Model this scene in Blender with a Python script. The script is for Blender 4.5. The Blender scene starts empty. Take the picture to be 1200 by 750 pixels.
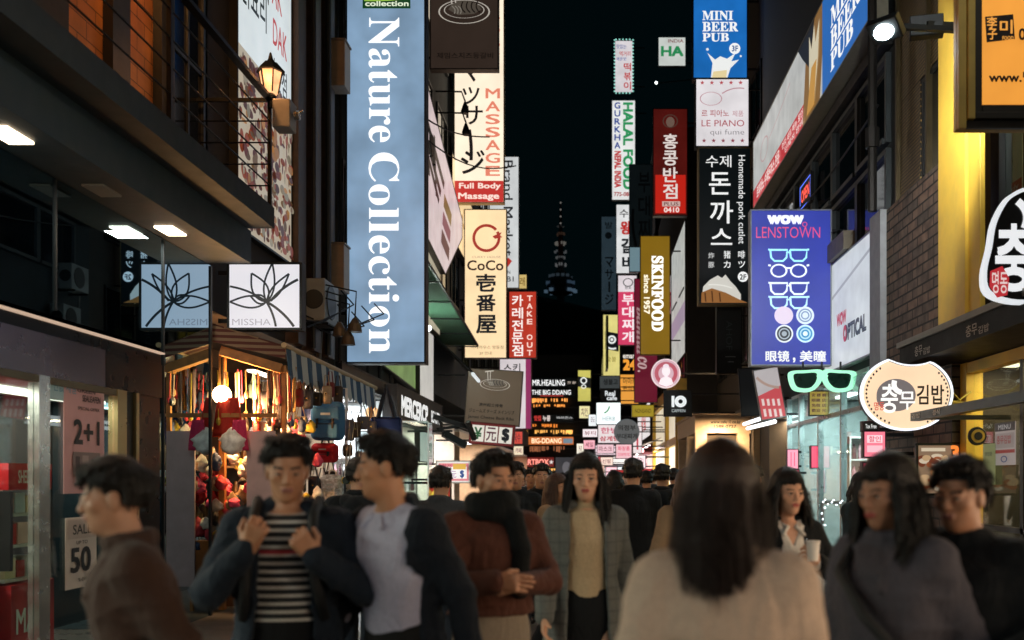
import bpy, math, random
import numpy as np
from mathutils import Vector, Matrix
R = math.radians
rnd = random.Random(7)
C = bpy.context.scene
COL = C.collection

# ------------------------------------------------------------------ camera, night sky, exposure
F, CX, HY, CZ = 1167.0, 690.0, 560.0, 1.6      # focal length, vanishing point (photo pixels), eye height
cam = bpy.data.objects.new('camera', bpy.data.cameras.new('camera')); COL.objects.link(cam)
cam.location = (0, 0, CZ); cam.rotation_euler = (R(90), 0, 0)
cam.data.sensor_width = 36; cam.data.lens = 36 * F / 1200
cam.data.shift_x = -(CX - 600) / 1200; cam.data.shift_y = (HY - 375) / 1200
cam.data.clip_start = 0.05; cam.data.clip_end = 4000
cam.data.dof.use_dof = True; cam.data.dof.focus_distance = 14; cam.data.dof.aperture_fstop = 1.6
C.camera = cam

w = bpy.data.worlds.new('World'); C.world = w; w.use_nodes = True
nt = w.node_tree; bgn = nt.nodes['Background']
sky = nt.nodes.new('ShaderNodeTexSky'); sky.sky_type = 'NISHITA'; sky.sun_disc = False
sky.sun_elevation = R(-6); sky.sun_rotation = R(200)
mx = nt.nodes.new('ShaderNodeMix'); mx.data_type = 'RGBA'; mx.blend_type = 'ADD'; mx.inputs[0].default_value = 1
mx.inputs[7].default_value = (0.02, 0.12, 0.15, 1)
nt.links.new(sky.outputs[0], mx.inputs[6]); nt.links.new(mx.outputs[2], bgn.inputs[0])
bgn.inputs[1].default_value = 0.019

sun = bpy.data.objects.new('moon', bpy.data.lights.new('moon', 'SUN')); COL.objects.link(sun)
sun.data.energy = 0.004; sun.data.angle = R(0.5); sun.rotation_euler = (R(50), 0, R(20))

C.view_settings.view_transform = 'Standard'; C.view_settings.look = 'None'
C.view_settings.exposure = 0; C.view_settings.gamma = 1
C.render.engine = 'CYCLES'
cy = C.cycles
cy.use_denoising = True
cy.max_bounces = 6; cy.diffuse_bounces = 3; cy.glossy_bounces = 4; cy.transmission_bounces = 4; cy.transparent_max_bounces = 8
cy.sample_clamp_indirect = 4; cy.caustics_reflective = False; cy.caustics_refractive = False
cy.blur_glossy = 0.5

# ------------------------------------------------------------------ colour and materials
def lin(c): return c / 12.92 if c <= 0.04045 else ((c + 0.055) / 1.055) ** 2.4
def H(h, k=1.0):
    if not isinstance(h, str): return tuple(h)
    h = h.lstrip('#'); h = h if len(h) == 6 else ''.join(c * 2 for c in h)
    return tuple(lin(int(h[i:i + 2], 16) / 255) * k for i in (0, 2, 4))
_m = {}
def mat(name, col, rough=0.6, metal=0.0, vary=0.15, scale=6.0, bump=0.0, spec=0.5, coat=0.0, sheen=0.0, alpha=1.0):
    key = ('m', name, str(col), rough, metal, vary, scale, bump, coat, sheen, alpha)
    if key in _m: return _m[key]
    m = bpy.data.materials.new(name); m.use_nodes = True; t = m.node_tree; p = t.nodes['Principled BSDF']
    c = H(col)
    p.inputs['Base Color'].default_value = (*c, 1); p.inputs['Roughness'].default_value = rough
    p.inputs['Metallic'].default_value = metal; p.inputs['Specular IOR Level'].default_value = spec
    p.inputs['Coat Weight'].default_value = coat; p.inputs['Sheen Weight'].default_value = sheen
    p.inputs['Alpha'].default_value = alpha
    tc = t.nodes.new('ShaderNodeTexCoord'); nz = t.nodes.new('ShaderNodeTexNoise')
    nz.inputs['Scale'].default_value = scale; nz.inputs['Detail'].default_value = 6
    t.links.new(tc.outputs['Object'], nz.inputs['Vector'])
    if vary:
        r = t.nodes.new('ShaderNodeValToRGB')
        r.color_ramp.elements[0].position = 0.3; r.color_ramp.elements[1].position = 0.7
        r.color_ramp.elements[0].color = (*[x * (1 - vary) for x in c], 1)
        r.color_ramp.elements[1].color = (*[min(1, x * (1 + vary)) for x in c], 1)
        t.links.new(nz.outputs['Fac'], r.inputs[0]); t.links.new(r.outputs[0], p.inputs['Base Color'])
        mr = t.nodes.new('ShaderNodeMapRange'); mr.inputs[3].default_value = max(0.02, rough - 0.12); mr.inputs[4].default_value = min(1, rough + 0.12)
        t.links.new(nz.outputs['Fac'], mr.inputs[0]); t.links.new(mr.outputs[0], p.inputs['Roughness'])
    if bump:
        b = t.nodes.new('ShaderNodeBump'); b.inputs['Strength'].default_value = bump; b.inputs['Distance'].default_value = 0.02
        t.links.new(nz.outputs['Fac'], b.inputs['Height']); t.links.new(b.outputs[0], p.inputs['Normal'])
    _m[key] = m; return m
def glow(col, e=1.0, vary=0.0, scale=2.0, name='lit_acrylic'):
    """A translucent panel lit from behind, or a glow lent to an unlit board; vary = how unevenly the tubes behind it spread their light."""
    key = ('g', str(col), e, vary, scale)
    if key in _m: return _m[key]
    m = bpy.data.materials.new(name); m.use_nodes = True; t = m.node_tree; p = t.nodes['Principled BSDF']
    c = H(col)
    p.inputs['Base Color'].default_value = (*[x * 0.25 for x in c], 1); p.inputs['Roughness'].default_value = 0.35
    p.inputs['Emission Color'].default_value = (*c, 1); p.inputs['Emission Strength'].default_value = e
    if vary:
        tc = t.nodes.new('ShaderNodeTexCoord'); nz = t.nodes.new('ShaderNodeTexNoise'); nz.inputs['Scale'].default_value = scale; nz.inputs['Detail'].default_value = 3
        mr = t.nodes.new('ShaderNodeMapRange'); mr.inputs[1].default_value = 0.25; mr.inputs[2].default_value = 0.75
        mr.inputs[3].default_value = e * (1 - vary); mr.inputs[4].default_value = e * (1 + vary * 0.6)
        t.links.new(tc.outputs['Object'], nz.inputs['Vector']); t.links.new(nz.outputs['Fac'], mr.inputs[0]); t.links.new(mr.outputs[0], p.inputs['Emission Strength'])
    _m[key] = m; return m
def glass(name='glass', tint='#e8f4f0', rough=0.02):
    key = ('gl', name, tint, rough)
    if key in _m: return _m[key]
    m = bpy.data.materials.new(name); m.use_nodes = True; t = m.node_tree; t.nodes.remove(t.nodes['Principled BSDF'])
    g = t.nodes.new('ShaderNodeBsdfGlossy'); g.inputs['Roughness'].default_value = rough; g.inputs['Color'].default_value = (1, 1, 1, 1)
    tr = t.nodes.new('ShaderNodeBsdfTransparent'); tr.inputs[0].default_value = (*H(tint), 1)
    lw = t.nodes.new('ShaderNodeLayerWeight'); lw.inputs[0].default_value = 0.5
    pw = t.nodes.new('ShaderNodeMath'); pw.operation = 'POWER'; pw.inputs[1].default_value = 4; t.links.new(lw.outputs['Facing'], pw.inputs[0])
    fr = t.nodes.new('ShaderNodeMapRange'); fr.inputs[3].default_value = 0.03; fr.inputs[4].default_value = 0.55; t.links.new(pw.outputs[0], fr.inputs[0])
    ms = t.nodes.new('ShaderNodeMixShader'); t.links.new(fr.outputs[0], ms.inputs[0]); t.links.new(tr.outputs[0], ms.inputs[1]); t.links.new(g.outputs[0], ms.inputs[2])
    t.links.new(ms.outputs[0], t.nodes['Material Output'].inputs['Surface'])
    _m[key] = m; return m
def brickmat(name, c1, c2, mortar, bw, bh, plane, rough=0.7, ms=0.012, bump=0.6, vary=0.5):
    """plane 'yz' for walls along the street, 'xz' for walls across it, 'xy' for the ground; sizes in metres."""
    m = bpy.data.materials.new(name); m.use_nodes = True; t = m.node_tree; p = t.nodes['Principled BSDF']
    tc = t.nodes.new('ShaderNodeTexCoord'); sp = t.nodes.new('ShaderNodeSeparateXYZ'); cb = t.nodes.new('ShaderNodeCombineXYZ')
    t.links.new(tc.outputs['Object'], sp.inputs[0])
    t.links.new(sp.outputs['XYZ'.index(plane[0].upper())], cb.inputs[0]); t.links.new(sp.outputs['XYZ'.index(plane[1].upper())], cb.inputs[1])
    b = t.nodes.new('ShaderNodeTexBrick'); t.links.new(cb.outputs[0], b.inputs['Vector'])
    b.inputs['Color1'].default_value = (*H(c1), 1); b.inputs['Color2'].default_value = (*H(c2), 1); b.inputs['Mortar'].default_value = (*H(mortar), 1)
    b.inputs['Scale'].default_value = 1; b.inputs['Mortar Size'].default_value = ms; b.inputs['Brick Width'].default_value = bw; b.inputs['Row Height'].default_value = bh
    b.inputs['Bias'].default_value = 0.0
    nz = t.nodes.new('ShaderNodeTexNoise'); nz.inputs['Scale'].default_value = 5; nz.inputs['Detail'].default_value = 8; t.links.new(tc.outputs['Object'], nz.inputs['Vector'])
    mr = t.nodes.new('ShaderNodeMapRange'); mr.inputs[1].default_value = 0.25; mr.inputs[2].default_value = 0.75; mr.inputs[3].default_value = 1 - vary; mr.inputs[4].default_value = 1 + vary
    t.links.new(nz.outputs['Fac'], mr.inputs[0])
    ml = t.nodes.new('ShaderNodeMix'); ml.data_type = 'RGBA'; ml.blend_type = 'MULTIPLY'; ml.inputs[0].default_value = 1
    t.links.new(b.outputs['Color'], ml.inputs[6]); t.links.new(mr.outputs[0], ml.inputs[7]); t.links.new(ml.outputs[2], p.inputs['Base Color'])
    p.inputs['Roughness'].default_value = rough
    bu = t.nodes.new('ShaderNodeBump'); bu.inputs['Strength'].default_value = bump; bu.inputs['Distance'].default_value = 0.01; bu.invert = True
    t.links.new(b.outputs['Fac'], bu.inputs['Height']); t.links.new(bu.outputs[0], p.inputs['Normal'])
    return m
def stripes(name, c1, c2, axis, period, duty=0.5, rough=0.8, e=0.0, extra=None):
    """Woven stripes square to one axis of the object; extra = (position, width, colour) for one odd stripe."""
    m = bpy.data.materials.new(name); m.use_nodes = True; t = m.node_tree; p = t.nodes['Principled BSDF']
    tc = t.nodes.new('ShaderNodeTexCoord'); sp = t.nodes.new('ShaderNodeSeparateXYZ'); t.links.new(tc.outputs['Object'], sp.inputs[0])
    d = t.nodes.new('ShaderNodeMath'); d.operation = 'DIVIDE'; d.inputs[1].default_value = period; t.links.new(sp.outputs[axis], d.inputs[0])
    fr = t.nodes.new('ShaderNodeMath'); fr.operation = 'FRACT'; t.links.new(d.outputs[0], fr.inputs[0])
    lt = t.nodes.new('ShaderNodeMath'); lt.operation = 'LESS_THAN'; lt.inputs[1].default_value = duty; t.links.new(fr.outputs[0], lt.inputs[0])
    mix = t.nodes.new('ShaderNodeMix'); mix.data_type = 'RGBA'; mix.inputs[6].default_value = (*H(c1), 1); mix.inputs[7].default_value = (*H(c2), 1)
    t.links.new(lt.outputs[0], mix.inputs[0]); out = mix.outputs[2]
    if extra:
        s = t.nodes.new('ShaderNodeMath'); s.operation = 'COMPARE'; s.inputs[1].default_value = extra[0]; s.inputs[2].default_value = extra[1]; t.links.new(sp.outputs[axis], s.inputs[0])
        m2 = t.nodes.new('ShaderNodeMix'); m2.data_type = 'RGBA'; t.links.new(s.outputs[0], m2.inputs[0]); t.links.new(out, m2.inputs[6]); m2.inputs[7].default_value = (*H(extra[2]), 1); out = m2.outputs[2]
    t.links.new(out, p.inputs['Base Color']); p.inputs['Roughness'].default_value = rough
    return m
def cloth(name, c, weave=None, c2=None, rough=0.85, wr=0.35, sheen=0.04):
    """Woven cloth with folds (wide soft bump), fibre (fine bump) and, if c2, a faint check."""
    key = ('c', name, str(c), weave, c2)
    if key in _m: return _m[key]
    m = bpy.data.materials.new(name); m.use_nodes = True; t = m.node_tree; p = t.nodes['Principled BSDF']
    tc = t.nodes.new('ShaderNodeTexCoord')
    n1 = t.nodes.new('ShaderNodeTexNoise'); n1.inputs['Scale'].default_value = 9; n1.inputs['Detail'].default_value = 3; n1.inputs['Distortion'].default_value = 1.2
    n2 = t.nodes.new('ShaderNodeTexNoise'); n2.inputs['Scale'].default_value = 260; n2.inputs['Detail'].default_value = 2
    mp = t.nodes.new('ShaderNodeMapping'); mp.inputs['Scale'].default_value = (1.6, 1.6, 0.55)
    t.links.new(tc.outputs['Object'], mp.inputs[0]); t.links.new(mp.outputs[0], n1.inputs['Vector']); t.links.new(tc.outputs['Object'], n2.inputs['Vector'])
    b1 = t.nodes.new('ShaderNodeBump'); b1.inputs['Strength'].default_value = wr; b1.inputs['Distance'].default_value = 0.04; t.links.new(n1.outputs['Fac'], b1.inputs['Height'])
    b2 = t.nodes.new('ShaderNodeBump'); b2.inputs['Strength'].default_value = 0.25; b2.inputs['Distance'].default_value = 0.003; t.links.new(n2.outputs['Fac'], b2.inputs['Height'])
    t.links.new(b1.outputs[0], b2.inputs['Normal']); t.links.new(b2.outputs[0], p.inputs['Normal'])
    cc = H(c); r = t.nodes.new('ShaderNodeValToRGB'); r.color_ramp.elements[0].position = 0.3; r.color_ramp.elements[1].position = 0.72
    r.color_ramp.elements[0].color = (*[x * 0.72 for x in cc], 1); r.color_ramp.elements[1].color = (*[x * 1.2 for x in cc], 1)
    t.links.new(n2.outputs['Fac'], r.inputs[0]); out = r.outputs[0]
    if c2:
        sp = t.nodes.new('ShaderNodeSeparateXYZ'); t.links.new(tc.outputs['Object'], sp.inputs[0])
        for ax, per in ((0, weave), (2, weave * 1.2)):
            d = t.nodes.new('ShaderNodeMath'); d.operation = 'DIVIDE'; d.inputs[1].default_value = per; t.links.new(sp.outputs[ax], d.inputs[0])
            f = t.nodes.new('ShaderNodeMath'); f.operation = 'FRACT'; t.links.new(d.outputs[0], f.inputs[0])
            l = t.nodes.new('ShaderNodeMath'); l.operation = 'LESS_THAN'; l.inputs[1].default_value = 0.16; t.links.new(f.outputs[0], l.inputs[0])
            s = t.nodes.new('ShaderNodeMath'); s.operation = 'MULTIPLY'; s.inputs[1].default_value = 0.45; t.links.new(l.outputs[0], s.inputs[0])
            mx_ = t.nodes.new('ShaderNodeMix'); mx_.data_type = 'RGBA'; t.links.new(s.outputs[0], mx_.inputs[0]); t.links.new(out, mx_.inputs[6]); mx_.inputs[7].default_value = (*H(c2), 1); out = mx_.outputs[2]
    t.links.new(out, p.inputs['Base Color']); p.inputs['Specular IOR Level'].default_value = 0.2; p.inputs['Roughness'].default_value = rough; p.inputs['Sheen Weight'].default_value = sheen
    _m[key] = m; return m

# ------------------------------------------------------------------ mesh helpers
def W(px, py, Y): return Vector(((px - CX) * Y / F, Y, CZ + (HY - py) * Y / F))    # photo pixel at a distance -> place in the street
class MB:
    def __init__(s): s.v = []; s.f = []
    def mesh(s, v, f):
        o = len(s.v); s.v += [tuple(p) for p in v]; s.f += [tuple(i + o for i in q) for q in f]; return s
    def box(s, x0, x1, y0, y1, z0, z1):
        x0, x1 = min(x0, x1), max(x0, x1); y0, y1 = min(y0, y1), max(y0, y1); z0, z1 = min(z0, z1), max(z0, z1)
        return s.mesh([(x0, y0, z0), (x1, y0, z0), (x1, y1, z0), (x0, y1, z0), (x0, y0, z1), (x1, y0, z1), (x1, y1, z1), (x0, y1, z1)],
                      [(0, 3, 2, 1), (4, 5, 6, 7), (0, 1, 5, 4), (1, 2, 6, 5), (2, 3, 7, 6), (3, 0, 4, 7)])
    def prism(s, pts, d):                                     # a flat outline pushed along d
        n = len(pts); d = Vector(d); a = [Vector(p) for p in pts]; b = [p + d for p in a]
        return s.mesh(a + b, [tuple(range(n))[::-1], tuple(range(n, 2 * n))] + [(i, (i + 1) % n, n + (i + 1) % n, n + i) for i in range(n)])
    def tube(s, pts, r, n=8, r2=None, cap=True):
        pts = [Vector(p) for p in pts]; m = len(pts); rs = [r + ((r2 if r2 is not None else r) - r) * i / max(1, m - 1) for i in range(m)]
        v = []; f = []; up = None
        for i, p in enumerate(pts):
            t = (pts[min(i + 1, m - 1)] - pts[max(i - 1, 0)]).normalized()
            if up is None: up = t.orthogonal().normalized()
            up = (up - t * up.dot(t)); up = up.normalized() if up.length > 1e-6 else t.orthogonal().normalized()
            b = t.cross(up)
            v += [p + (up * math.cos(k * 2 * math.pi / n) + b * math.sin(k * 2 * math.pi / n)) * rs[i] for k in range(n)]
        for i in range(m - 1):
            for k in range(n): f.append((i * n + k, i * n + (k + 1) % n, (i + 1) * n + (k + 1) % n, (i + 1) * n + k))
        if cap: f += [tuple(range(n))[::-1], tuple(range((m - 1) * n, m * n))]
        return s.mesh(v, f)
    def bar(s, a, b, w_, h=None):                             # square bar between two points
        a, b = Vector(a), Vector(b); t = (b - a).normalized(); u = t.cross(Vector((0, 0, 1)))
        u = u.normalized() if u.length > 1e-4 else Vector((1, 0, 0)); q = u.cross(t); h = h or w_
        e = [u * (sx * w_ / 2) + q * (sy * h / 2) for sx, sy in ((-1, -1), (1, -1), (1, 1), (-1, 1))]
        return s.prism([a + k for k in e], b - a)
    def lathe(s, c, prof, n=16, axis='z'):
        v = []; f = []; m = len(prof)
        for r_, h in prof:
            for k in range(n):
                a = k * 2 * math.pi / n; q = (r_ * math.cos(a), r_ * math.sin(a), h)
                if axis == 'y': q = (q[0], h, q[1])
                if axis == 'x': q = (h, q[0], q[1])
                v.append((c[0] + q[0], c[1] + q[1], c[2] + q[2]))
        for i in range(m - 1):
            for k in range(n): f.append((i * n + k, i * n + (k + 1) % n, (i + 1) * n + (k + 1) % n, (i + 1) * n + k))
        f += [tuple(range(n))[::-1], tuple(range((m - 1) * n, m * n))]
        return s.mesh(v, f)
    def ball(s, c, r, n=10, m=7):
        r = (r, r, r) if not hasattr(r, '__len__') else r
        v = [(c[0], c[1], c[2] - r[2])]; f = []
        for i in range(1, m):
            a = -math.pi / 2 + math.pi * i / m
            for k in range(n): b = k * 2 * math.pi / n; v.append((c[0] + r[0] * math.cos(a) * math.cos(b), c[1] + r[1] * math.cos(a) * math.sin(b), c[2] + r[2] * math.sin(a)))
        v.append((c[0], c[1], c[2] + r[2])); L = len(v) - 1
        for k in range(n): f.append((0, 1 + (k + 1) % n, 1 + k)); f.append((L, L - n + k, L - n + (k + 1) % n))
        for i in range(m - 2):
            for k in range(n): a0 = 1 + i * n; f.append((a0 + k, a0 + (k + 1) % n, a0 + n + (k + 1) % n, a0 + n + k))
        return s.mesh(v, f)
    def rot(s, c, ang, axis='y'):
        m = Matrix.Rotation(ang, 4, axis.upper()); c = Vector(c); s.v = [tuple(m @ (Vector(p) - c) + c) for p in s.v]; return s
    def build(s, name, m, parent=None, smooth=False, bevel=0, label=None):
        off = Vector((0, 0, 0)); q = parent
        while q is not None: off += Vector(q.location); q = q.parent
        me = bpy.data.meshes.new(name); me.from_pydata([tuple(Vector(p) - off) for p in s.v], [], s.f); me.update()
        if smooth: me.polygons.foreach_set('use_smooth', [True] * len(me.polygons))
        if m is not None: me.materials.append(m)
        o = bpy.data.objects.new(name, me); COL.objects.link(o)
        if parent is not None: o.parent = parent
        if bevel:
            b = o.modifiers.new('bevel', 'BEVEL'); b.width = bevel; b.segments = 2; b.limit_method = 'ANGLE'
        if label: o['label'] = label
        return o
def thing(name, label, cat, loc=(0, 0, 0), group=None):
    o = bpy.data.objects.new(name, None); COL.objects.link(o); o.location = loc; o.empty_display_size = 0.1
    o['label'] = label; o['category'] = cat
    if group: o['group'] = group
    return o
def struct(name, mb, m, kind='structure', **k):
    o = mb.build(name, m, **k); o['kind'] = kind; return o
def lamp(name, kind, loc, power, col='#ffffff', size=0.3, parent=None, rot=None, size_y=None, spot=None):
    l = bpy.data.lights.new(name, kind); l.energy = power; l.color = H(col)
    if kind == 'AREA':
        l.size = size
        if size_y: l.shape = 'RECTANGLE'; l.size_y = size_y
    else: l.shadow_soft_size = size
    if spot: l.spot_size = R(spot); l.spot_blend = 0.6
    o = bpy.data.objects.new(name, l); COL.objects.link(o); o.location = loc
    if rot: o.rotation_euler = rot
    if parent is not None: o.parent = parent; o.location = Vector(loc) - Vector(parent.location)
    return o

# ------------------------------------------------------------------ lettering
_tc = {}
TS = bpy.data.scenes.new('lettering_bench'); TV = TS.view_layers[0]
TO = bpy.data.objects.new('bench', bpy.data.curves.new('bench', 'FONT')); TS.collection.objects.link(TO)       # emptied and removed at the end
def text2d(s, bold=0.0, sp=1.0):
    """Outline of a line of writing as a flat mesh scaled into the unit square, and its own width / height."""
    key = (s, bold, sp)
    if key in _tc: return _tc[key]
    c = TO.data; c.body = s; c.offset = min(bold, 0); c.resolution_u = 3; c.space_character = sp
    TV.update(); me = bpy.data.meshes.new_from_object(TO.evaluated_get(TV.depsgraph))
    v = np.array([(p.co[0], p.co[1], 0.0) for p in me.vertices]) if len(me.vertices) else np.zeros((1, 3))
    f = [tuple(p.vertices) for p in me.polygons]
    bpy.data.meshes.remove(me)
    if bold > 0.008:                                          # heavier strokes: the outline laid four times, a hair apart
        n = len(v); r_ = bold * 0.8; f = [tuple(i + k * n for i in q) for k in range(4) for q in f]
        v = np.concatenate([v + (sx * r_, sy * r_, k * 0.00015) for k, (sx, sy) in enumerate(((-1, -1), (1, -1), (-1, 1), (1, 1)))])
    z = v[:, 2].copy(); v[:, 2] = 0
    lo, hi = v.min(0), v.max(0); d = np.maximum(hi - lo, 1e-6); d[2] = 1; v[:, 2] = z; lo[2] = 0
    _tc[key] = ((v - lo) / d, f, d[0] / d[1]); return _tc[key]
def serif(s, base=0x1D400, low=0x1D41A, dig=0x1D7CE):
    return ''.join(chr(base + ord(c) - 65) if 'A' <= c <= 'Z' else chr(low + ord(c) - 97) if 'a' <= c <= 'z' else chr(dig + ord(c) - 48) if c.isdigit() else c for c in s)
def script(s): return serif(s, 0x1D468, 0x1D482)

def draw(fr, it, layer, acc, em=0, step=0.0016):
    """One item of a sign's artwork, in the sign's own (u, v) coordinates, v downward, into acc[(kind, colour, glow)]."""
    k = it[0]; d = 0.004 + step * layer
    def out(kind, col, e):
        e = e or em
        return acc.setdefault((kind, str(col), e), (MB(), col))[0]
    def flat(pts, col, e, kind='print'):
        out(kind, col, e).prism([fr(x, y, d - step * 0.7) for x, y in pts], fr(pts[0][0], pts[0][1], d) - fr(pts[0][0], pts[0][1], d - step * 0.7))
    if k in 'trsc':
        _, s, x0, y0, x1, y1, col = it[:7]; o = it[7] if len(it) > 7 else {}
        e = o.get('e', 0); b = o.get('b', 0.012); sp = o.get('sp', 1)
        mb = out('lettering', col, e)
        if k == 't':
            v, f, _a = text2d(s, b, sp); mb.mesh([fr(x0 + p[0] * (x1 - x0), y1 + p[1] * (y0 - y1), d + p[2]) for p in v], f)
        elif k == 'r':                                       # read top to bottom, letters lying on their side
            v, f, _a = text2d(s, b, sp); mb.mesh([fr(x0 + p[1] * (x1 - x0), y0 + p[0] * (y1 - y0), d + p[2]) for p in v], f)
        elif k == 'c':                                       # read bottom to top
            v, f, _a = text2d(s, b, sp); mb.mesh([fr(x1 + p[1] * (x0 - x1), y1 + p[0] * (y0 - y1), d + p[2]) for p in v], f)
        else:                                                 # upright letters stacked
            n = len(s); h = (y1 - y0) / n; g = o.get('gap', 0.14)
            for i, ch in enumerate(s):
                if ch == ' ': continue
                v, f, a = text2d(ch, b); cw = (x1 - x0)
                if ch in 'ーI1l|': q = 0.24
                else: q = 1
                xa = (x0 + x1) / 2 - cw * q / 2; xb = (x0 + x1) / 2 + cw * q / 2
                if ch == 'ー': v = np.stack([v[:, 1], 1 - v[:, 0], v[:, 2]], 1)
                mb.mesh([fr(xa + p[0] * (xb - xa), y0 + h * (i + 1 - g / 2) - p[1] * h * (1 - g), d + p[2]) for p in v], f)
        return
    if k == 'box': flat([(it[1], it[2]), (it[3], it[2]), (it[3], it[4]), (it[1], it[4])], it[5], it[6] if len(it) > 6 else 0, 'panel')
    elif k == 'o':                                            # disc: cx, cy, rx, ry, colour, glow
        flat([(it[1] + it[3] * math.cos(a * math.pi / 16), it[2] + it[4] * math.sin(a * math.pi / 16)) for a in range(32)], it[5], it[6] if len(it) > 6 else 0)
    elif k == 'ring':                                         # cx, cy, rx, ry, width, colour, glow[, a0, a1]
        a0, a1 = (it[8], it[9]) if len(it) > 8 else (0, 360)
        n = 32; col, e = it[6], it[7] if len(it) > 7 else 0
        mb = out('print', col, e)
        P = []
        for i in range(n + 1):
            a = R(a0 + (a1 - a0) * i / n)
            P.append(fr(it[1] + it[3] * math.cos(a), it[2] + it[4] * math.sin(a), d)); P.append(fr(it[1] + (it[3] - it[5]) * math.cos(a), it[2] + (it[4] - it[5] * it[4] / it[3]) * math.sin(a), d))
        mb.mesh(P, [(2 * i, 2 * i + 1, 2 * i + 3, 2 * i + 2) for i in range(n)])
    elif k == 'p': flat(it[1], it[2], it[3] if len(it) > 3 else 0)
    elif k == 'l':                                            # brush line: points, width, colour, glow
        pts = it[1]; wd = it[2]; col, e = it[3], it[4] if len(it) > 4 else 0; mb = out('print', col, e); P = []; n = len(pts)
        for i, (x, y) in enumerate(pts):
            xa, ya = pts[max(i - 1, 0)]; xb, yb = pts[min(i + 1, n - 1)]; tx, ty = xb - xa, yb - ya; L = math.hypot(tx, ty) or 1
            P.append(fr(x - ty / L * wd / 2, y + tx / L * wd / 2, d)); P.append(fr(x + ty / L * wd / 2, y - tx / L * wd / 2, d))
        mb.mesh(P, [(2 * i, 2 * i + 1, 2 * i + 3, 2 * i + 2) for i in range(n - 1)])
    elif k == 'star':
        flat([(it[1] + it[3] * (1 if i % 2 == 0 else 0.42) * math.sin(i * math.pi / 5), it[2] - it[3] * (1 if i % 2 == 0 else 0.42) * math.cos(i * math.pi / 5)) for i in range(10)], it[4], it[5] if len(it) > 5 else 0)
def smooth(pts, n=5):                                         # closed outline through the points, rounded
    m = len(pts); out = []
    for i in range(m):
        a, b, c, d = (pts[(i + k) % m] for k in (-1, 0, 1, 2))
        for j in range(n):
            t = j / n; out.append(tuple(0.5 * (2 * b[q] + (c[q] - a[q]) * t + (2 * a[q] - 5 * b[q] + 4 * c[q] - d[q]) * t * t + (3 * b[q] - a[q] - 3 * c[q] + d[q]) * t ** 3) for q in (0, 1)))
    return out
def arc(x0, y0, x1, y1, bend, n=10):
    mx_, my = (x0 + x1) / 2 - (y1 - y0) * bend, (y0 + y1) / 2 + (x1 - x0) * bend
    return [((1 - t) ** 2 * x0 + 2 * t * (1 - t) * mx_ + t * t * x1, (1 - t) ** 2 * y0 + 2 * t * (1 - t) * my + t * t * y1) for t in [i / n for i in range(n + 1)]]
def artwork(root, fr, items, em=0):                       # em: how brightly the panel behind the film is lit
    acc = {}
    for i, it in enumerate(items): draw(fr, it, i + 1, acc, em, min(0.0016, 0.05 / len(items)))
    for (kind, _c, e), (mb, col) in acc.items():
        if mb.v: mb.build(kind, glow(col, e) if e else mat('printed_ink', col, 0.5, vary=0.05), root)

XL, XR = -4.4, 4.7
def sign(name, label, Y, rect, items, bg, em=1.0, depth=0.22, frame='#0c0e10', cat='sign', group=None, vary=0.2, tilt=0, wall=None, lip=0.03, wallx=None):
    """A box sign square to the street: rect and artwork in photo pixels at distance Y."""
    x0, y0, x1, y1 = rect; cx, cyy = (x0 + x1) / 2, (y0 + y1) / 2; ct, st = math.cos(R(tilt)), math.sin(R(tilt))
    def fr(px, py, d): dx, dy = px - cx, py - cyy; return W(cx + dx * ct - dy * st, cyy + dx * st + dy * ct, Y) + Vector((0, -d, 0))
    base = W(cx, y1, Y); root = thing(name, label, cat, base, group)
    a, b, c_, d_ = fr(x0, y0, 0), fr(x1, y0, 0), fr(x1, y1, 0), fr(x0, y1, 0)
    u = (b - a).normalized() * lip; v = (a - d_).normalized() * lip
    MB().prism([a - u + v + Vector((0, 0.003, 0)), d_ - u - v + Vector((0, 0.003, 0)), c_ + u - v + Vector((0, 0.003, 0)), b + u + v + Vector((0, 0.003, 0))], (0, depth, 0)).build('cabinet', mat('painted_metal', frame, 0.45, 0.3), root, bevel=0.008)
    # raised rim
    mb = MB()
    for p, q in ((a - u / 2 + v / 2, b + u / 2 + v / 2), (d_ - u / 2 - v / 2, c_ + u / 2 - v / 2)): mb.bar(p, q, lip * 0.9, lip * 0.9)
    for p, q in ((a - u / 2, d_ - u / 2), (b + u / 2, c_ + u / 2)): mb.bar(p, q, lip * 0.9, lip * 0.9)
    mb.build('rim', mat('painted_metal', frame, 0.45, 0.3), root)
    fm = glow(bg, em, vary, 1.1) if em else mat('sign_board', bg, 0.5, vary=0.2)
    fc = MB().prism([a, d_, c_, b], (0, -0.003, 0)).build('face', fm, root)
    artwork(fc, fr, items, em * 0.9)
    if wall:
        wx = wallx if wallx is not None else (XL if wall == 'l' else XR)
        mb = MB(); ex = min(a.x, d_.x) if wall == 'l' else max(b.x, c_.x)
        for t in (0.12, 0.88):
            z = a.z + (d_.z - a.z) * t
            if abs(wx - ex) > 0.02: mb.bar((ex, Y + depth / 2, z), (wx, Y + depth / 2, z), 0.05)
        if mb.v: mb.build('bracket', mat('painted_metal', '#15171a', 0.5, 0.4), root)
    return root
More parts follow.
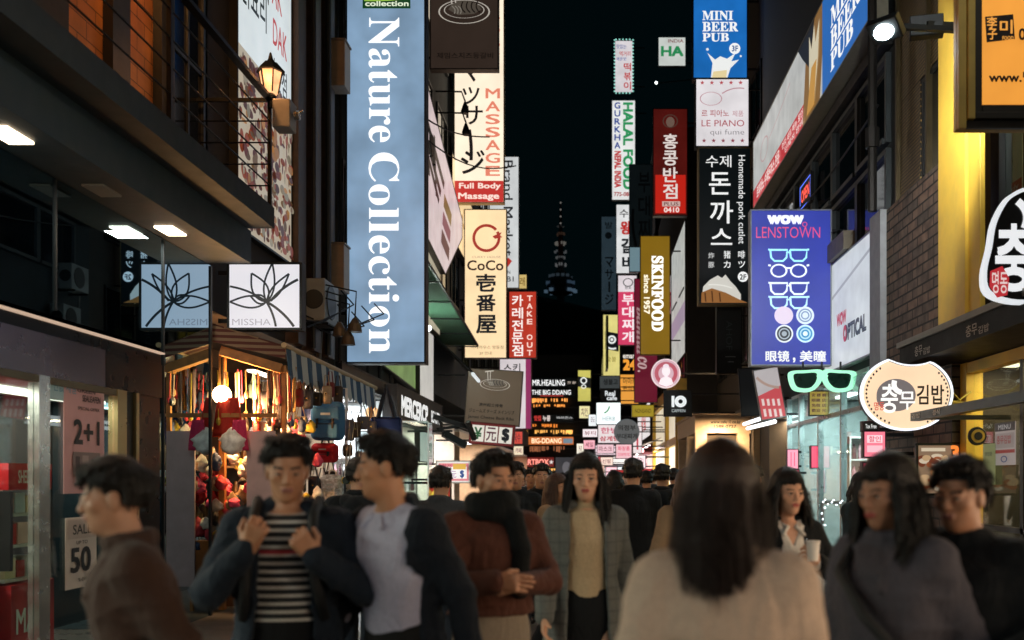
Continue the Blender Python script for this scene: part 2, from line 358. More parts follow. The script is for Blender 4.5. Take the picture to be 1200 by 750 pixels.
def fsign(name, label, side, X, y0, y1, z0, z1, items, bg, em=1.0, depth=0.12, frame='#0c0e10', cat='sign', group=None, vary=0.2, lip=0.03, poly=None):
    """A sign flat along the street front; artwork in (0..1, 0..1) from its top left corner as read."""
    sgn = 1 if side == 'l' else -1
    def fr(u, v, d):
        y = y0 + (y1 - y0) * u if side == 'l' else y1 - (y1 - y0) * u
        return Vector((X + sgn * d, y, z1 + (z0 - z1) * v))
    root = thing(name, label, cat, (X, (y0 + y1) / 2, z0), group)
    P = poly or [(0, 0), (0, 1), (1, 1), (1, 0)]
    bx = [fr(u_, v_, -0.003) for u_, v_ in P]
    MB().prism(bx, (-sgn * depth, 0, 0)).build('cabinet', mat('painted_metal', frame, 0.45, 0.3), root)
    mb = MB()
    for i in range(len(P)): mb.bar(fr(*P[i], 0), fr(*P[(i + 1) % len(P)], 0), lip)
    mb.build('rim', mat('painted_metal', frame, 0.45, 0.3), root)
    fc = MB().prism([fr(u_, v_, 0) for u_, v_ in P], (sgn * 0.003, 0, 0)).build('face', glow(bg, em, vary) if em else mat('sign_board', bg, 0.5, vary=0.2), root)
    artwork(fc, fr, items, em * 0.9)
    return root
# ================================================================== the street itself
paver = brickmat('granite_paving', '#4a4744', '#3a3836', '#242322', 0.6, 0.3, 'xy', rough=0.42, ms=0.008, bump=0.35, vary=0.35)
struct('street', MB().mesh([(-900, -200, 0), (900, -200, 0), (900, 2600, 0), (-900, 2600, 0)], [(0, 1, 2, 3)]), paver)
drain = MB()
for x in (-2.9, 3.0): drain.box(x - 0.15, x + 0.15, -12, 78, 0.004, 0.008)
struct('pavement_strip', drain, mat('drain_iron', '#2a2b2c', 0.45, 0.7, bump=0.3, scale=30))
hv, hf = [], []
nx, ny = 40, 24
for j in range(ny):
    for i in range(nx):
        x = -1400 + 2800 * i / (nx - 1); y = 900 + 1300 * j / (ny - 1)
        h = 300 * math.exp(-((x + 45) / 520) ** 2 - ((y - 1560) / 330) ** 2) + 26 * math.sin(x * 0.013 + 1) * math.sin(y * 0.011) - 14
        hv.append((x, y, h))
for j in range(ny - 1):
    for i in range(nx - 1): hf.append((j * nx + i, j * nx + i + 1, (j + 1) * nx + i + 1, (j + 1) * nx + i))
struct('hill', MB().mesh(hv, hf), mat('wooded_hill', '#10170f', 0.95, vary=0.4, scale=0.05), smooth=True)

# the broadcasting tower on the hill
TY = 1540.0; tb = W(657, 352, TY)
tw = thing('tower', 'tall slim broadcasting tower with a lit observation deck on the far dark hill', 'tower', tb)
def tz(py): return W(657, py, TY).z
conc = mat('tower_concrete', '#5b5f63', 0.8)
MB().lathe((tb.x, TY, 0), [(7.5, tb.z - 90), (5.5, tz(330)), (4.5, tz(300))], 12).build('shaft', conc, tw)
MB().lathe((tb.x, TY, 0), [(6, tz(347)), (20, tz(343)), (22, tz(336)), (18, tz(326)), (10, tz(320)), (5, tz(316))], 16).build('deck', conc, tw)
MB().lathe((tb.x, TY, 0), [(4.2, tz(300)), (3.4, tz(275)), (2.2, tz(262)), (1.6, tz(246)), (0.6, tz(236))], 8).build('mast', mat('mast_steel', '#6a3a34', 0.6), tw)
for z0, z1, r_, c, e in ((343, 340, 22.4, '#9fc6e8', 0.5), (334, 331, 21.4, '#7fa4c8', 0.35), (326, 323, 17.5, '#8fa7bb', 0.25), (312, 309, 8, '#d5d8da', 0.45), (303, 301, 7, '#c2c6c8', 0.35), (296, 294, 9, '#b9bfc3', 0.4), (287, 284, 8, '#d8d2c6', 0.5), (276, 273, 6, '#8a6a58', 0.35), (266, 265, 5, '#8f8f90', 0.3)):
    mb = MB(); n = 14
    for k in range(n):
        if rnd.random() < 0.3: continue
        a = 2 * math.pi * k / n; x, y = tb.x + r_ * math.cos(a), TY + r_ * math.sin(a); q = r_ * 0.14
        mb.box(x - q, x + q, y - q, y + q, tz(z0), tz(z1))
    mb.build('light_ring', glow(c, e * 0.26, name='tower_lights'), tw)
for py in (262, 254, 246, 238): MB().ball((tb.x, TY - 2, tz(py)), 1.3, 8, 5).build('beacon', glow('#c9c4bd', 0.3, name='tower_beacon'), tw)

# ------------------------------------------------------------------ building kit
DK = mat('dark_frame', '#0c1215', 0.5, 0.2)
PANE = mat('dark_pane', '#0b0f12', 0.06, 0.0, vary=0, spec=0.8)
def window(parent, side, X, y0, y1, z0, z1, cols=1, rows=1, frame=DK, pane=None, lit=None, t=0.06, proud=0.05):
    s = 1 if side == 'l' else -1
    mb = MB(); xa, xb = X + s * 0.002, X + s * proud
    mb.box(xa, xb, y0 - t, y0, z0 - t, z1 + t); mb.box(xa, xb, y1, y1 + t, z0 - t, z1 + t)
    mb.box(xa, xb, y0, y1, z1, z1 + t); mb.box(xa, xb + s * 0.04, y0, y1, z0 - t, z0)
    for i in range(1, cols): y = y0 + (y1 - y0) * i / cols; mb.box(xa, xb - s * 0.01, y - t / 3, y + t / 3, z0, z1)
    for i in range(1, rows): z = z0 + (z1 - z0) * i / rows; mb.box(xa, xb - s * 0.014, y0, y1, z - t / 3, z + t / 3)
    w_ = mb.build('window', frame, parent)
    MB().box(X + s * 0.004, X + s * 0.018, y0, y1, z0, z1).build('pane', lit or pane or PANE, w_)
def building(name, label, side, X, y0, y1, z1, m, depth=9, z0=0.0):
    r_ = thing(name, label, 'building', (X, (y0 + y1) / 2, 0))
    s = -1 if side == 'l' else 1
    MB().box(X, X + s * depth, y0, y1, z0, z1).build('wall', m, r_)
    return r_
plaster = lambda n, c: mat(n, c, 0.8, vary=0.3, scale=2.5, bump=0.25)
LITWARM = glow('#ffd9a0', 1.6, 0.35, 1.2, 'lit_window'); LITCOOL = glow('#e9f1f2', 1.8, 0.3, 1.0, 'lit_window')

# ================================================================== left side
# --- the glass-fronted shop with the balcony
L1 = building('glass_building', 'dark building with mirror glass shopfront and a railed balcony above the red cosmetics shop', 'l', -5.6, -9, 11.6, 16, plaster('dark_render', '#101a1e'))
mirror = mat('mirror_glass', '#7fa3b8', 0.012, 1.0, vary=0)
MB().box(-5.59, -4.4, -9, 11.6, 2.93, 4.07).build('mirror_panel', mirror, L1)
MB().box(-5.59, -4.4, 10.2, 11.6, 0.0, 2.929).build('mirror_panel', mirror, L1)
for y0, y1, z0 in ((10.28, 10.30, 0), (8.2, 8.215, 2.98), (6.2, 6.215, 2.98), (11.56, 11.6, 0)): MB().box(-4.399, -4.385, y0, y1, z0, 4.06).build('joint', DK, L1)
MB().box(-5.59, -4.38, -9, 10.2, 2.76, 2.86).build('fascia_panel', mat('black_fascia', '#05090b', 0.3, 0.0, spec=0.15), L1)
MB().box(-4.40, -4.34, -9, 10.2, 2.862, 2.878).build('light_strip', glow('#d8b9a0', 0.75), L1)
MB().box(-4.43, -4.37, -9, 9.0, 2.42, 2.757).build('metal_band', mat('lilac_metal', '#6b6168', 0.25, 0.8, vary=0.2, scale=1.1, bump=0.5), L1)
MB().box(-4.43, -4.37, 9.003, 10.2, 2.42, 2.757).build('metal_band', mat('black_fascia', '#05090b', 0.3, 0.0, spec=0.15), L1)
MB().box(-4.40, -3.9, -9, 11.5, 4.075, 4.45).build('soffit', mat('soffit_grey', '#10242c', 0.6, 0.0), L1)
MB().box(-5.59, -3.6, -9, 11.4, 4.455, 4.69).build('balcony_slab', mat('slab_grey', '#0e1d24', 0.65, 0.0, bump=0.1), L1)
tile = brickmat('orange_tile', '#b0703a', '#94592c', '#4a2d18', 0.34, 0.17, 'yz', rough=0.5, ms=0.006, bump=0.3, vary=0.25)
MB().box(-5.59, -4.6, -9, 12.0, 4.7, 9).build('tiled_wall', tile, L1)
for y0, y1 in ((8.05, 8.62), (9.42, 9.78), (10.5, 11.75)):
    MB().box(-4.597, -4.5, y0, y1, 4.7, 9).build('pilaster', mat('black_pilaster', '#0f1213', 0.5), L1)
window(L1, 'l', -4.498, 10.7, 11.5, 4.9, 7.6, 2, 2)
rail_m = mat('railing_iron', '#16181a', 0.4, 0.6)
zr0, zr1 = 4.69, 5.92
for y in (4.2, 6.4, 8.65, 11.36): MB().box(-3.66, -3.62, y - 0.02, y + 0.02, zr0, zr1 - 0.02).build('railing_post', rail_m, L1)
mb = MB().box(-3.68, -3.60, -9, 11.4, zr1 - 0.02, zr1 + 0.02); mb.box(-4.49, -3.60, 11.36, 11.40, zr1 - 0.023, zr1 + 0.017); mb.build('top_rail', rail_m, L1)
mb = MB()
for k in range(1, 5):
    z = zr0 + (zr1 - zr0) * k / 5; mb.tube([(-3.64, -9, z), (-3.64, 11.37, z)], 0.009, 6); mb.tube([(-3.64, 11.37, z), (-4.5, 11.37, z)], 0.009, 6)
mb.build('railing_net', rail_m, L1)
for i, y in enumerate((1.6, 4.4, 7.17, 8.55, 9.95)):          # recessed downlights; one is out
    on = i != 3
    MB().box(-4.27, -4.09, y - 0.17, y + 0.17, 4.058, 4.078).build('downlight', glow('#ffe2bd', 9, name='lit_lamp') if on else mat('dead_lamp', '#8f8a80', 0.4), L1)
    if on: lamp('downlight_lamp', 'AREA', (-4.18, y, 4.03), 20, '#ffe6cc', 0.3, L1, (0, 0, 0))
lamp('balcony_lamp', 'POINT', (-4.1, 9.3, 7.4), 110, '#ffb066', 0.1, L1)
lamp('balcony_lamp', 'POINT', (-4.1, 5.5, 7.4), 60, '#ffb066', 0.1, L1)

# the shop interior behind its glass: red shelving, boxes, posters
shop = thing('cosmetics_shopfront', 'glazed cosmetics shopfront with brass door frames and red shelving inside, left edge', 'shopfront', (-4.4, 6, 0))
brass = mat('brushed_brass', '#9a8a62', 0.3, 0.9, vary=0.1)
steel = mat('brushed_steel', '#c9c9c6', 0.25, 0.95, vary=0.15)
MB().box(-5.58, -5.5, -9, 10.19, 0, 2.41).build('back_wall', mat('shop_back', '#3a3433', 0.7), shop)
MB().box(-5.5, -4.46, -9, 10.19, 0.003, 0.05).build('floor', mat('shop_floor', '#77706a', 0.3), shop)
MB().box(-5.5, -4.46, -9, 10.19, 2.38, 2.415).build('ceiling', mat('shop_ceiling', '#8d8b88', 0.6), shop)
gl = glass()
MB().box(-4.41, -4.40, -9, 7.9, 0.06, 2.41).box(-4.41, -4.40, 8.06, 9.2, 0.06, 2.41).build('glazing', gl, shop)
MB().box(-4.45, -4.36, 7.90, 8.06, 0, 2.42).build('door_post', steel, shop)
MB().box(-4.45, -4.36, 9.22, 9.40, 0, 2.42).build('door_post', brass, shop)
MB().box(-4.45, -4.36, 9.60, 9.66, 0, 2.42).build('door_post', brass, shop)
MB().box(-4.44, -4.37, -9, 7.9, 2.36, 2.418).box(-4.44, -4.37, 8.06, 9.22, 2.36, 2.418).build('head_rail', mat('dull_brass', '#5e5440', 0.4, 0.8), shop)
MB().box(-4.46, -4.39, 9.665, 10.19, 0, 2.418).box(-4.46, -4.39, 9.402, 9.598, 0, 2.418).build('side_panel', mat('black_fascia', '#05090b', 0.3, 0.0, spec=0.15), shop)
MB().box(-4.42, -4.33, 7.45, 7.49, 0.9, 1.5).build('door_handle', mat('black_handle', '#0b0b0c', 0.4), shop)
red = mat('red_board', '#d2262c', 0.5, vary=0.08)
lamp('shop_tube', 'AREA', (-4.95, 7.5, 2.34), 70, '#fff0e2', 0.5, shop, (0, 0, 0), 5.0)
lamp('shop_tube', 'AREA', (-4.95, 1.5, 2.34), 640, '#fff0e2', 0.5, shop, (0, 0, 0), 6.0)
MB().box(-5.15, -4.9, -6, 10.1, 2.345, 2.375).build('ceiling_light', glow('#fff2e2', 3, name='lit_lamp'), shop)
def shelf_unit(y0, y1, label):
    u = thing('shelf_unit', label, 'shelf', (-4.75, (y0 + y1) / 2, 0.05))
    MB().box(-5.2, -4.7, y0, y1, 0.05, 0.72).build('plinth', red, u)
    MB().box(-5.2, -5.15, y0, y1, 0.72, 1.72).build('back_panel', mat('shelf_back', '#d9c8b8', 0.6), u)
    for z in (0.74, 1.02, 1.28): MB().box(-5.15, -4.75, y0, y1, z, z + 0.025).build('shelf', mat('shelf_white', '#e6e0d8', 0.5), u)
    MB().box(-5.2, -4.72, y0, y1, 1.50, 1.72).build('header', red, u)
    fr = lambda p, q, d: Vector((-4.72 + d, y0 + (y1 - y0) * p, 1.72 - 0.22 * q))
    artwork(u, fr, [('t', 'SHEET MASK', 0.2, 0.25, 0.82, 0.75, '#fff4ea', {'b': 0.02})])
    fr2 = lambda p, q, d: Vector((-4.7 + d, y0 + (y1 - y0) * p, 0.72 - 0.66 * q))
    artwork(u, fr2, [('t', 'MASK', 0.1, 0.3, 0.9, 0.62, '#fff4ea', {'b': 0.02})])
    for z in (0.767, 1.047, 1.307):
        y = y0 + 0.05
        while y < y1 - 0.15:
            ww = rnd.uniform(0.1, 0.17); c = rnd.choice(['#f2ece4', '#f4f0ea', '#e7b7a8', '#d9453f', '#cfe2e8', '#f0d8a8'])
            b = MB().box(-5.05, -4.78, y, y + ww, z, z + rnd.uniform(0.12, 0.18)).build('carton', mat('carton', c, 0.5, vary=0.05), None, bevel=0.004)
            b['label'] = {'#f2ece4': 'off-white carton of face masks on the red shelves behind the shop glass', '#f4f0ea': 'white carton of face masks on the red shelves behind the shop glass', '#e7b7a8': 'pale pink carton of face masks on the red shelves behind the shop glass', '#d9453f': 'red carton of face masks on the red shelves behind the shop glass', '#cfe2e8': 'pale blue carton of face masks on the red shelves behind the shop glass', '#f0d8a8': 'cream carton of face masks on the red shelves behind the shop glass'}[c]
            b['category'] = 'carton'; b['group'] = 'mask cartons on the red shop shelves'
            y += ww + 0.02
shelf_unit(6.9, 7.86, 'red shelving unit of mask cartons left of the steel door post')
shelf_unit(8.1, 8.75, 'red shelving unit of mask cartons right of the steel door post')
def poster(label, side, X, px0, px1, py0, py1, items, bg, em=0, name='poster', cat='poster', depth=0.006, vary=0.05, group=None):
    ya, yb = F * X / (px0 - CX), F * X / (px1 - CX); ym = (ya + yb) / 2; pm = (px0 + px1) / 2
    z1, z0 = CZ + (HY - py0) * ym / F, CZ + (HY - py1) * ym / F
    s = 1 if side == 'l' else -1; y0, y1 = min(ya, yb), max(ya, yb)
    def fr(u, v, d): return Vector((X + s * d, y0 + (y1 - y0) * u if side == 'l' else y1 - (y1 - y0) * u, z1 + (z0 - z1) * v))
    r_ = thing(name, label, cat, (X, ym, z0), group)
    MB().prism([fr(0, 0, 0), fr(0, 1, 0), fr(1, 1, 0), fr(1, 0, 0)], (-s * depth, 0, 0)).build('sheet', glow(bg, em, vary) if em else mat('printed_sheet', bg, 0.6, vary=0.06), r_)
    artwork(r_, fr, items, em * 0.9); return r_
INK = '#1a1718'
poster('pink 2+1 offer poster hanging on the shop glass beside the brass post', 'l', -4.385, 75, 122, 452, 578, [
    ('t', 'GREEN', 0.3, 0.03, 0.75, 0.07, INK), ('t', 'SEALEAFEN', 0.42, 0.09, 0.88, 0.15, INK), ('t', 'SPECIAL OFFER', 0.3, 0.2, 0.85, 0.23, INK), ('t', '2+1', 0.2, 0.32, 0.85, 0.55, INK, {'b': 0.03}),
    ('box', 0.18, 0.62, 0.86, 0.85, '#7c6a66'), ('box', 0.24, 0.66, 0.34, 0.83, '#463a3a'), ('box', 0.4, 0.65, 0.55, 0.83, '#9d8a84'), ('box', 0.62, 0.68, 0.8, 0.83, '#5a4a48'),
    ('t', 'BUY TWO GET ONE', 0.2, 0.9, 0.85, 0.925, INK), ('t', 'FREE GIFT', 0.3, 0.945, 0.75, 0.97, INK)], '#c99a98')
poster('pale sale poster marked 50 low on the shop glass', 'l', -4.385, 77, 113, 606, 688, [
    ('box', 0.05, 0.03, 0.95, 0.3, '#b7a79a'), ('t', 'SALE', 0.2, 0.1, 0.8, 0.24, INK), ('t', '50', 0.12, 0.42, 0.78, 0.78, INK, {'b': 0.03}), ('t', 'UP TO', 0.3, 0.33, 0.66, 0.38, INK), ('t', '% OFF', 0.35, 0.86, 0.65, 0.91, INK)], '#cbbdb0')
poster('small pale blue notice at the top of the shop glass', 'l', -4.388, 54, 92, 436, 470, [('t', '반값 세일', 0.2, 0.3, 0.9, 0.7, '#6f97a8')], '#a8c4c8')

# --- second left building with the chicken restaurant menu
L2 = building('brown_pilaster_building', 'dark brown building with tall pilasters and a lit menu board above the market stall', 'l', -4.5, 11.62, 17.2, 18, plaster('brown_render', '#2a211d'), z0=3.6)
MB().box(-13, -5.8, 11.62, 17.2, 0, 3.59).build('recess_wall', plaster('recess', '#5d4a3a'), L2)
for y0, y1 in ((14.75, 15.15), (15.6, 16.0), (16.45, 16.85)): MB().box(-4.498, -4.3, y0, y1, 3.6, 18).build('pilaster', mat('brown_pilaster', '#4a3528', 0.6, vary=0.3, bump=0.2), L2)
MB().tube([(-4.24, 16.2, 3.6), (-4.24, 16.2, 18)], 0.05).tube([(-4.24, 15.35, 3.6), (-4.24, 15.35, 18)], 0.035).build('drainpipe', mat('pipe_grey', '#2c2c2b', 0.5, 0.4), L2)
fsign('menu_board', 'tall white lit menu board with handwritten chicken dish names and food photos, beyond the balcony', 'l', -4.4, 12.45, 14.72, 4.75, 12.0, [
    ('t', '빤닭', 0.45, 0.40, 0.95, 0.46, INK), ('t', 'BAN', 0.14, 0.43, 0.42, 0.475, INK), ('t', 'DAK', 0.50, 0.475, 0.8, 0.525, '#c24040'), ('t', 'BBAN', 0.24, 0.49, 0.54, 0.54, INK), ('t', 'DAK', 0.62, 0.55, 0.9, 0.6, '#c24040'),
    ('t', '닭요리', 0.08, 0.53, 0.50, 0.60, INK), ('t', '전문점', 0.55, 0.625, 0.9, 0.68, INK),
    ('box', 0.0, 0.68, 1.0, 1.0, '#d8cbb4', 0.55)] +
    [('o', rnd.uniform(0.04, 0.96), rnd.uniform(0.69, 0.99), rnd.uniform(0.008, 0.05), rnd.uniform(0.003, 0.012), rnd.choice(['#8a3a22', '#a04a28', '#5f2b1c', '#c98a4a', '#7a5a3a', '#b0a48c', '#6a2a20']), rnd.choice([0.35, 0.5])) for _ in range(420)],
    '#dfe8ea', 0.85, vary=0.12)
# --- AC and junction boxes beside the big blue sign
for (px0, py0, px1, py1, lb) in ((384, 47, 404, 100, 'beige box with cables on the dark wall, high beside the blue sign'), (383, 286, 403, 340, 'beige box low on the wall beside the blue sign')):
    a, b = W(px0, py0, 16.6), W(px1, py1, 16.6); r_ = thing('junction_box', lb, 'junction box', (a.x, 16.6, b.z))
    MB().box(a.x, b.x, 16.6, 17.0, b.z, a.z).build('housing', mat('beige_box', '#8f7a66', 0.6), r_, bevel=0.01); MB().box(a.x - 0.02, b.x + 0.02, 16.58, 17.0, a.z, a.z + 0.03).build('lid', mat('beige_box', '#77685a', 0.6), r_)
    mb = MB()
    for k in range(4): x = a.x + (b.x - a.x) * (k + 0.5) / 4; mb.tube([(x, 16.8, a.z), (x + rnd.uniform(-.05, .05), 16.9, a.z + 0.3), (x - 0.05, 17.1, a.z + 0.8 + 0.2 * k)], 0.012, 5)
    mb.build('cable', mat('black_cable', '#0c0c0d', 0.6), r_)

# --- left buildings further on
def simple_building(name, label, side, X, y0, y1, z1, col, cols, zs, litp=0.15, z0=0, depth=9):
    b = building(name, label, side, X, y0, y1, z1, plaster('render_' + name, col), depth, z0)
    n = cols
    for (za, zb) in zs:
        for i in range(n):
            q = (y1 - y0) / n; ya, yb = y0 + q * (i + 0.18), y0 + q * (i + 0.82)
            window(b, side, X, ya, yb, za, zb, 2, 1, lit=(rnd.choice([LITWARM, LITCOOL]) if rnd.random() < litp else None))
    return b
L3 = simple_building('narrow_shop_building', 'narrow dark building holding the tall blue vertical sign', 'l', -4.4, 17.22, 22.5, 17, '#222a2b', 2, ((5.4, 7.2), (8.8, 10.6), (12, 14)), 0.0, z0=3.5)
L4 = simple_building('curry_house_building', 'building behind the massage and curry signs with a green awning', 'l', -4.4, 22.52, 34, 19, '#1d2628', 4, ((7.2, 9), (10.6, 12.4), (14, 16)), 0.0, z0=4.0)
L5 = simple_building('market_building', 'dark building behind the white vertical market sign', 'l', -4.4, 34.02, 48, 20, '#172226', 5, ((5.5, 7.5), (9, 11), (12.5, 14.5)), 0.0, z0=4.0)
L6 = simple_building('plain_building', 'dark far building on the left before the food hall', 'l', -4.6, 48.02, 76, 14, '#1c2124', 7, ((5, 6.6), (8, 9.6)), 0.0, z0=4.0)

# ================================================================== right side
R1 = building('kimbap_building', 'building of the kimbap restaurant with a yellow column, right edge', 'r', 5.4, -9, 12.2, 15, plaster('kimbap_render', '#2b2723'))
R2 = thing('brick_building', 'brick building with metal mesh screens between the yellow column and the optician', 'building', (XR, 13.9, 0))
brick = brickmat('wall_brick', '#4f463e', '#6b5547', '#15120f', 0.42, 0.135, 'yz', rough=0.75, ms=0.014, bump=0.9, vary=0.6)
MB().box(4.72, 12, 12.23, 15.4, 0, 16).build('wall', plaster('brick_back', '#332c26'), R2)
MB().box(4.45, 4.719, 12.2, 14.88, 0, 5.6).build('brick_front', brick, R2)
meshm = brickmat('metal_mesh', '#8d7344', '#76603a', '#16120c', 0.05, 0.05, 'yz', rough=0.4, ms=0.012, bump=0.6, vary=0.25)
MB().box(4.66, 4.715, 12.35, 14.9, 7.2, 11).build('mesh_screen', meshm, R2)
MB().box(4.66, 4.715, 14.0, 14.9, 5.62, 7.19).build('mesh_screen', meshm, R2)
mb = MB()
for y in (12.32, 13.6, 14.93): mb.box(4.6, 4.70, y - 0.03, y + 0.03, 5.7, 11)
mb.build('screen_frame', mat('screen_frame', '#4a3f2a', 0.4, 0.6), R2)
window(R2, 'r', 4.70, 12.6, 13.85, 5.75, 7.1, 1, 1)
MB().tube([(4.3, 15.1, 5.64), (4.3, 15.1, 12)], 0.07).tube([(4.3, 15.1, 6.6), (4.3, 15.1, 6.9)], 0.11).build('drainpipe', mat('pipe_grey', '#23211f', 0.5, 0.4), R2)

# yellow column and canopy of the kimbap shop
yel = mat('yellow_panel', '#dcb545', 0.45, vary=0.12, scale=3, bump=0.08)
kc = thing('yellow_column', 'bright yellow cladding column rising above the black canopy', 'column', (4.4, 12, 3.3))
MB().box(4.25, 4.31, 10.82, 12.12, 3.33, 12).build('cladding', yel, kc, bevel=0.01); MB().box(4.21, 4.249, 11.15, 11.45, 3.33, 12).build('rib', yel, kc)
cn = thing('canopy', 'black shop canopy with a grey edge over the kimbap restaurant front', 'canopy', (4.2, 9, 3))
MB().box(3.9, 5.39, 2, 12.5, 3.0, 3.22).build('body', mat('black_canopy', '#080c0e', 0.6, 0.0, spec=0.2), cn); MB().box(3.87, 5.39, 2, 12.53, 3.222, 3.29).build('edge_trim', mat('canopy_trim', '#7d7b76', 0.5, 0.4), cn)
fr = lambda u, v, d: Vector((3.9 - d, 12.5 - 6 * u, 3.22 - 0.22 * v))
artwork(cn, fr, [('t', '충무', 0.1, 0.25, 0.145, 0.8, '#a9a39a'), ('t', '김밥', 0.15, 0.5, 0.19, 0.85, '#a9a39a'), ('t', '충무', 0.37, 0.25, 0.42, 0.8, '#a9a39a'), ('t', '김밥', 0.425, 0.5, 0.47, 0.85, '#a9a39a')])
kf = thing('restaurant_shopfront', 'glazed kimbap restaurant front with yellow frames under the black canopy', 'shopfront', (4.6, 9, 0))
MB().box(5.37, 5.395, 3, 12.2, 0, 2.98).build('back_wall', mat('restaurant_wall', '#8a6a44', 0.6, vary=0.25), kf)
for y in (12.0, 9.65, 6.6): MB().box(4.55, 4.75, y, y + 0.2, 0, 2.99).build('yellow_frame', yel, kf)
for y0, y1 in ((6.8, 9.65), (9.85, 12.0)): MB().box(4.56, 4.72, y0, y1, 2.86, 2.985).build('head_frame', yel, kf)
MB().box(4.6, 4.68, 10.55, 10.63, 0.05, 2.86).box(4.6, 4.68, 8.6, 8.68, 0.05, 2.86).box(4.6, 4.68, 9.86, 11.99, 1.0, 1.06).build('mullion', mat('black_frame', '#0d0e0f', 0.4), kf)
MB().box(4.64, 4.65, 6.8, 9.65, 0.05, 2.86).box(4.64, 4.65, 9.85, 12.0, 0.05, 2.86).build('glazing', gl, kf)
lamp('restaurant_tube', 'AREA', (5.05, 9.5, 2.9), 120, '#ffdca8', 0.4, kf, (0, 0, 0), 5.0)
MB().box(4.95, 5.15, 6.5, 12.0, 2.93, 2.96).build('ceiling_light', glow('#ffe7c4', 2.5, name='lit_lamp'), kf)
# first-floor room over the canopy with the massage sign's reflection painted on a sheet inside, oval emblem outside
up = thing('upper_window', 'lit upstairs restaurant window above the canopy, right edge', 'window', (4.6, 9.5, 3.4))
MB().box(5.3, 5.38, 7, 11.25, 3.4, 8).build('back_wall', mat('upstairs_wall', '#94713a', 0.6, vary=0.3), up)
MB().box(4.55, 4.68, 11.05, 11.28, 3.34, 9).box(4.55, 4.68, 7.0, 7.2, 3.34, 9).build('frame', mat('black_frame', '#0d0e0f', 0.4), up); MB().box(4.62, 4.63, 7.2, 11.05, 3.34, 9).build('pane', gl, up)
lamp('upstairs_lamp', 'POINT', (4.95, 9.6, 7.2), 70, '#ffd08a', 0.1, up)
poster('painted reflection of the massage sign on a sheet behind the upstairs window', 'r', 5.2, 1164, 1198, 150, 246, [('l', arc(0.3, 0.35, 0.7, 0.45, 0.5), 0.05, '#8a7a60'), ('box', 0, 0.72, 1, 1, '#c9574c'), ('t', 'Full Body', 0.1, 0.76, 0.9, 0.85, '#f2d8c8'), ('t', 'Massage', 0.1, 0.88, 0.9, 0.97, '#f2d8c8')], '#d8cdb2')
# oval emblem with calligraphy, over the canopy
def emblem(): 
    Y = 8.9; base = W(1190, 352, Y); r_ = thing('oval_sign', 'oval black sign with white calligraphy edged in white, standing on the canopy', 'sign', base)
    pts = smooth([(1161, 340), (1157, 318), (1163, 290), (1168, 262), (1180, 238), (1192, 228), (1206, 224), (1222, 230), (1238, 250), (1248, 285), (1250, 320), (1240, 342), (1215, 350), (1185, 350)], 4)
    cxy = (1203, 292)
    big = [(cxy[0] + (x - cxy[0]) * 1.09, cxy[1] + (y - cxy[1]) * 1.07) for x, y in pts]
    MB().prism([W(x, y, Y) + Vector((0, 0.004, 0)) for x, y in big], (0, 0.1, 0)).build('backing', glow('#e9eef2', 0.9), r_)
    MB().prism([W(x, y, Y) for x, y in pts], (0, 0.0035, 0)).build('face', mat('emblem_black', '#15171b', 0.4), r_)
    fr = lambda x, y, d: W(x, y, Y) + Vector((0, -d, 0))
    artwork(r_, fr, [('t', '충', 1166, 262, 1210, 342, '#f4f6f8', {'e': 0.9, 'b': 0.03}), ('t', '무', 1214, 262, 1246, 335, '#f4f6f8', {'e': 0.9, 'b': 0.03}), ('l', arc(1192, 236, 1200, 268, -0.4) , 9, '#f4f6f8', 0.9),
        ('p', [(1160, 318), (1174, 312), (1182, 326), (1180, 346), (1168, 349), (1159, 336)], '#c8323a', 0.8), ('t', '명동', 1162, 318, 1180, 344, '#f6dcd8', {'e': 0.8})])
emblem()

R3 = thing('optician_building', 'dark building with the optician below and a beer pub with strip windows upstairs', 'building', (XR, 21, 0))
MB().box(4.75, 13, 15.42, 27, 3.45, 18).build('wall', plaster('optician_render', '#2a3032'), R3)
GF = mat('grey_window_frame', '#33393b', 0.5, 0.2)
glz = mat('black_glazing', '#11161a', 0.05, 0.0, vary=0, spec=1.0)
for i in range(6):
    ya = 15.7 + i * 1.75; window(R3, 'r', 4.748, ya, ya + 1.6, 6.95, 8.2, 1, 1, frame=GF, pane=glz, t=0.08, proud=0.09)
for i in range(3):
    ya = 15.7 + i * 1.75; window(R3, 'r', 4.748, ya, ya + 1.6, 5.0, 6.7, 1, 1, frame=GF, pane=glz, t=0.08, proud=0.09)
MB().box(4.55, 4.749, 15.5, 26.9, 8.35, 8.55).build('ledge', mat('ledge_dark', '#17191a', 0.5), R3)
MB().box(4.5, 4.749, 17.6, 19.9, 5.65, 5.98).build('beige_board', mat('beige_board', '#8c8374', 0.7), R3)
MB().box(4.36, 4.749, 14.9, 15.46, 0.0, 5.62).build('pillar', mat('grey_pillar', '#8e9094', 0.55, vary=0.15, bump=0.1), R3)
R4 = thing('corner_cafe_building', 'dark building behind the tall stacked pub and cutlet signs', 'building', (4.9, 32, 0))
MB().box(4.9, 13, 27.02, 38, 0, 19).build('wall', plaster('cafe_render', '#3a332b'), R4)
for i in range(4):
    for za in (5.2, 8.4, 11.6): window(R4, 'r', 4.9, 28.2 + i * 2.4, 29.9 + i * 2.4, za, za + 1.8, 2, 1, pane=glz)
R5 = simple_building('yellow_frame_building', 'building clad in yellow frames on the right, past the stone shopfront', 'r', 3.75, 38.02, 54, 15, '#2a2724', 5, ((5.5, 7.5), (9, 11)), 0.0)
R6 = simple_building('tall_building', 'dark far building on the right carrying the slim restaurant signs', 'r', 3.6, 54.02, 84, 20, '#1b1f21', 8, ((5, 7), (9, 11), (13, 15)), 0.0)

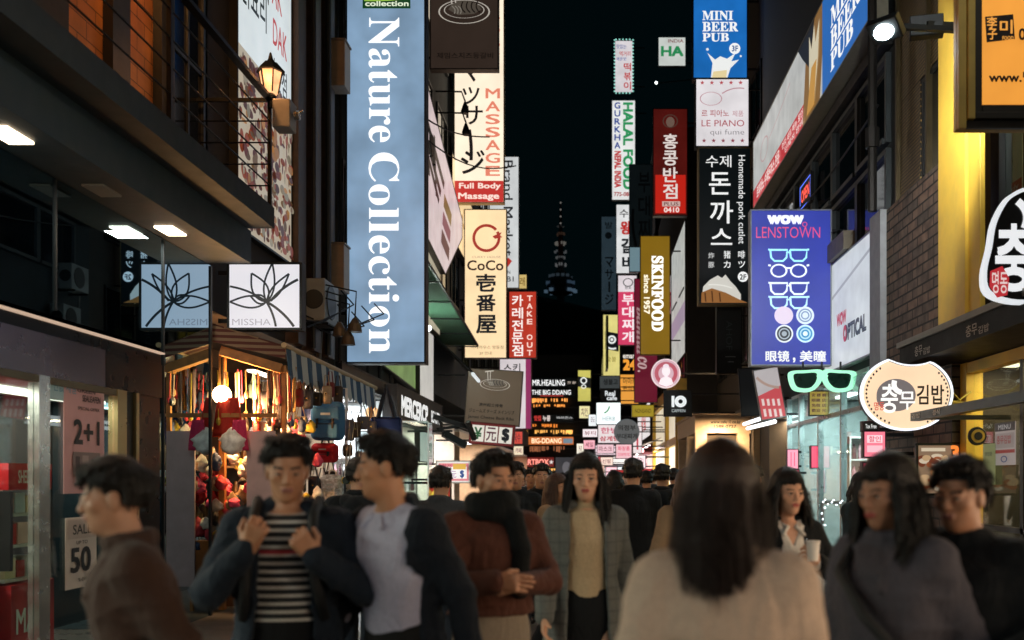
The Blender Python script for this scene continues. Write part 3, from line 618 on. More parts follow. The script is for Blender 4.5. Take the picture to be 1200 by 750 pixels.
# ================================================================== the food hall closing the street
EH = thing('food_hall', 'dark building closing the street with rows of lit restaurant names', 'building', (-4, 80, 0))
MB().box(-8, 0.3, 80, 92, 0, 11.5).build('wall', plaster('hall_render', '#12181b'), EH)
for zz in (3.9, 5.0, 6.1, 7.2, 8.3): MB().box(-7.9, 0.2, 79.9, 79.995, zz, zz + 0.12).build('floor_band', mat('hall_band', '#1b2226', 0.5), EH)
simple = MB().box(0.4, 3.5, 86, 95, 0, 9).build('wall', plaster('hall2', '#161b1e'), EH)
# ================================================================== signs, nearest first down each side
WHT = '#f6f7f6'
# ---- left
sign('vertical_sign', 'tall pale blue vertical sign with white serif lettering read sideways', 17.3, (407, -60, 497, 424), [
    ('box', 425, -40, 481, 10, '#0f3d1d'), ('box', 427, -40, 479, 0, '#4fae2f', 0.6), ('t', 'collection', 428, 1, 479, 7.5, '#e8f4d8', {'e': 0.9, 'b': 0.03}),
    ('l', arc(427, 0, 479, -3, 0.05), 3, '#9fd04a', 0.8),
    ('r', serif('Nature'), 432, 21, 468, 167, '#fbfdff', {'e': 1.15, 'b': 0.004}), ('r', serif('Collection'), 432, 179, 468, 414, '#fbfdff', {'e': 1.15, 'b': 0.004})], '#84a2bf', 0.98, 0.3, '#10151a', wall='l', vary=0.38)
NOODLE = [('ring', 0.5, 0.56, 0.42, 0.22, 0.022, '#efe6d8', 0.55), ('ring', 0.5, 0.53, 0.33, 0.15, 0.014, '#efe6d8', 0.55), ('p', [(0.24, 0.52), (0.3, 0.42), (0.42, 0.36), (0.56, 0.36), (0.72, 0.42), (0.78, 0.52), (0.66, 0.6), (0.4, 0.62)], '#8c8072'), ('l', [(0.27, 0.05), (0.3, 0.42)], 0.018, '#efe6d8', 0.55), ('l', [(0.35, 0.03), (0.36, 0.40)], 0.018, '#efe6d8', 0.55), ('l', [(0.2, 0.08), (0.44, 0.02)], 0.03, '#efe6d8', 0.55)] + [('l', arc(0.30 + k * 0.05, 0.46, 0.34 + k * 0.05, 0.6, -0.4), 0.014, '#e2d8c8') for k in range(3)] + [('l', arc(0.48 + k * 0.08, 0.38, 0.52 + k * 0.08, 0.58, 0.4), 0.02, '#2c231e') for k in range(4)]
def scaled(items, x0, y0, x1, y1):
    out = []
    for it in items:
        if it[0] == 'l': out.append(('l', [(x0 + x * (x1 - x0), y0 + y * (y1 - y0)) for x, y in it[1]], it[2] * (x1 - x0)) + it[3:])
        elif it[0] == 'p': out.append(('p', [(x0 + x * (x1 - x0), y0 + y * (y1 - y0)) for x, y in it[1]]) + it[2:])
        elif it[0] == 'ring': k_ = x1 - x0; out.append(('ring', x0 + it[1] * k_, y0 + it[2] * (y1 - y0), it[3] * k_, it[4] * (y1 - y0), it[5] * k_) + it[6:])
        else: out.append(it)
    return out
sign('noodle_sign', 'dark brown hanging sign with a drawn noodle dish, at the top beside the blue sign', 26.0, (505, -40, 583, 80), scaled(NOODLE, 508, -22, 580, 42) + [('t', '제임스치즈등갈비', 512, 62, 578, 69, '#2a201b')], '#5b4a40', 0.3, 0.25, '#3a3430', wall='l')  # unlit board; its faint glow stands in for light falling on it
fsign('palette_sign', 'pink and white slanted board with makeup swatches pictured, behind the blue sign', 'l', -3.95, 23.0, 31.0, 7.2, 12.1, [
    ('l', [(0.10, 0.34), (0.52, 0.52)], 0.05, INK), ('l', [(0.08, 0.42), (0.44, 0.60)], 0.05, INK), ('l', [(0.12, 0.5), (0.40, 0.66)], 0.04, INK), ('l', [(0.14, 0.3), (0.2, 0.62)], 0.03, INK), ('l', [(0.3, 0.36), (0.34, 0.66)], 0.03, INK),
    ('p', [(0.52, 0.56), (0.7, 0.60), (0.68, 0.68), (0.5, 0.64)], '#8a6a3c'), ('p', [(0.49, 0.67), (0.67, 0.71), (0.65, 0.79), (0.47, 0.75)], '#8a4a5e'), ('p', [(0.46, 0.78), (0.64, 0.82), (0.62, 0.9), (0.44, 0.86)], '#5c2f3a')],
    '#e3cfd0', 0.8, 0.2, '#2a2422', poly=[(0, 0.12), (0, 0.92), (0.55, 1.0), (1, 0.62), (1, 0.5)])
sign('massage_sign', 'tall cream lit massage sign with brushed black characters and a red foot', 31.2, (533, -30, 590, 237), [
    ('t', 'ツ', 542, 102, 562, 122, INK), ('t', 'サ', 540, 124, 566, 146, INK), ('l', arc(550, 152, 552, 188, -0.06), 4, INK), ('t', 'ジ', 540, 176, 568, 204, INK),
    ('t', 'マ', 541, 70, 563, 96, INK), ('s', 'MASSAGE', 569, 102, 586, 208, '#e2836a', {'gap': 0.22, 'b': 0.02}), ('s', 'BODY', 569, 10, 586, 78, '#e2836a', {'gap': 0.22, 'b': 0.02}),
    ('box', 533, 212, 590, 237, '#cf3c37', 0.85), ('t', 'Full Body', 538, 214.5, 587, 223, '#ffe3d6', {'e': 1, 'b': 0.03}), ('t', 'Massage', 537, 226, 585, 235.5, '#ffe3d6', {'e': 1, 'b': 0.03})], '#fbe9cf', 1.15, 0.25, '#b99f6c', wall='l', vary=0.14)
fsign('glowing_panel', 'warm glowing panel half hidden behind the curry sign', 'l', -4.2, 30.6, 37.5, 8.9, 11.6, [('o', 0.5, 0.4, 0.1, 0.08, '#c9a060')] + [('o', 0.35 + 0.05 * k, 0.5 + 0.08 * (k % 3), 0.02, 0.03, '#b08040') for k in range(6)], '#f4d29c', 0.95, poly=[(0, 0), (0, 0.95), (1, 1), (1, 0.15)])
sign('curry_sign', 'cream lit curry house sign with a red ring logo and black characters', 33.3, (545, 246, 593, 419), [
    ('ring', 570, 279, 16.5, 16.5, 3.4, '#a8372e', 0.9, -30, 320), ('p', [(577, 277), (588, 272), (586, 276), (589, 278), (580, 280)], '#a8372e'), ('t', 'CURRY HOUSE', 553, 300, 587, 302.6, '#b8a288'),
    ('t', 'CoCo', 547.5, 305, 590, 317, '#33211d', {'b': 0.02}), ('t', '壱', 558, 321, 581, 342, '#15181d', {'b': 0.03}), ('t', '番', 558, 345, 581, 365, '#15181d', {'b': 0.03}), ('t', '屋', 558, 369, 582, 391, '#15181d', {'b': 0.03}),
    ('t', '카레하우스 명동점', 552, 405, 590, 409, '#9a8560'), ('t', '2F 안내', 562, 412, 576, 416, '#9a8560')], '#f9dbac', 1.1, 0.25, '#4a3a24', wall='l', vary=0.14)
sign('takeout_sign', 'red lit take out sign attached to the edge of the cream curry sign', 33.5, (597, 342, 628, 419), [
    ('s', '카레전문점', 600, 345, 613, 418, '#fff0ea', {'e': 1, 'gap': 0.1, 'b': 0.02}), ('s', 'TAKE OUT', 617.5, 345, 624, 418, '#ffd9cc', {'e': 1, 'gap': 0.3, 'b': 0.03})], '#c63a26', 0.85, 0.22, '#3a0f0c', wall='l', vary=0.25)
sign('market_sign', 'white vertical market sign with black lettering and a red heart, behind the massage sign', 44, (574, 184, 607.5, 337), [
    ('r', 'Brand Market', 590, 188, 601, 300, '#23262b', {'b': 0.01}), ('p', [(590, 305), (596, 302), (600, 306), (595, 313), (590, 310)], '#c8382e'), ('t', 'MIN', 590, 317, 598, 321, '#444'), ('t', 'B1', 594, 324, 602, 330, '#23262b')], '#dfe2e2', 0.85, 0.2, '#a9adad', wall='l')
sign('yellow_sign', 'small yellow sign edge beyond the curry signs', 48, (600, 322, 617, 338), [('t', '노래', 602, 325, 615, 335, '#7a5a20')], '#e4c77c', 0.8, 0.2, wall='l')
sign('white_sign', 'white vertical sign with a magenta edge below the curry sign', 38, (586, 421, 622, 502), [('t', '스킨', 590, 426, 610, 438, INK), ('box', 616, 421, 622, 502, '#b03a74', 0.6), ('box', 590, 468, 612, 484, '#e9d3d6', 0.9), ('t', 'SALE', 592, 471, 610, 481, '#c23a52')], '#e6dcdf', 0.9, 0.2, '#7d3556', wall='l')
sign('rib_sign', 'brown board with a drawn noodle bowl and dark lettering, tilted slightly', 29.0, (547, 434, 610, 497), scaled(NOODLE, 558, 434, 600, 464) + [('t', '濟州起士排骨', 562, 473, 590, 477, '#1d1713', {'b': 0.03}), ('t', 'ジェームズ チーズ メインリブ', 551, 480, 604, 484.5, '#1d1713', {'b': 0.02}), ('t', 'James Cheese Back Ribs', 550, 488, 604, 492.5, '#1d1713', {'b': 0.02})], '#7c6a56', 0.45, 0.12, '#4a4036', tilt=4, wall='l')  # glow lent to this unlit board and its drawing to make them show
sign('exchange_sign', 'red framed currency exchange sign showing yen, yuan and dollar symbols', 28.6, (551, 497, 602, 521), [
    ('box', 553, 499.5, 567, 518.5, '#e9e4d8', 0.8), ('box', 568.5, 499.5, 583, 518.5, '#e9e4d8', 0.8), ('box', 584.5, 499.5, 600, 518.5, '#e9e4d8', 0.8), ('t', '¥', 555.5, 502, 564.5, 516, '#2f7a46', {'b': 0.03}), ('t', '元', 570, 501, 581.5, 517, '#7a2a4a', {'b': 0.02}), ('t', '$', 588, 500.5, 597, 517.5, '#1c222a', {'b': 0.06})], '#8f2a2c', 0.35, 0.12, '#5c1d1e', tilt=5, wall='l')
sign('money_board', 'white exchange rate board framed in pink with yen and dollar signs', 23.5, (512, 541, 551, 565), [
    ('box', 514, 543, 549.5, 563.5, '#e6868c', 0.8), ('box', 516.5, 547, 547, 561, '#f3efe8', 0.95), ('box', 531, 543.5, 546, 550, '#e8b64a', 0.8), ('t', '환전', 518, 544, 529, 549.5, '#c23a52'), ('t', '¥', 519, 552, 525, 560, '#6fa79a', {'b': 0.03}), ('t', '元', 527, 552, 535, 560, '#b89ac0'), ('t', '$', 539, 551, 544, 560.5, '#2a4a8a', {'b': 0.05})], '#ece5dc', 0.9, 0.1, '#a8a096', wall='l', wallx=-4.2)
sign('yen_sign', 'red and black sign with a yellow yen coin', 20.5, (503, 562, 527, 594), [
    ('box', 503, 562, 527, 571, '#14110f'), ('t', 'エノレート', 505, 564, 525, 569.5, '#e9e4da', {'e': 0.8, 'b': 0.03}), ('o', 515, 582.5, 10, 10.5, '#f2c94a', 0.85), ('t', '¥', 510, 575.5, 520, 590, '#1a1512', {'b': 0.05})], '#c2382c', 0.7, 0.1, '#2a1512', wall='l', wallx=-4.2)
# flower signs of the cosmetics shop (the other one is its reflection in the mirror glass)
def petal(cx_, cy_, ang, L, wd):
    a = R(ang); ux, uy = math.cos(a), math.sin(a); l1 = []; l2 = []
    for i in range(11):
        t = i / 10; r_ = L * t; h = wd * math.sin(math.pi * t ** 0.8)
        l1.append((cx_ + ux * r_ - uy * h, cy_ + uy * r_ + ux * h)); l2.append((cx_ + ux * r_ + uy * h, cy_ + uy * r_ - ux * h))
    return [('l', l1, 2.2, '#1d2226'), ('l', l2, 2.2, '#1d2226')]
sign('flower_sign', 'square white lit sign with a black outlined flower, beside the mirror glass', 11.9, (269, 310, 351, 384), 
petal(313, 354, -52, 42, 5) + petal(313, 354, -82, 46, 6) + petal(313, 354, -118, 38, 9) + petal(313, 354, -160, 20, 5) + petal(313, 354, 180, 43, 7) + [('l', arc(270, 336, 313, 354, -0.12), 2.4, '#1d2226'), ('l', arc(313, 354, 345, 383, -0.12), 3, '#1d2226'), ('l', arc(350, 328, 318, 353, 0.12), 3, '#1d2226'), ('l', arc(313, 354, 324, 383, -0.1), 2.6, '#1d2226'), ('t', 'MISSHA', 273, 374, 318, 381.5, '#b9b4ba', {'b': 0})], '#e6e4ea', 0.98, 0.16, '#2b3236', wall='l', vary=0.06, wallx=-4.45)
# shop name board over the lit shop left
fsign('name_board', 'black shop name board with white block lettering over the lit left shop', 'l', -3.9, 20.2, 26.5, 2.75, 3.5, [('t', 'MERCERCP', 0.08, 0.22, 0.62, 0.8, '#f3f4f2', {'e': 0.95, 'b': 0.05}), ('t', 'BEAUTY', 0.70, 0.3, 0.93, 0.7, '#f3f4f2', {'e': 0.8, 'b': 0.03})], '#1b2023', 0, 0.25)
# ---- right, far to near
sign('tteokbokki_sign', 'white sign with red lettering inside a dotted light border, highest on the right', 64, (721, 48, 741, 108), [
    ('s', '떡볶이', 731, 73, 739.5, 106, '#d03030', {'b': 0.02}), ('t', '맛있는', 722.5, 52, 734, 57, '#3a58a8'), ('t', '먹거리', 726, 60, 739, 66, '#d03030'), ('t', '매운맛', 722.5, 67, 734, 71, '#3a58a8')] +
    [('o', x, y, 0.9, 0.9, '#9ff0e0', 1.0) for x in (720.2, 741.8) for y in range(47, 110, 4)] + [('o', x, y, 0.9, 0.9, '#9ff0e0', 1.0) for y in (46.6, 109.4) for x in range(722, 741, 4)], '#e8e2e6', 0.85, 0.25, '#2a6f6a', wall='r', wallx=3.6)
sign('halal_food_sign', 'white vertical halal food sign with green and blue lettering', 62, (717.5, 118, 744, 234), [
    ('r', 'HALAL FOOD', 730, 120, 742, 222, '#2f9a5e', {'b': 0.05}), ('s', 'GURKHA', 720, 119, 727, 175, '#2f4a9a', {'gap': 0.2, 'b': 0.03}), ('r', 'NEPAL INDIA', 720, 177, 728, 220, '#c8383a', {'b': 0.06}), ('t', '775-0801', 719.5, 225, 742, 230, '#b03a3a', {'b': 0.03})], '#eef0ee', 0.95, 0.25, '#cfd6d2', wall='r', wallx=3.6)
sign('halal_roof_sign', 'white roof sign with green letters, partly hidden by the pub sign', 52, (772, 44, 803, 77), [('t', 'INDIA', 783, 46, 801, 50, '#8a3a3a'), ('t', 'HALAL', 774.5, 54, 826, 66, '#2f9a5e', {'b': 0.05})][:1] + [('t', 'HA', 774.5, 54, 801, 66, '#2f9a5e', {'b': 0.05})], '#dfe5df', 0.8, 0.2, wall='r', wallx=5.4)
sign('galbi_sign', 'white vertical rib restaurant sign with black characters and one red one', 59, (722.5, 240, 748, 320), [('t', '수원', 726, 245, 747, 255, INK), ('t', '왕', 727, 259, 740, 275, '#c8302c', {'b': 0.05}), ('t', '갈', 728, 279, 743, 297, '#1d2226', {'b': 0.04}), ('t', '비', 729, 300, 743, 316, '#1d2226', {'b': 0.04})], '#e9eaea', 0.92, 0.25, '#9aa0a0', wall='r', wallx=3.6)
sign('stew_sign', 'pink and white vertical sign with white stew lettering', 58.5, (724.5, 323, 746, 404), [('box', 724.5, 342, 746, 404, '#e2446c', 0.85), ('s', '부대찌개', 729, 344, 743, 402, '#ffe9ee', {'e': 1, 'gap': 0.12, 'b': 0.03}), ('ring', 736, 331, 6, 5, 1.2, '#555', 0), ('t', '원조', 732, 335, 740, 339, '#555')], '#efe4e8', 0.9, 0.25, '#7a2a40', wall='r', wallx=3.6)
sign('dim_massage_sign', 'unlit bluish vertical massage sign, furthest out on the right', 60.5, (705, 254, 722, 363), [('s', 'マサージ', 709, 300, 719, 358, '#1a242a', {'b': 0.02}), ('o', 713, 276, 4, 4, '#1a242a'), ('t', '발', 709, 260, 718, 268, '#1a242a')], '#5f7a8a', 0.16, 0.25, '#26343c', wall='r', wallx=3.6)  # unlit sign; the weak emission imitates light falling on it
sign('dark_stew_sign', 'dark vertical sign with faint black characters next to the red sign', 50, (738, 193, 764, 318), [('s', '부대찌개', 748, 200, 762, 310, '#14191c', {'b': 0.02}), ('l', arc(742, 245, 746, 290, 0.1), 3, '#0d1113'), ('box', 738, 290, 752, 318, '#8fb0bb', 0.5)], '#2c383c', 0.12, 0.25, '#12181a', wall='r', wallx=3.75)
sign('chinese_restaurant_sign', 'dark red vertical sign with white Korean characters glowing at the bottom', 36, (766, 128, 805, 252), [
    ('ring', 785.5, 142, 9, 8, 1.5, '#6a4a40'), ('o', 785.5, 143, 5, 6, '#b09080', 0.3), ('box', 768, 205, 803.5, 250, '#d2281c', 0.75),
    ('s', '홍콩반점', 777, 156, 794, 234, '#f2e6e0', {'e': 0.85, 'gap': 0.1, 'b': 0.02}), ('box', 776, 236, 797, 242, '#e9c9c0', 0.7), ('t', 'PLUS', 778, 237, 795, 241, '#8a1c18'), ('t', '0410', 778, 243, 796, 249, '#ffe9e2', {'e': 0.9, 'b': 0.03})], '#6a1d18', 0.5, 0.3, '#1d0c0a', wall='r', wallx=4.9, vary=0.3)
sign('gold_sign', 'gold vertical sign with glowing white lettering read sideways', 40, (751, 277, 784.5, 415), [
    ('r', serif('SKINFOOD'), 763.5, 300, 777.5, 388, '#fffdf2', {'e': 1.4, 'b': 0.03}), ('r', 'since 1957', 754.5, 322, 761.5, 368, '#fff6dc', {'e': 1.2, 'b': 0.03})], '#a67f1e', 0.55, 0.25, '#6d5416', wall='r', wallx=3.75, vary=0.1)
sign('maroon_sign', 'maroon vertical sign with slanted pale lettering, behind the gold sign', 46, (744, 327, 770, 471), [('r', script('banila'), 746, 360, 753, 415, '#c8a0a0', {'e': 0.6}), ('r', script('co.'), 747, 418, 758, 436, '#d8b4b4', {'e': 0.7})], '#7a1732', 0.62, 0.25, '#3f0d1b', wall='r', wallx=3.75)
def round_sign(name, label, cx_, cy_, r_, Y, items, rimc, bg, em, wallx):
    base = W(cx_, cy_ + r_, Y); root = thing(name, label, 'sign', base); c = W(cx_, cy_, Y); rr = r_ * Y / F
    MB().lathe((c.x, Y, c.z), [(rr * 0.97, 0.0), (rr * 1.04, 0.01), (rr * 1.04, 0.16), (rr * 0.97, 0.17)], 40, 'y').build('cabinet', glow(rimc, 0.9) if em else mat('rim_grey', rimc, 0.5), root, smooth=False)
    MB().lathe((c.x, Y, c.z), [(rr * 0.96, -0.003), (rr * 0.96, -0.001)], 40, 'y').build('face', glow(bg, em, 0.1) if em else mat('sign_board', bg, 0.5), root)
    artwork(root, lambda x, y, d: W(x, y, Y) + Vector((0, -d, 0)), items, em * 0.9)
    MB().bar((c.x + rr, Y + 0.08, c.z), (wallx, Y + 0.08, c.z), 0.05).build('bracket', DK, root); return root
round_sign('round_portrait_sign', 'round white and pink sign with a bust silhouette', 780.5, 437.5, 16.5, 31, [('ring', 780.5, 437.5, 13.5, 13.5, 4.5, '#c05a6a', 0.85), ('o', 780.5, 435, 4.8, 6, '#f6eaf0', 1), ('p', [(772, 450), (774, 444), (779, 441), (782, 441), (787, 444), (789, 450), (781, 453)], '#f6eaf0', 1), ('o', 780.5, 429, 3.5, 2.5, '#eadbe4', 1)], '#f6dfe2', '#d9b4c0', 0.9, 4.9)
sign('cafe_sign', 'small black square cafe sign showing the number 10 in white', 29.5, (779, 458, 810, 487), [('box', 787, 464, 790.2, 477, '#eef4f4', 0.95), ('ring', 797.5, 470.5, 7, 6.8, 4.4, '#eef4f4', 0.95), ('t', 'CAFFEIN', 787, 479.5, 803, 483, '#c9d4d4', {'e': 0.7, 'b': 0.01})], '#0e1518', 0, 0.15, '#0a0d0f', wall='r', wallx=4.9)
sign('convenience_sign', 'black and amber convenience store sign showing 24', 56, (727, 406, 748, 473), [('box', 727, 439, 748, 473, '#f2a545', 0.9), ('t', 'emart', 730, 415, 746, 420, '#f4ece0', {'e': 0.9, 'b': 0.03}), ('t', '24', 730, 421, 746, 434, '#f4a03a', {'e': 1, 'b': 0.06}), ('t', '이마트', 730, 443, 746, 450, '#7a4a18'), ('t', '편의점', 730, 452, 746, 458, '#7a4a18')], '#15120f', 0, 0.22, '#1a1613', wall='r', wallx=3.6)
sign('bird_sign', 'yellow vertical sign with a black patch and a round white bird eye mark', 60, (707, 369, 726, 440), [('p', [(709, 388), (725, 391), (725, 412), (709, 409)], '#14171a'), ('ring', 717, 398, 5, 5, 2, '#eef2ee', 0.95), ('o', 717, 398, 1.8, 1.8, '#eef2ee', 0.9), ('l', arc(711, 406, 722, 408, 0.3), 2, '#eef2ee', 0.9), ('t', '숯불', 711, 418, 722, 424, '#a89a4a')], '#ecdf8a', 0.9, 0.22, '#8a8348', wall='r', wallx=3.6)
sign('small_bird_sign', 'small yellow and black sign with the same eye mark, far down the middle', 72, (677.5, 434, 692, 470), [('p', [(677.5, 441), (692, 443), (692, 455), (677.5, 453)], '#14171a'), ('ring', 684, 446, 4, 4, 1.5, '#eef2ee', 0.95), ('ring', 684, 453, 3, 2.5, 1.2, '#eef2ee', 0.95)], '#d9d06a', 0.85, 0.2, '#5a5528', wall='r', wallx=3.6)
fsign('slatted_sign', 'yellowish slatted sign board facing the street far right', 'r', 1.0, 57, 76, 7.9, 10.9, [('l', [(0.0, k / 6), (1.0, k / 6)], 0.03, '#6a6430') for k in range(1, 6)], '#c9c27a', 0.55, poly=[(0, 0.25), (0, 0.8), (1, 1), (1, 0.0)])
sign('black_script_sign', 'black sign with white handwritten lettering above the bright white box signs', 52, (704, 456, 727, 471), [('t', 'Real', 709, 458, 721, 464, '#e9eef0', {'e': 0.9, 'b': 0.03}), ('t', 'cafe', 711, 464, 723, 469, '#e9eef0', {'e': 0.9, 'b': 0.03})], '#12161a', 0, 0.2, wall='r', wallx=3.75)
sign('grey_bulgogi_sign', 'grey sign with dark characters under the yellow bird sign', 54, (703, 441, 726, 455), [('t', '생불고', 707, 444, 724, 451, '#15191c', {'b': 0.03})], '#6a7274', 0.3, 0.2, wall='r', wallx=3.6)
sign('white_box_sign', 'bright white box sign with a small green leaf mark', 48, (699, 472, 727, 497), [('l', arc(708, 484, 714, 476, 0.3), 1.6, '#4a8a5a'), ('t', 'HERB', 706, 488, 721, 493, '#9aa8a8')], '#eef8fa', 1.3, 0.3, wall='r', wallx=3.75)
sign('pink_letter_sign', 'white sign with pink brushed characters under the bright box sign', 47, (701, 498, 728, 519), [('t', '한방', 704, 501, 726, 508, '#d0456a', {'b': 0.02}), ('t', '삼계탕', 703, 511, 726, 517, '#c23048', {'b': 0.03})], '#efe2e4', 0.95, 0.2, wall='r', wallx=3.75)
round_sign('round_stew_sign', 'round unlit grey sign with two lines of black characters', 734.5, 506, 14.5, 44, [('t', '의정부', 724, 498, 745, 504.5, '#15171a', {'b': 0.02}), ('t', '부대찌개', 722, 508, 747, 514.5, '#15171a', {'b': 0.02})], '#5a5f62', '#8b9093', 0.32, 3.75)  # sign without lamps; emission put in for street light on its face
sign('pink_shop_sign', 'pink and white lit shop sign low in the distance', 44, (722, 521, 740, 537), [('t', '화장품', 724, 523, 738, 528, '#d84a6a', {'b': 0.02}), ('t', 'COSMETIC', 724, 531, 738, 534, '#d84a6a')], '#f6c3cb', 1.0, 0.2, wall='r', wallx=3.75)
sign('red_banner', 'red shop banner low in the distance above the crowd', 50, (716, 551, 748, 568), [('t', '할인', 724, 555, 740, 563, '#f4d8d0', {'e': 0.8})], '#b8282c', 0.75, 0.1, wall='r', wallx=3.75)
fsign('white_wall_sign', 'white street-front sign with red strokes beside the yellow frames', 'r', 3.45, 56, 70, 4.0, 6.0, [('t', '세일', 0.3, 0.2, 0.7, 0.75, '#c83a3a', {'b': 0.03})], '#f0eaea', 0.95)
sign('yellow_plate', 'yellow name plate on the frame below the maroon sign', 44.5, (741, 475, 766, 488), [('t', 'NONSAND', 744, 479, 763, 484, '#6a5a14')], '#c9b02e', 0.55, 0.2, '#8a7a20', wall='r', wallx=3.75)
# stacked signs of the pub tower
Yp = 28.6
splash = [('p', [(833, 92), (835, 74), (829, 62), (838, 70), (844, 66), (852, 69), (862, 62), (857, 72), (866, 70), (856, 80), (852, 92)], '#f0f2f0', 0.95), ('p', [(834, 92), (836, 84), (852, 82), (851, 92)], '#ecd9a4', 0.9), ('o', 861, 57, 6.5, 6.5, WHT, 1), ('t', '3F', 857.5, 53.5, 865, 60.5, '#2a5a9a', {'b': 0.03}), ('o', 829, 58, 1.6, 1.6, '#f0f2f0', 0.9), ('o', 868, 66, 1.2, 1.2, '#f0f2f0', 0.9)]
sign('beer_pub_sign', 'square blue beer pub sign with white serif lettering and a splash of beer', Yp, (813, -14, 875, 91), splash + [('t', serif('MINI'), 823, 13, 859, 24, WHT, {'e': 1, 'b': 0.012}), ('t', serif('BEER'), 823, 26, 865, 37, WHT, {'e': 1, 'b': 0.012}), ('t', serif('PUB'), 823, 39, 854, 49, WHT, {'e': 1, 'b': 0.012})], '#1e6fc0', 0.9, 0.35, '#10151c', wall='r', wallx=4.9, vary=0.25)
sign('piano_sign', 'white sign with red stars and a spoon line drawing under the blue pub sign', Yp, (816, 93, 877, 171), [('star', 823 + 11.2 * k, 97, 2.8, '#c0404a') for k in range(5)] + [('star', 825 + 11.2 * k, 165, 2.8, '#8f3a4a') for k in range(5)] + [('ring', 833, 116, 13, 8, 1, '#c08a94'), ('l', arc(846, 110, 872, 104, -0.2), 1.2, '#c08a94'), ('t', '르 피아노', 822, 129, 854, 137, '#b04450', {'b': 0.01}), ('t', '제품', 858, 130, 871, 137, '#c9a0a6'), ('t', 'LE PIANO', 822, 141, 872, 148.5, '#b04450', {'b': 0}), ('t', 'qui fume', 832, 152, 872, 160, '#8f8a8e', {'b': -0.004})], '#ece7ea', 0.9, 0.35, '#1a1c1e', wall='r', wallx=4.9)
sign('cutlet_sign', 'black sign with white Korean characters for pork cutlet over a picture of the dish', Yp, (819.5, 174, 879, 356), [
    ('t', '수제', 827, 182, 857, 196, WHT, {'e': 0.95, 'b': 0}), ('t', '돈', 831, 202, 856, 228, WHT, {'e': 0.95, 'b': 0.01}), ('t', '까', 832, 235, 859, 262, WHT, {'e': 0.95, 'b': 0.01}), ('t', '스', 833, 268, 858, 287, WHT, {'e': 0.95, 'b': 0.01}),
    ('r', 'Homemade pork cutlet', 863, 182, 873, 286, WHT, {'e': 0.9, 'b': 0.008}), ('t', '炸', 830, 296, 837, 303, WHT, {'e': 0.6}), ('t', '豚', 830, 307, 837, 314, WHT, {'e': 0.6}), ('t', '猪', 848, 294, 856, 303, WHT, {'e': 0.9}), ('t', 'カ', 848, 306, 856, 314, WHT, {'e': 0.9}), ('t', '啡', 865, 294, 873, 303, WHT, {'e': 0.9}), ('t', 'ツ', 865, 306, 873, 314, WHT, {'e': 0.9}),
    ('o', 870.5, 324.5, 6, 6, WHT, 1), ('t', '2F', 866.5, 321.5, 874.5, 328, '#1a1c1e', {'b': 0.03}),
    ('p', [(822, 352), (824, 336), (832, 328), (841, 323), (846, 326), (850, 322), (856, 330), (862, 336), (868, 345), (868, 353)], '#e9e6dc', 0.75), ('p', [(821.5, 355), (822, 343), (834, 338), (850, 343), (866, 351), (876, 355)], '#a8703c', 0.7), ('l', [(826, 343), (827, 354)], 1.6, '#6a3f20', 0.5), ('l', [(834, 341), (835, 354)], 1.6, '#6a3f20', 0.5), ('l', [(843, 343), (844, 354)], 1.6, '#6a3f20', 0.5), ('l', arc(830, 334, 858, 338, -0.12), 1.4, '#f8f6ee', 0.8)], '#141c1f', 0.35, 0.35, '#8c7a56', wall='r', wallx=4.9)
sign('dark_billboard', 'unlit black billboard with faint thin lettering under the cutlet sign', 29.2, (841, 360, 868, 437), [('l', [(850, 418), (862, 418)], 1, '#7a7f80'), ('l', [(853, 424), (860, 424)], 1, '#7a7f80'), ('r', 'AHOF', 851, 376, 858, 410, '#3a4244', {'b': -0.005})], '#0f1416', 0, 0.3, '#0a0c0d', wall='r', wallx=4.9)
# slanted board of the pub along the street front
fsign('pub_board', 'long white, red and blue pub board along the upper wall, over the strip windows', 'r', 4.3, 15.3, 26.0, 8.62, 10.35, [
    ('box', 0.0, 0.74, 0.62, 1.0, '#c23038', 0.85), ('p', [(0.6, 0.0), (0.74, 0.0), (0.7, 1.0), (0.56, 1.0)], '#a87a3e', 0.5), ('p', [(0.52, 0), (0.66, 0), (0.62, 0.45), (0.56, 0.2)], '#11171c'), ('box', 0.72, 0.0, 1.0, 1.0, '#1f66b4', 0.9),
    ('t', serif('MINI'), 0.78, 0.26, 0.94, 0.46, WHT, {'e': 1, 'b': 0.012}), ('t', serif('BEER'), 0.78, 0.49, 0.96, 0.69, WHT, {'e': 1, 'b': 0.012}), ('t', serif('PUB'), 0.78, 0.72, 0.92, 0.91, WHT, {'e': 1, 'b': 0.012}),
    ('p', [(0.62, 0.1), (0.64, 0.3), (0.66, 0.08), (0.67, 0.3), (0.70, 0.12), (0.69, 0.5), (0.66, 0.9), (0.62, 0.9)], '#e9dfc0', 0.7), ('p', [(0.64, 0.5), (0.68, 0.5), (0.66, 0.95), (0.60, 0.95)], '#d9a04a', 0.7),
    ('ring', 0.16, 0.42, 0.05, 0.16, 0.006, '#c9a8a8'), ('l', arc(0.22, 0.4, 0.45, 0.2, 0.1), 0.012, '#c9a8a8'), ('t', '르피아노 수제돈까스 전문', 0.06, 0.78, 0.34, 0.96, '#f6e2dc', {'e': 0.9, 'b': 0.03}), ('t', '런치 세트 메뉴 할인', 0.37, 0.78, 0.57, 0.87, '#f6e2dc', {'e': 0.9}), ('t', '단체석 완비', 0.40, 0.89, 0.57, 0.97, '#f6e2dc', {'e': 0.9})], '#c9cbc8', 0.75, 0.3, '#8c8676', vary=0.25)
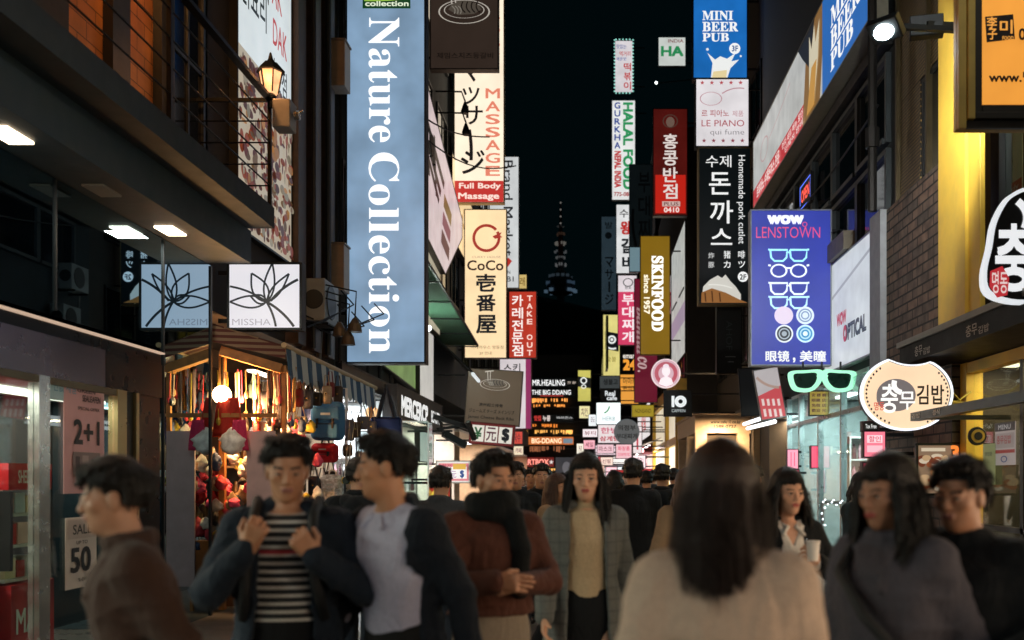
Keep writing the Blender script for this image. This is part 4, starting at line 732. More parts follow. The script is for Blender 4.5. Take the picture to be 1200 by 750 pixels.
fsign('open_neon_sign', 'small neon sign in blue and red reading open, in the strip window row', 'r', 4.6, 20.6, 21.7, 7.35, 7.95, [('t', 'OPEN', 0.15, 0.28, 0.85, 0.72, '#ff5a4a', {'e': 1.5, 'b': 0.02}), ('l', [(0.05, 0.1), (0.95, 0.1), (0.95, 0.9), (0.05, 0.9), (0.05, 0.1)], 0.05, '#5a7aff', 1.5)], '#0c0c18', 0, 0.06)
# glasses sign and optician
gls = []
for k, (yy, sq) in enumerate(((299, 0), (317.5, 1), (338, 0), (354.5, 0.3))):
    c = ('#a8f0ff', '#f2fbff', '#e9f6ff', '#c4f2ff')[k]
    for sx in (-1, 1):
        cx_ = 924 + sx * 11.5
        if k == 1: gls.append(('ring', cx_, yy, 10, 8, 2.2, c, 1.05))
        else:
            q = [(cx_ - 10, yy - 6), (cx_ + 10, yy - 6), (cx_ + 9, yy + 3), (cx_ + 5, yy + 7), (cx_ - 5, yy + 7), (cx_ - 9, yy + 3), (cx_ - 10, yy - 6)]; gls.append(('l', q, 2.4, c, 1.05))
        gls.append(('l', [(924 + sx * 21, yy - 6), (924 + sx * 24, yy - 6.5)], 2.2, c, 1.05))
    gls.append(('l', [(921, yy - 3), (927, yy - 3)], 2, c, 1.05))
lens = [('o', 918, 370, 11, 10.5, '#e2d3ea', 1), ('o', 943, 370, 10.5, 10.5, '#dbeaf6', 1), ('ring', 943, 370, 8, 8, 1.6, '#8aa4cc', 0.8), ('ring', 943, 370, 5, 5, 1.6, '#8aa4cc', 0.8), ('o', 918.5, 391.5, 10.5, 10.5, '#e6edf4', 1), ('o', 918.5, 391.5, 8.6, 8.6, '#1d2a3a'), ('ring', 918.5, 391.5, 6.6, 6.6, 1.4, '#c9d6e4', 0.7), ('o', 918.5, 391.5, 3, 3, '#b9c6d4', 0.7), ('o', 943, 391.5, 10.5, 10.5, '#cfeefa', 1), ('o', 943, 391.5, 8.4, 8.4, '#3a9ad0', 0.9), ('ring', 943, 391.5, 6.4, 6.4, 1.6, '#bfe6f6', 0.9), ('o', 943, 391.5, 2.8, 2.8, '#e6f6fc', 1)]
sign('lens_sign', 'blue lit optician sign with four pairs of spectacles and four contact lenses pictured', 18.8, (881, 247, 973, 427), [
    ('t', 'wow', 899, 252, 942, 263, '#f2f4ff', {'e': 1.05, 'b': 0.06}), ('t', 'LENSTOWN', 886, 266, 961, 279, '#e0527e', {'e': 1, 'b': -0.006}), ('ring', 943, 263, 3, 3, 0.9, '#e0527e', 1),
    ('t', '眼镜', 897, 411, 925, 424, WHT, {'e': 1, 'b': 0.02}), ('t', ',', 929, 419, 932, 425, WHT, {'e': 1, 'b': 0.02}), ('t', '美瞳', 937, 411, 968, 424, WHT, {'e': 1, 'b': 0.02})] + gls + lens, '#3644b0', 0.85, 0.25, '#9aa0a8', wall='r', vary=0.2)
fsign('optical_sign', 'white lit shop panel with black and red lettering beside the blue lens sign', 'r', 4.6, 16.0, 19.4, 3.62, 5.62, [
    ('l', [(0.05, 0.35), (1.0, 0.12)], 0.03, '#b9bcc0'), ('t', 'WOW', 0.28, 0.50, 0.48, 0.62, '#c83a48', {'b': 0.06}), ('t', 'OPTICAL', 0.42, 0.64, 0.86, 0.79, '#15171a', {'b': 0.06}), ('t', 'O', 0.42, 0.64, 0.488, 0.79, '#c83a48', {'b': 0.06})], '#e2e8ea', 0.72, 0.25, '#aab0b2', vary=0.2)
# green spectacles
def spectacles():
    Y = 17.6; base = W(963, 461, Y); r_ = thing('spectacles_sign', 'giant pale green spectacles hanging under the blue lens sign', 'sign', base)
    def frp(x, y, d=0): return W(x, y, Y) + Vector((0, -d, 0))
    def outline(cx_, s, k):
        return [(cx_ - s * 15 * k, 445 - 9.5 * k), (cx_, 445 - 9 * k), (cx_ + s * 14 * k, 445 - 8 * k), (cx_ + s * 16 * k, 445 - 2 * k), (cx_ + s * 12 * k, 445 + 9 * k), (cx_ + s * 3 * k, 445 + 12 * k), (cx_ - s * 7 * k, 445 + 11 * k), (cx_ - s * 14 * k, 445 + 5 * k), (cx_ - s * 17 * k, 445 - 3 * k)]
    mb = MB(); ln = MB()
    for cx_, s in ((943, -1), (983.5, 1)):
        o = smooth(outline(cx_, s, 1.2)); i_ = smooth(outline(cx_, s, 0.86)); n = len(o)
        P = [frp(*q, 0.05) for q in o] + [frp(*q, 0.05) for q in i_] + [frp(*q, -0.05) for q in o] + [frp(*q, -0.05) for q in i_]
        fs = []
        for k in range(n):
            j = (k + 1) % n; fs += [(k, j, n + j, n + k), (2 * n + k, 3 * n + k, 3 * n + j, 2 * n + j), (k, 2 * n + k, 2 * n + j, j), (n + k, n + j, 3 * n + j, 3 * n + k)]
        mb.mesh(P, fs); ln.prism([frp(*q, -0.01) for q in i_], (0, 0.03, 0))
    mb.prism([frp(957, 440, 0.04), frp(970, 440, 0.04), frp(968, 446, 0.04), frp(963, 444, 0.04), frp(959, 446, 0.04)], (0, 0.08, 0))
    mb.build('frame', glow('#a6f4cc', 1.15), r_); ln.build('lens', mat('green_lens', '#0f2b22', 0.2), r_)
    h = MB()
    for x in (941, 963, 985): h.bar(frp(x, 434), frp(x, 424), 0.03)
    h.build('hanger', DK, r_)
spectacles()
# kimbap round sign
def kimbap():
    Y = 11.5; base = W(1062, 505, Y); r_ = thing('kimbap_sign', 'round lit cream sign bitten at the top, with kimbap lettering and white neon rim', 'sign', base)
    pts = []
    for i in range(60):
        a = 2 * math.pi * i / 60; x, y = 1062 + 52 * math.cos(a), 461 + 42 * math.sin(a)
        dx, dy = (x - 1068) / 34, (y - 410) / 19
        if dx * dx + dy * dy < 1: y = 410 + 19 * math.sqrt(max(0, 1 - dx * dx))
        pts.append((x, y))
    cx_, cy_ = 1062, 461
    def sc(k): return [W(cx_ + (x - cx_) * k, cy_ + (y - cy_) * k, Y) for x, y in pts]
    MB().prism([p + Vector((0, 0.02, 0)) for p in sc(1.0)], (0, 0.16, 0)).build('cabinet', mat('painted_metal', '#1a1b1c', 0.4), r_)
    mb = MB(); o, i_ = sc(1.045), sc(0.985); n = len(o); d = Vector((0, -0.03, 0))
    P = [p + d for p in o] + [p + d for p in i_] + [p + Vector((0, 0.02, 0)) for p in o]; fs = []
    for k in range(n): j = (k + 1) % n; fs += [(k, j, n + j, n + k), (k, 2 * n + k, 2 * n + j, j)]
    mb.mesh(P, fs).build('neon_rim', glow('#eef4fb', 1.3), r_)
    MB().prism(sc(0.985), (0, 0.018, 0)).build('face', glow('#f6d7b2', 1.08, 0.12), r_)
    dots = [('o', 1062 + 48 * math.cos(R(a)), 461 + 38.5 * math.sin(R(a)), 1.1, 1.4, '#2a2420') for a in range(-38, 232, 7) if not (60 < a < 110)]
    artwork(r_, lambda x, y, dd: W(x, y, Y) + Vector((0, -dd, 0)), [('o', 1050, 463, 23, 19, '#8f8789', 0.55), ('o', 1036, 466, 9, 12, '#8f8789', 0.55), ('t', '충', 1032, 450, 1052, 484, '#fbfaf6', {'e': 1.1, 'b': 0.015}), ('t', '무', 1054, 459, 1072, 480, '#fbfaf6', {'e': 1.1, 'b': 0.015}), ('l', arc(1048, 446, 1056, 460, 0.5), 6, '#fbfaf6', 1.1),
        ('t', '김밥', 1074, 451, 1106, 474, '#2a1d16', {'b': 0.02}), ('t', '명동', 1024, 471, 1036, 481, '#d8584a', {'e': 0.9, 'b': 0.02})] + dots)
    mb = MB(); mb.tube([W(1118, 470, Y) + Vector((0, 0.1, 0)), Vector((4.6, Y + 0.5, W(0, 470, Y).z))], 0.02); mb.tube([W(1095, 432, Y) + Vector((0, 0.1, 0)), Vector((4.6, Y + 0.5, W(0, 470, Y).z - 0.1))], 0.012)
    mb.tube([W(1090, 495, Y) + Vector((0, 0.1, 0)), Vector((4.6, Y + 0.5, W(0, 455, Y).z))], 0.012)
    mb.build('bracket', mat('yellow_bracket', '#8a7a2a', 0.4, 0.4), r_)
kimbap()
# orange box sign, top right
def orange():
    Y = 8.0; a, b = W(1150, -40, Y), W(1290, 122, Y); r_ = thing('orange_box_sign', 'deep box sign with a glowing orange face and thick olive frame, top right', 'sign', (a.x, Y, b.z))
    olive = mat('olive_frame', '#b09344', 0.65, 0.0, vary=0.12)
    x0, x1, z0, z1 = a.x - 0.19, b.x, b.z - 0.2, a.z
    MB().box(x0, x1, Y + 0.02, Y + 0.1, z0, z1).build('cabinet', olive, r_, bevel=0.01)
    for i_, (w0, w1, dy, c_) in enumerate(((0.19, 0.125, -0.02, olive), (0.123, 0.065, -0.05, olive), (0.063, 0.004, -0.03, mat('dark_olive', '#2a241a', 0.5, 0.2)))):
        MB().box(a.x - w0, a.x - w1, Y + dy, Y + 0.016, b.z - w0 - 0.01, z1).build('rim', c_, r_, bevel=0.006)
        MB().box(a.x - w1 + 0.002, x1, Y + dy, Y + 0.016, b.z - w0 - 0.01, b.z - w1 - 0.012).build('rim', mat('dark_olive', '#2a241a', 0.5, 0.2), r_, bevel=0.006)
    MB().box(a.x, x1, Y, Y + 0.012, b.z, z1).build('face', glow('#f2a040', 0.95, 0.12, 3), r_)
    artwork(r_, lambda x, y, d: W(x, y, Y) + Vector((0, -d, 0)), [('p', [(1154, 20), (1187, 17), (1189, 46), (1156, 50)], '#1d120b'), ('t', '李', 1156, 20, 1168, 34, '#f2a448', {'e': 0.9, 'b': 0.02}), ('t', '子', 1157, 34, 1168, 47, '#f2a448', {'e': 0.9, 'b': 0.02}), ('t', '미', 1171, 24, 1186, 40, '#f2a448', {'e': 0.9, 'b': 0.02}), ('t', 'FOOD', 1174, 43, 1187, 47.5, '#f2a448', {'e': 0.9, 'b': 0.02}),
        ('t', '02-757', 1193, 34, 1240, 48, '#2a1509', {'b': 0.03}), ('t', 'www.명동', 1158, 84, 1226, 98, '#2a1509', {'b': 0.03})])
    MB().bar((x1, Y + 0.4, z0 + 0.5), (5.5, Y + 0.4, z0 + 0.5), 0.08).build('bracket', DK, r_)
orange()
# names on the food hall at the end
YE = 79.7
def hall(label, rect, items, bg='#0d1316', em=0.2): sign('hall_sign', label, YE, rect, items, bg, em, 0.12, '#11181c', lip=0.04)
hall('white lettering of the healing cafe, top row on the food hall', (618, 443, 676, 454), [('t', 'MR.HEALING', 624, 445, 662, 452, WHT, {'e': 1.2, 'b': 0.015}), ('p', [(618.5, 446), (620, 445), (621, 446), (622, 445), (623.4, 446), (621, 450)], WHT, 1), ('t', '7F 8F', 665, 447, 675, 450, '#d8c8b8', {'e': 0.8})])
hall('white lettering with a red line, second row on the food hall', (620, 456, 674, 465), [('t', 'THE BIG DDANG', 623, 457, 669, 462.5, WHT, {'e': 1.2, 'b': 0.015}), ('box', 633, 463, 660, 464.5, '#b03a34', 0.8)])
hall('bright orange lettering, wide row low on the food hall', (616, 512, 672, 521), [('t', 'BIG-DDANG', 623, 513.5, 658, 519.5, '#ffd9b0', {'e': 1.5, 'b': 0.02}), ('box', 660, 514, 671, 519.5, '#8fa8b8', 0.6)], '#d8763a', 0.8)
hall('red and white lettering, middle row on the food hall', (618, 486, 672, 495), [('t', '맛집', 626, 487, 634, 493, '#d8403a', {'e': 1, 'b': 0.03}), ('t', '누룽', 636, 487, 645, 493.5, '#e8d8d0', {'e': 1, 'b': 0.03}), ('t', '파파존스', 652, 488, 671, 491, '#d8d8d8', {'e': 0.8})])
hall('red shop name board with glowing letters at the foot of the food hall', (611, 536, 649, 547), [('t', 'ARTBOX', 613, 538, 643, 545, '#ff9a8a', {'e': 1.5, 'b': 0.02}), ('star', 646, 541.5, 3, '#e9e4e0', 0.9)], '#8a2a26', 0.6)
for (ya, yb, c) in ((467, 472, '#e8964a'), (474, 477, '#d8843a'), (497, 501, '#c8702a'), (504, 509, '#e0a050'), (523, 530, '#7a4a30'), (549, 553, '#f0b060')):
    k = rnd.randint(4, 7); xs = sorted(rnd.uniform(618, 668) for _ in range(k)); r_ = thing('lit_ribbon_window', 'row of small %s lights on the food hall between %s' % ({467: 'orange', 474: 'dull orange', 497: 'brown', 504: 'amber', 523: 'dim reddish', 549: 'warm yellow'}[ya], {467: 'the second and middle name rows, upper', 474: 'the second and middle name rows, lower', 497: 'the middle row and the orange row, upper', 504: 'the middle row and the orange row, lower', 523: 'the orange row and the red board', 549: 'the red board and the crowd'}[ya]), 'window', W(643, yb, YE))
    mb = MB()
    for i, x in enumerate(xs):
        for q in range(3):
            xx = x + q * 3; p, s = W(xx, ya, YE), W(xx + rnd.uniform(0.8, 2.4), ya + (yb - ya) * rnd.uniform(0.5, 1), YE); mb.box(p.x, s.x, YE - 0.02, YE + 0.25, s.z, p.z)
    mb.build('pane', glow(c, 1.8, 0.4, 1.0), r_)
sign('grey_poster', 'grey panel beside the red name board at the foot of the food hall', 79, (651, 536, 676, 562), [('o', 664, 548, 5, 7, '#8a8a90')], '#4a4c52', 0.5, 0.1)

fsign('wall_lightbox', 'white lit panel on the wall right of the gold sign', 'r', 3.7, 38.2, 44.5, 6.4, 11.5, [('box', 0.0, 0.6, 1.0, 0.75, '#b9a8c0', 0.6)], '#dfe2dc', 0.6, vary=0.3)
r_ = thing('lamp', 'tiny distant white lamp above the dark red sign', 'lamp', W(769, 97, 50)); MB().ball(W(769, 97, 50), 0.07, 10, 6).build('bulb', glow('#f4fffa', 4, name='lit_lamp'), r_); MB().bar(W(769, 97, 50) + Vector((0.1, 0.05, 0)), (5.2, 50.1, W(769, 97, 50).z + 0.2), 0.04).build('arm', DK, r_)

ef = thing('corner_shop', 'bright white and pink lit shop closing the street to the right of the food hall', 'shopfront', (2, 85.8, 0))
MB().box(0.45, 3.5, 85.7, 85.99, 0.1, 4.6).build('front', mat('corner_front', '#8a8488', 0.6), ef)
for k, (c, e, x0, x1, z0, z1) in enumerate((('#fff2f0', 1.3, 0.5, 1.4, 0.3, 2.6), ('#ffd0d8', 1.2, 1.5, 2.4, 0.3, 2.6), ('#f4f8fa', 1.3, 2.5, 3.4, 0.3, 2.6), ('#e85a66', 0.9, 0.5, 1.9, 2.8, 3.4), ('#f6efe8', 1.2, 2.0, 3.4, 2.8, 3.4), ('#f7dfe6', 1.0, 0.6, 3.3, 3.6, 4.4))): MB().box(x0, x1, 85.62, 85.69, z0, z1).build('lit_panel', glow(c, e, 0.3, 0.8), ef)
hf = thing('ground_shop', 'warm lit shop windows at the foot of the food hall', 'shopfront', (-3, 79.8, 0))
for k in range(4): MB().box(-5.4 + k * 1.3, -4.3 + k * 1.3, 79.75, 79.85, 0.3, 1.75).build('lit_window', glow('#ffcf9a', 1.3, 0.4, 0.8), hf)
# ================================================================== lamps
def floodlight(label, loc, aim, wall_x, power, disc=60):
    r_ = thing('floodlight', label, 'floodlight', loc); L = Vector(loc); d = (Vector(aim) - L).normalized()
    u = d.cross(Vector((0, 0, 1))).normalized(); v = u.cross(d)
    q = lambda a, b, c: L + u * a + v * b + d * c
    MB().prism([q(-.16, -.11, -.1), q(.16, -.11, -.1), q(.16, .11, -.1), q(-.16, .11, -.1)], d * 0.1).build('housing', DK, r_, bevel=0.01)
    MB().prism([q(.1 * math.cos(a_), .075 * math.sin(a_), 0.001) for a_ in [k_ * math.pi / 10 for k_ in range(20)]], d * 0.02).build('lens', glow('#eafcff', disc, name='lit_lamp'), r_)
    MB().bar(q(0, 0, -.1), (wall_x, L.y + 0.2, L.z + 0.05), 0.05).build('arm', DK, r_)
    l = lamp('floodlight_lamp', 'SPOT', L + d * 0.03, power, '#f2f5f2', 0.08, r_, None, spot=105)
    l.rotation_euler = d.to_track_quat('-Z', 'Y').to_euler()
    return r_
floodlight('dazzling white floodlight on a black arm, left of the orange box sign', W(1036, 37, 9.6), (-0.6, 6.2, 0.5), 4.6, 420, 30)
floodlight('added small black floodlight turned to the brick wall, on the arm of the dazzling one', (3.35, 9.9, 6.05), (4.5, 15, 5.2), 5.4, 900)  # made-up second head, there to light the brick
floodlight('added unseen floodlight on the right wall behind the viewer', (4.3, -3.2, 5.2), (-0.4, 5.0, 1.0), 5.4, 180)  # unseen, added to light the faces from in front
floodlight('added unseen floodlight on the left wall behind the viewer', (-3.9, -3.6, 4.0), (0.6, 5.0, 1.2), -5.2, 120)  # unseen partner on the left, added for the same frontal light
floodlight('added unseen floodlight on the right wall lighting the yellow column', (2.9, 5.8, 8.4), (4.6, 13, 5.2), 5.4, 380)  # out of view, added to brighten the column and brick
# lantern on the end post of the balcony, and the box fixed beside it
def lantern():
    Y = 11.3; x, z = W(317, 0, Y).x, W(0, 116, Y).z; r_ = thing('lantern', 'old style black carriage lantern with a warm light on the balcony corner post', 'lantern', (x, Y, z))
    MB().lathe((x, Y, z), [(0.03, -0.1), (0.035, -0.02), (0.06, 0.0), (0.07, 0.03), (0.04, 0.06)], 8).build('base', DK, r_)
    MB().lathe((x, Y, z), [(0.085, 0.06), (0.13, 0.30)], 6).build('pane', glow('#ffb981', 1.5, 0.5, 9), r_)
    mb = MB()
    for k in range(6): a = k * math.pi / 3; mb.bar((x + 0.087 * math.cos(a), Y + 0.087 * math.sin(a), z + 0.06), (x + 0.134 * math.cos(a), Y + 0.134 * math.sin(a), z + 0.3), 0.014)
    mb.build('frame', DK, r_)
    MB().lathe((x, Y, z), [(0.165, 0.30), (0.16, 0.315), (0.075, 0.41), (0.05, 0.42), (0.03, 0.45), (0.012, 0.52), (0.004, 0.53)], 6).build('roof', DK, r_)
    lamp('lantern_lamp', 'POINT', (x, Y - 0.2, z + 0.2), 6, '#ffb070', 0.06, r_)
lantern()
a, b = W(322, 119, 11.3), W(343, 152, 11.3); r_ = thing('camera_box', 'small grey box housing with a metal clamp fixed under the lantern', 'box', (a.x, 11.3, b.z))
MB().box(a.x, b.x, 11.2, 11.45, b.z, a.z).build('housing', mat('grey_housing', '#8e8c88', 0.4, 0.2), r_, bevel=0.012); MB().lathe((b.x + 0.05, 11.3, (a.z + b.z) / 2), [(0.05, -0.03), (0.055, 0.0), (0.05, 0.03)], 10, 'x').tube([(b.x, 11.3, (a.z + b.z) / 2), (b.x + 0.12, 11.3, (a.z + b.z) / 2 + 0.05)], 0.015).build('clamp', steel, r_)

# ================================================================== market stall, left
def onplane(px, py, X): Y = F * X / (px - CX); return Vector((X, Y, CZ + (HY - py) * Y / F))
st = thing('market_stall', 'market stall with striped awnings crammed with hanging bags and accessories', 'stall', (-4.6, 14, 0))
wood = mat('stall_wood', '#a9743f', 0.6, vary=0.25, scale=9, bump=0.15)
redstripe = stripes('red_awning', '#4a241f', '#7d6650', 1, 0.22, 0.5); bluestripe = stripes('blue_awning', '#3f5f80', '#cfd6da', 1, 0.46, 0.5)
c0, c1 = Vector((-3.65, 12.0, 3.17)), Vector((-4.49, 11.75, 3.42)); c2, c3 = Vector((-3.65, 17.0, 3.12)), Vector((-4.49, 17.0, 3.5))
MB().prism([c0, c2, c3, c1], (0, 0, 0.02)).build('awning', redstripe, st)
mb = MB(); n = 22
for i in range(n):
    a_, b_ = c0.lerp(c2, i / n), c0.lerp(c2, (i + 1) / n)
    h = 0.34 + 0.035 * math.sin(i * math.pi)
    mb.prism([a_ + Vector((0.012 * math.sin(i * 1.9), 0, 0)), b_ + Vector((0.012 * math.sin(i * 1.9 + 1.9), 0, 0)), b_ + Vector((0.03 + 0.02 * math.sin(i * 1.9 + 1.9), 0, -0.32)), (a_ + b_) / 2 + Vector((0.03, 0, -0.38)), a_ + Vector((0.03 + 0.02 * math.sin(i * 1.9), 0, -0.32))], (0.006, 0, 0))
mb.build('valance', bluestripe, st)
MB().prism([c1 + Vector((0, -0.03, 0)), c0 + Vector((0, -0.03, 0)), c0 + Vector((0, -0.03, -0.14)), c1 + Vector((0, -0.03, -0.2))], (0, 0.012, 0)).build('valance', stripes('red_side', '#5a2c26', '#8a7460', 2, 0.07, 0.5), st)
for a_, b_, w_ in (((-4.4, 11.9, 3.12), (-3.72, 12.05, 2.92), 0.11), ((-3.7, 12.05, 2.92), (-3.7, 16.9, 2.92), 0.08), ((-4.45, 12.1, 0), (-4.45, 12.1, 3.1), 0.07), ((-3.7, 12.1, 0), (-3.7, 12.1, 2.9), 0.05), ((-3.7, 16.9, 0), (-3.7, 16.9, 2.9), 0.06), ((-4.4, 11.95, 2.35), (-3.75, 11.95, 2.35), 0.05)):
    MB().bar(a_, b_, w_).build('beam', wood, st)
MB().tube([c0 + Vector((0, -0.08, 0.02)), c2 + Vector((0, 0.05, 0.02))], 0.035).build('roller', mat('roller_cream', '#c9ad80', 0.5), st)
MB().box(-5.3, -3.9, 12.4, 16.8, 0, 0.82).build('counter', mat('counter_wood', '#6a4a2e', 0.6, vary=0.3), st)
for z in (1.2, 1.75, 2.3): MB().box(-5.75, -5.4, 12.0, 17.0, z, z + 0.03).build('shelf', wood, st)
bl = thing('light_bulb', 'glaring bare bulb hanging in the market stall', 'lamp', (-4.47, 12.35, 2.62))
MB().ball((-4.42, 12.0, 2.6), 0.11, 14, 9).build('bulb', glow('#ffd9a0', 30, name='lit_lamp'), bl); MB().tube([(-4.42, 12.0, 2.7), (-4.42, 12.0, 3.05)], 0.012).build('cord', DK, bl)
lamp('bulb_lamp', 'POINT', (-4.3, 12.1, 2.45), 260, '#ffbe78', 0.09, bl)
lamp('stall_tube', 'AREA', (-4.5, 14.8, 3.0), 60, '#ffe9cf', 0.3, st, (0, 0, 0), 3.4)
MB().box(-4.6, -4.5, 13.4, 16.4, 3.03, 3.06).build('strip_lamp', glow('#fff0d8', 5, name='lit_lamp'), st)
# goods
def rbox(x0, x1, y0, y1, z0, z1, name, m, parent, bev=0.04):
    o = MB().box(x0, x1, y0, y1, z0, z1).build(name, m, parent); b = o.modifiers.new('round', 'BEVEL'); b.width = bev; b.segments = 4
    for p in o.data.polygons: p.use_smooth = True
    return o
def backpack(label, px0, px1, py0, py1, Y, m, trim, pocket=None):
    a, b = W(px0, py0, Y), W(px1, py1, Y); r_ = thing('backpack', label, 'backpack', ((a.x + b.x) / 2, Y, b.z)); w_, h = b.x - a.x, a.z - b.z
    rbox(a.x, b.x, Y, Y + 0.2, b.z, a.z, 'body', m, r_, w_ * 0.2)
    rbox(a.x + w_ * 0.12, b.x - w_ * 0.12, Y - 0.07, Y + 0.02, b.z + h * 0.04, b.z + h * 0.45, 'pocket', pocket or m, r_, w_ * 0.09)
    rbox(a.x + w_ * 0.1, b.x - w_ * 0.1, Y - 0.035, Y + 0.02, b.z + h * 0.52, b.z + h * 0.86, 'flap', m, r_, w_ * 0.09)
    MB().box(a.x + w_ * 0.2, b.x - w_ * 0.2, Y - 0.078, Y - 0.066, b.z + h * 0.40, b.z + h * 0.425).build('zip', trim, r_)
    for x in (a.x + w_ * 0.27, b.x - w_ * 0.27): MB().box(x - 0.012, x + 0.012, Y - 0.085, Y - 0.03, b.z + h * 0.3, b.z + h * 0.55).build('strap', trim, r_)
    MB().tube([((a.x + b.x) / 2 + 0.05 * math.cos(t), Y + 0.12, a.z + 0.06 * math.sin(t)) for t in [math.pi * k / 8 for k in range(9)]], 0.012).build('handle', trim, r_)
    MB().box(a.x + w_ * 0.36, b.x - w_ * 0.36, Y - 0.042, Y - 0.034, b.z + h * 0.64, b.z + h * 0.70).build('badge', mat('badge', '#c9d4d4', 0.5), r_)
blk = mat('black_web', '#121416', 0.7)
backpack('dusty blue backpack hanging at the front of the market stall', 362, 402, 470, 516, 13.4, cloth('blue_canvas', '#4a80b4'), blk)
backpack('red backpack hanging below the blue backpack', 363, 394, 519, 542, 13.4, cloth('red_canvas', '#c22a36'), blk)
backpack('small white backpack printed with brown spots, hanging low on the stall', 374, 400, 556, 592, 13.2, mat('spotted', '#e9ded0', 0.7, vary=0.6, scale=24), mat('white_web', '#ded6ca', 0.7))
seq = bpy.data.materials.new('sequins'); seq.use_nodes = True; t_ = seq.node_tree; p_ = t_.nodes['Principled BSDF']; v_ = t_.nodes.new('ShaderNodeTexVoronoi'); v_.inputs['Scale'].default_value = 60
p_.inputs['Base Color'].default_value = (0.008, 0.02, 0.09, 1); p_.inputs['Metallic'].default_value = 0.6; p_.inputs['Roughness'].default_value = 0.25
tc_ = t_.nodes.new('ShaderNodeTexCoord'); t_.links.new(tc_.outputs['Object'], v_.inputs['Vector']); b_ = t_.nodes.new('ShaderNodeBump'); b_.inputs['Strength'].default_value = 1; t_.links.new(v_.outputs['Color'], b_.inputs['Height']); t_.links.new(b_.outputs[0], p_.inputs['Normal'])
def tote(label, px0, px1, py0, py1, pyt, Y, m, hm):
    a, b = W(px0, py0, Y), W(px1, py1, Y); r_ = thing('tote_bag', label, 'bag', ((a.x + b.x) / 2, Y, b.z)); w_ = b.x - a.x; tz_ = W(0, pyt, Y).z
    rbox(a.x, b.x, Y, Y + 0.16, b.z, a.z, 'body', m, r_, 0.05)
    for dy in (0.03, 0.13):
        MB().tube([(a.x + w_ * 0.22, Y + dy, a.z - 0.04), (a.x + w_ * 0.36, Y + dy, (a.z + tz_) / 2), ((a.x + b.x) / 2, Y + 0.08, tz_), (b.x - w_ * 0.36, Y + dy, (a.z + tz_) / 2), (b.x - w_ * 0.22, Y + dy, a.z - 0.04)], 0.022).build('handle', hm, r_)
tote('navy sequinned tote bag hanging by its handles under the next awning', 433, 470, 488, 522, 452, 14.2, seq, mat('navy_handle', '#141c30', 0.6))
tote('dark sequinned shoulder bag hanging behind the blue backpack', 352, 370, 466, 508, 446, 14.2, seq, blk)
def hanging(label, px, py0, py1, w_px, Y, m, name='scarf', group='scarves and ties hanging in the stall'):
    a, b = W(px - w_px / 2, py0, Y), W(px + w_px / 2, py1, Y); mb = MB(); n = 9; k = 6
    V = []; ph = rnd.uniform(0, 6)
    for i in range(n):
        z = a.z + (b.z - a.z) * i / (n - 1)
        for j in range(k):
            x = a.x + (b.x - a.x) * (0.5 + (j / (k - 1) - 0.5) * (0.6 + 0.4 * i / n)); V.append((x, Y + 0.025 * math.sin(j * 2.4 + ph + i * 0.3), z))
    F_ = [(i * k + j, i * k + j + 1, (i + 1) * k + j + 1, (i + 1) * k + j) for i in range(n - 1) for j in range(k - 1)]
    o = MB().mesh(V, F_).build(name, m, None, smooth=True); s_ = o.modifiers.new('thick', 'SOLIDIFY'); s_.thickness = 0.012
    o['label'] = label; o['category'] = name
    if group: o['group'] = group
    return o
for px, w_, c, lb in ((316, 7, '#4a3a3a', 'dark scarf hanging first from the left in the stall'), (323, 7, '#e6d6c4', 'cream scarf hanging in the stall'), (330, 6, '#3a3438', 'charcoal scarf hanging between the cream and gold scarves'), (335, 5, '#b9823e', 'gold scarf hanging in the stall'), (340, 5, '#8a5a34', 'brown scarf hanging beside the gold one'), (345, 5, '#c9a066', 'tan scarf hanging last in the row, beside the dark bag')):
    hanging(lb, px, 430, rnd.uniform(478, 496), w_, 12.3 + rnd.uniform(-.1, .1), cloth('scarf_cloth', c))
r_ = thing('display_board', 'pale pink board standing in front of the market stall goods', 'board', W(305, 600, 11.9)); a, b = W(289, 505, 11.9), W(322, 640, 11.9)
MB().box(a.x, b.x, 11.9, 11.93, 0.3, a.z).build('panel', mat('pink_board', '#cdb0b0', 0.6, vary=0.1), r_); MB().bar((a.x + 0.05, 11.95, 0), (a.x + 0.05, 11.95, a.z - 0.1), 0.04).build('leg', wood, r_); MB().bar((b.x - 0.05, 11.95, 0), (b.x - 0.05, 11.95, a.z - 0.1), 0.04).build('leg', wood, r_)
r_ = thing('wire_rack', 'white wire grid rack beside the blue backpack', 'rack', W(394, 640, 13.8)); a, b = W(380, 455, 13.8), W(406, 600, 13.8); mb = MB()
for k in range(6): x = a.x + (b.x - a.x) * k / 5; mb.tube([(x, 13.8, 0.05), (x, 13.8, a.z)], 0.007, 5)
for k in range(20): z = 0.1 + (a.z - 0.1) * k / 19; mb.tube([(a.x, 13.8, z), (b.x, 13.8, z)], 0.005, 5)
mb.build('grid', mat('white_wire', '#e9eaea', 0.4), r_); MB().bar((a.x, 13.8, 0), (a.x, 13.8, a.z), 0.03).build('post', mat('white_wire', '#e9eaea', 0.4), r_); MB().bar((b.x, 13.8, 0), (b.x, 13.8, a.z), 0.03).build('post', mat('white_wire', '#e9eaea', 0.4), r_)
rbox(*[W(323, 0, 12.4).x, W(355, 0, 12.4).x, 12.4, 12.7, W(0, 525, 12.4).z, W(0, 512, 12.4).z], 'wooden_box', wood, None, 0.01)
o = bpy.data.objects['wooden_box']; o['label'] = 'flat wooden box below the hanging scarves'; o['category'] = 'box'
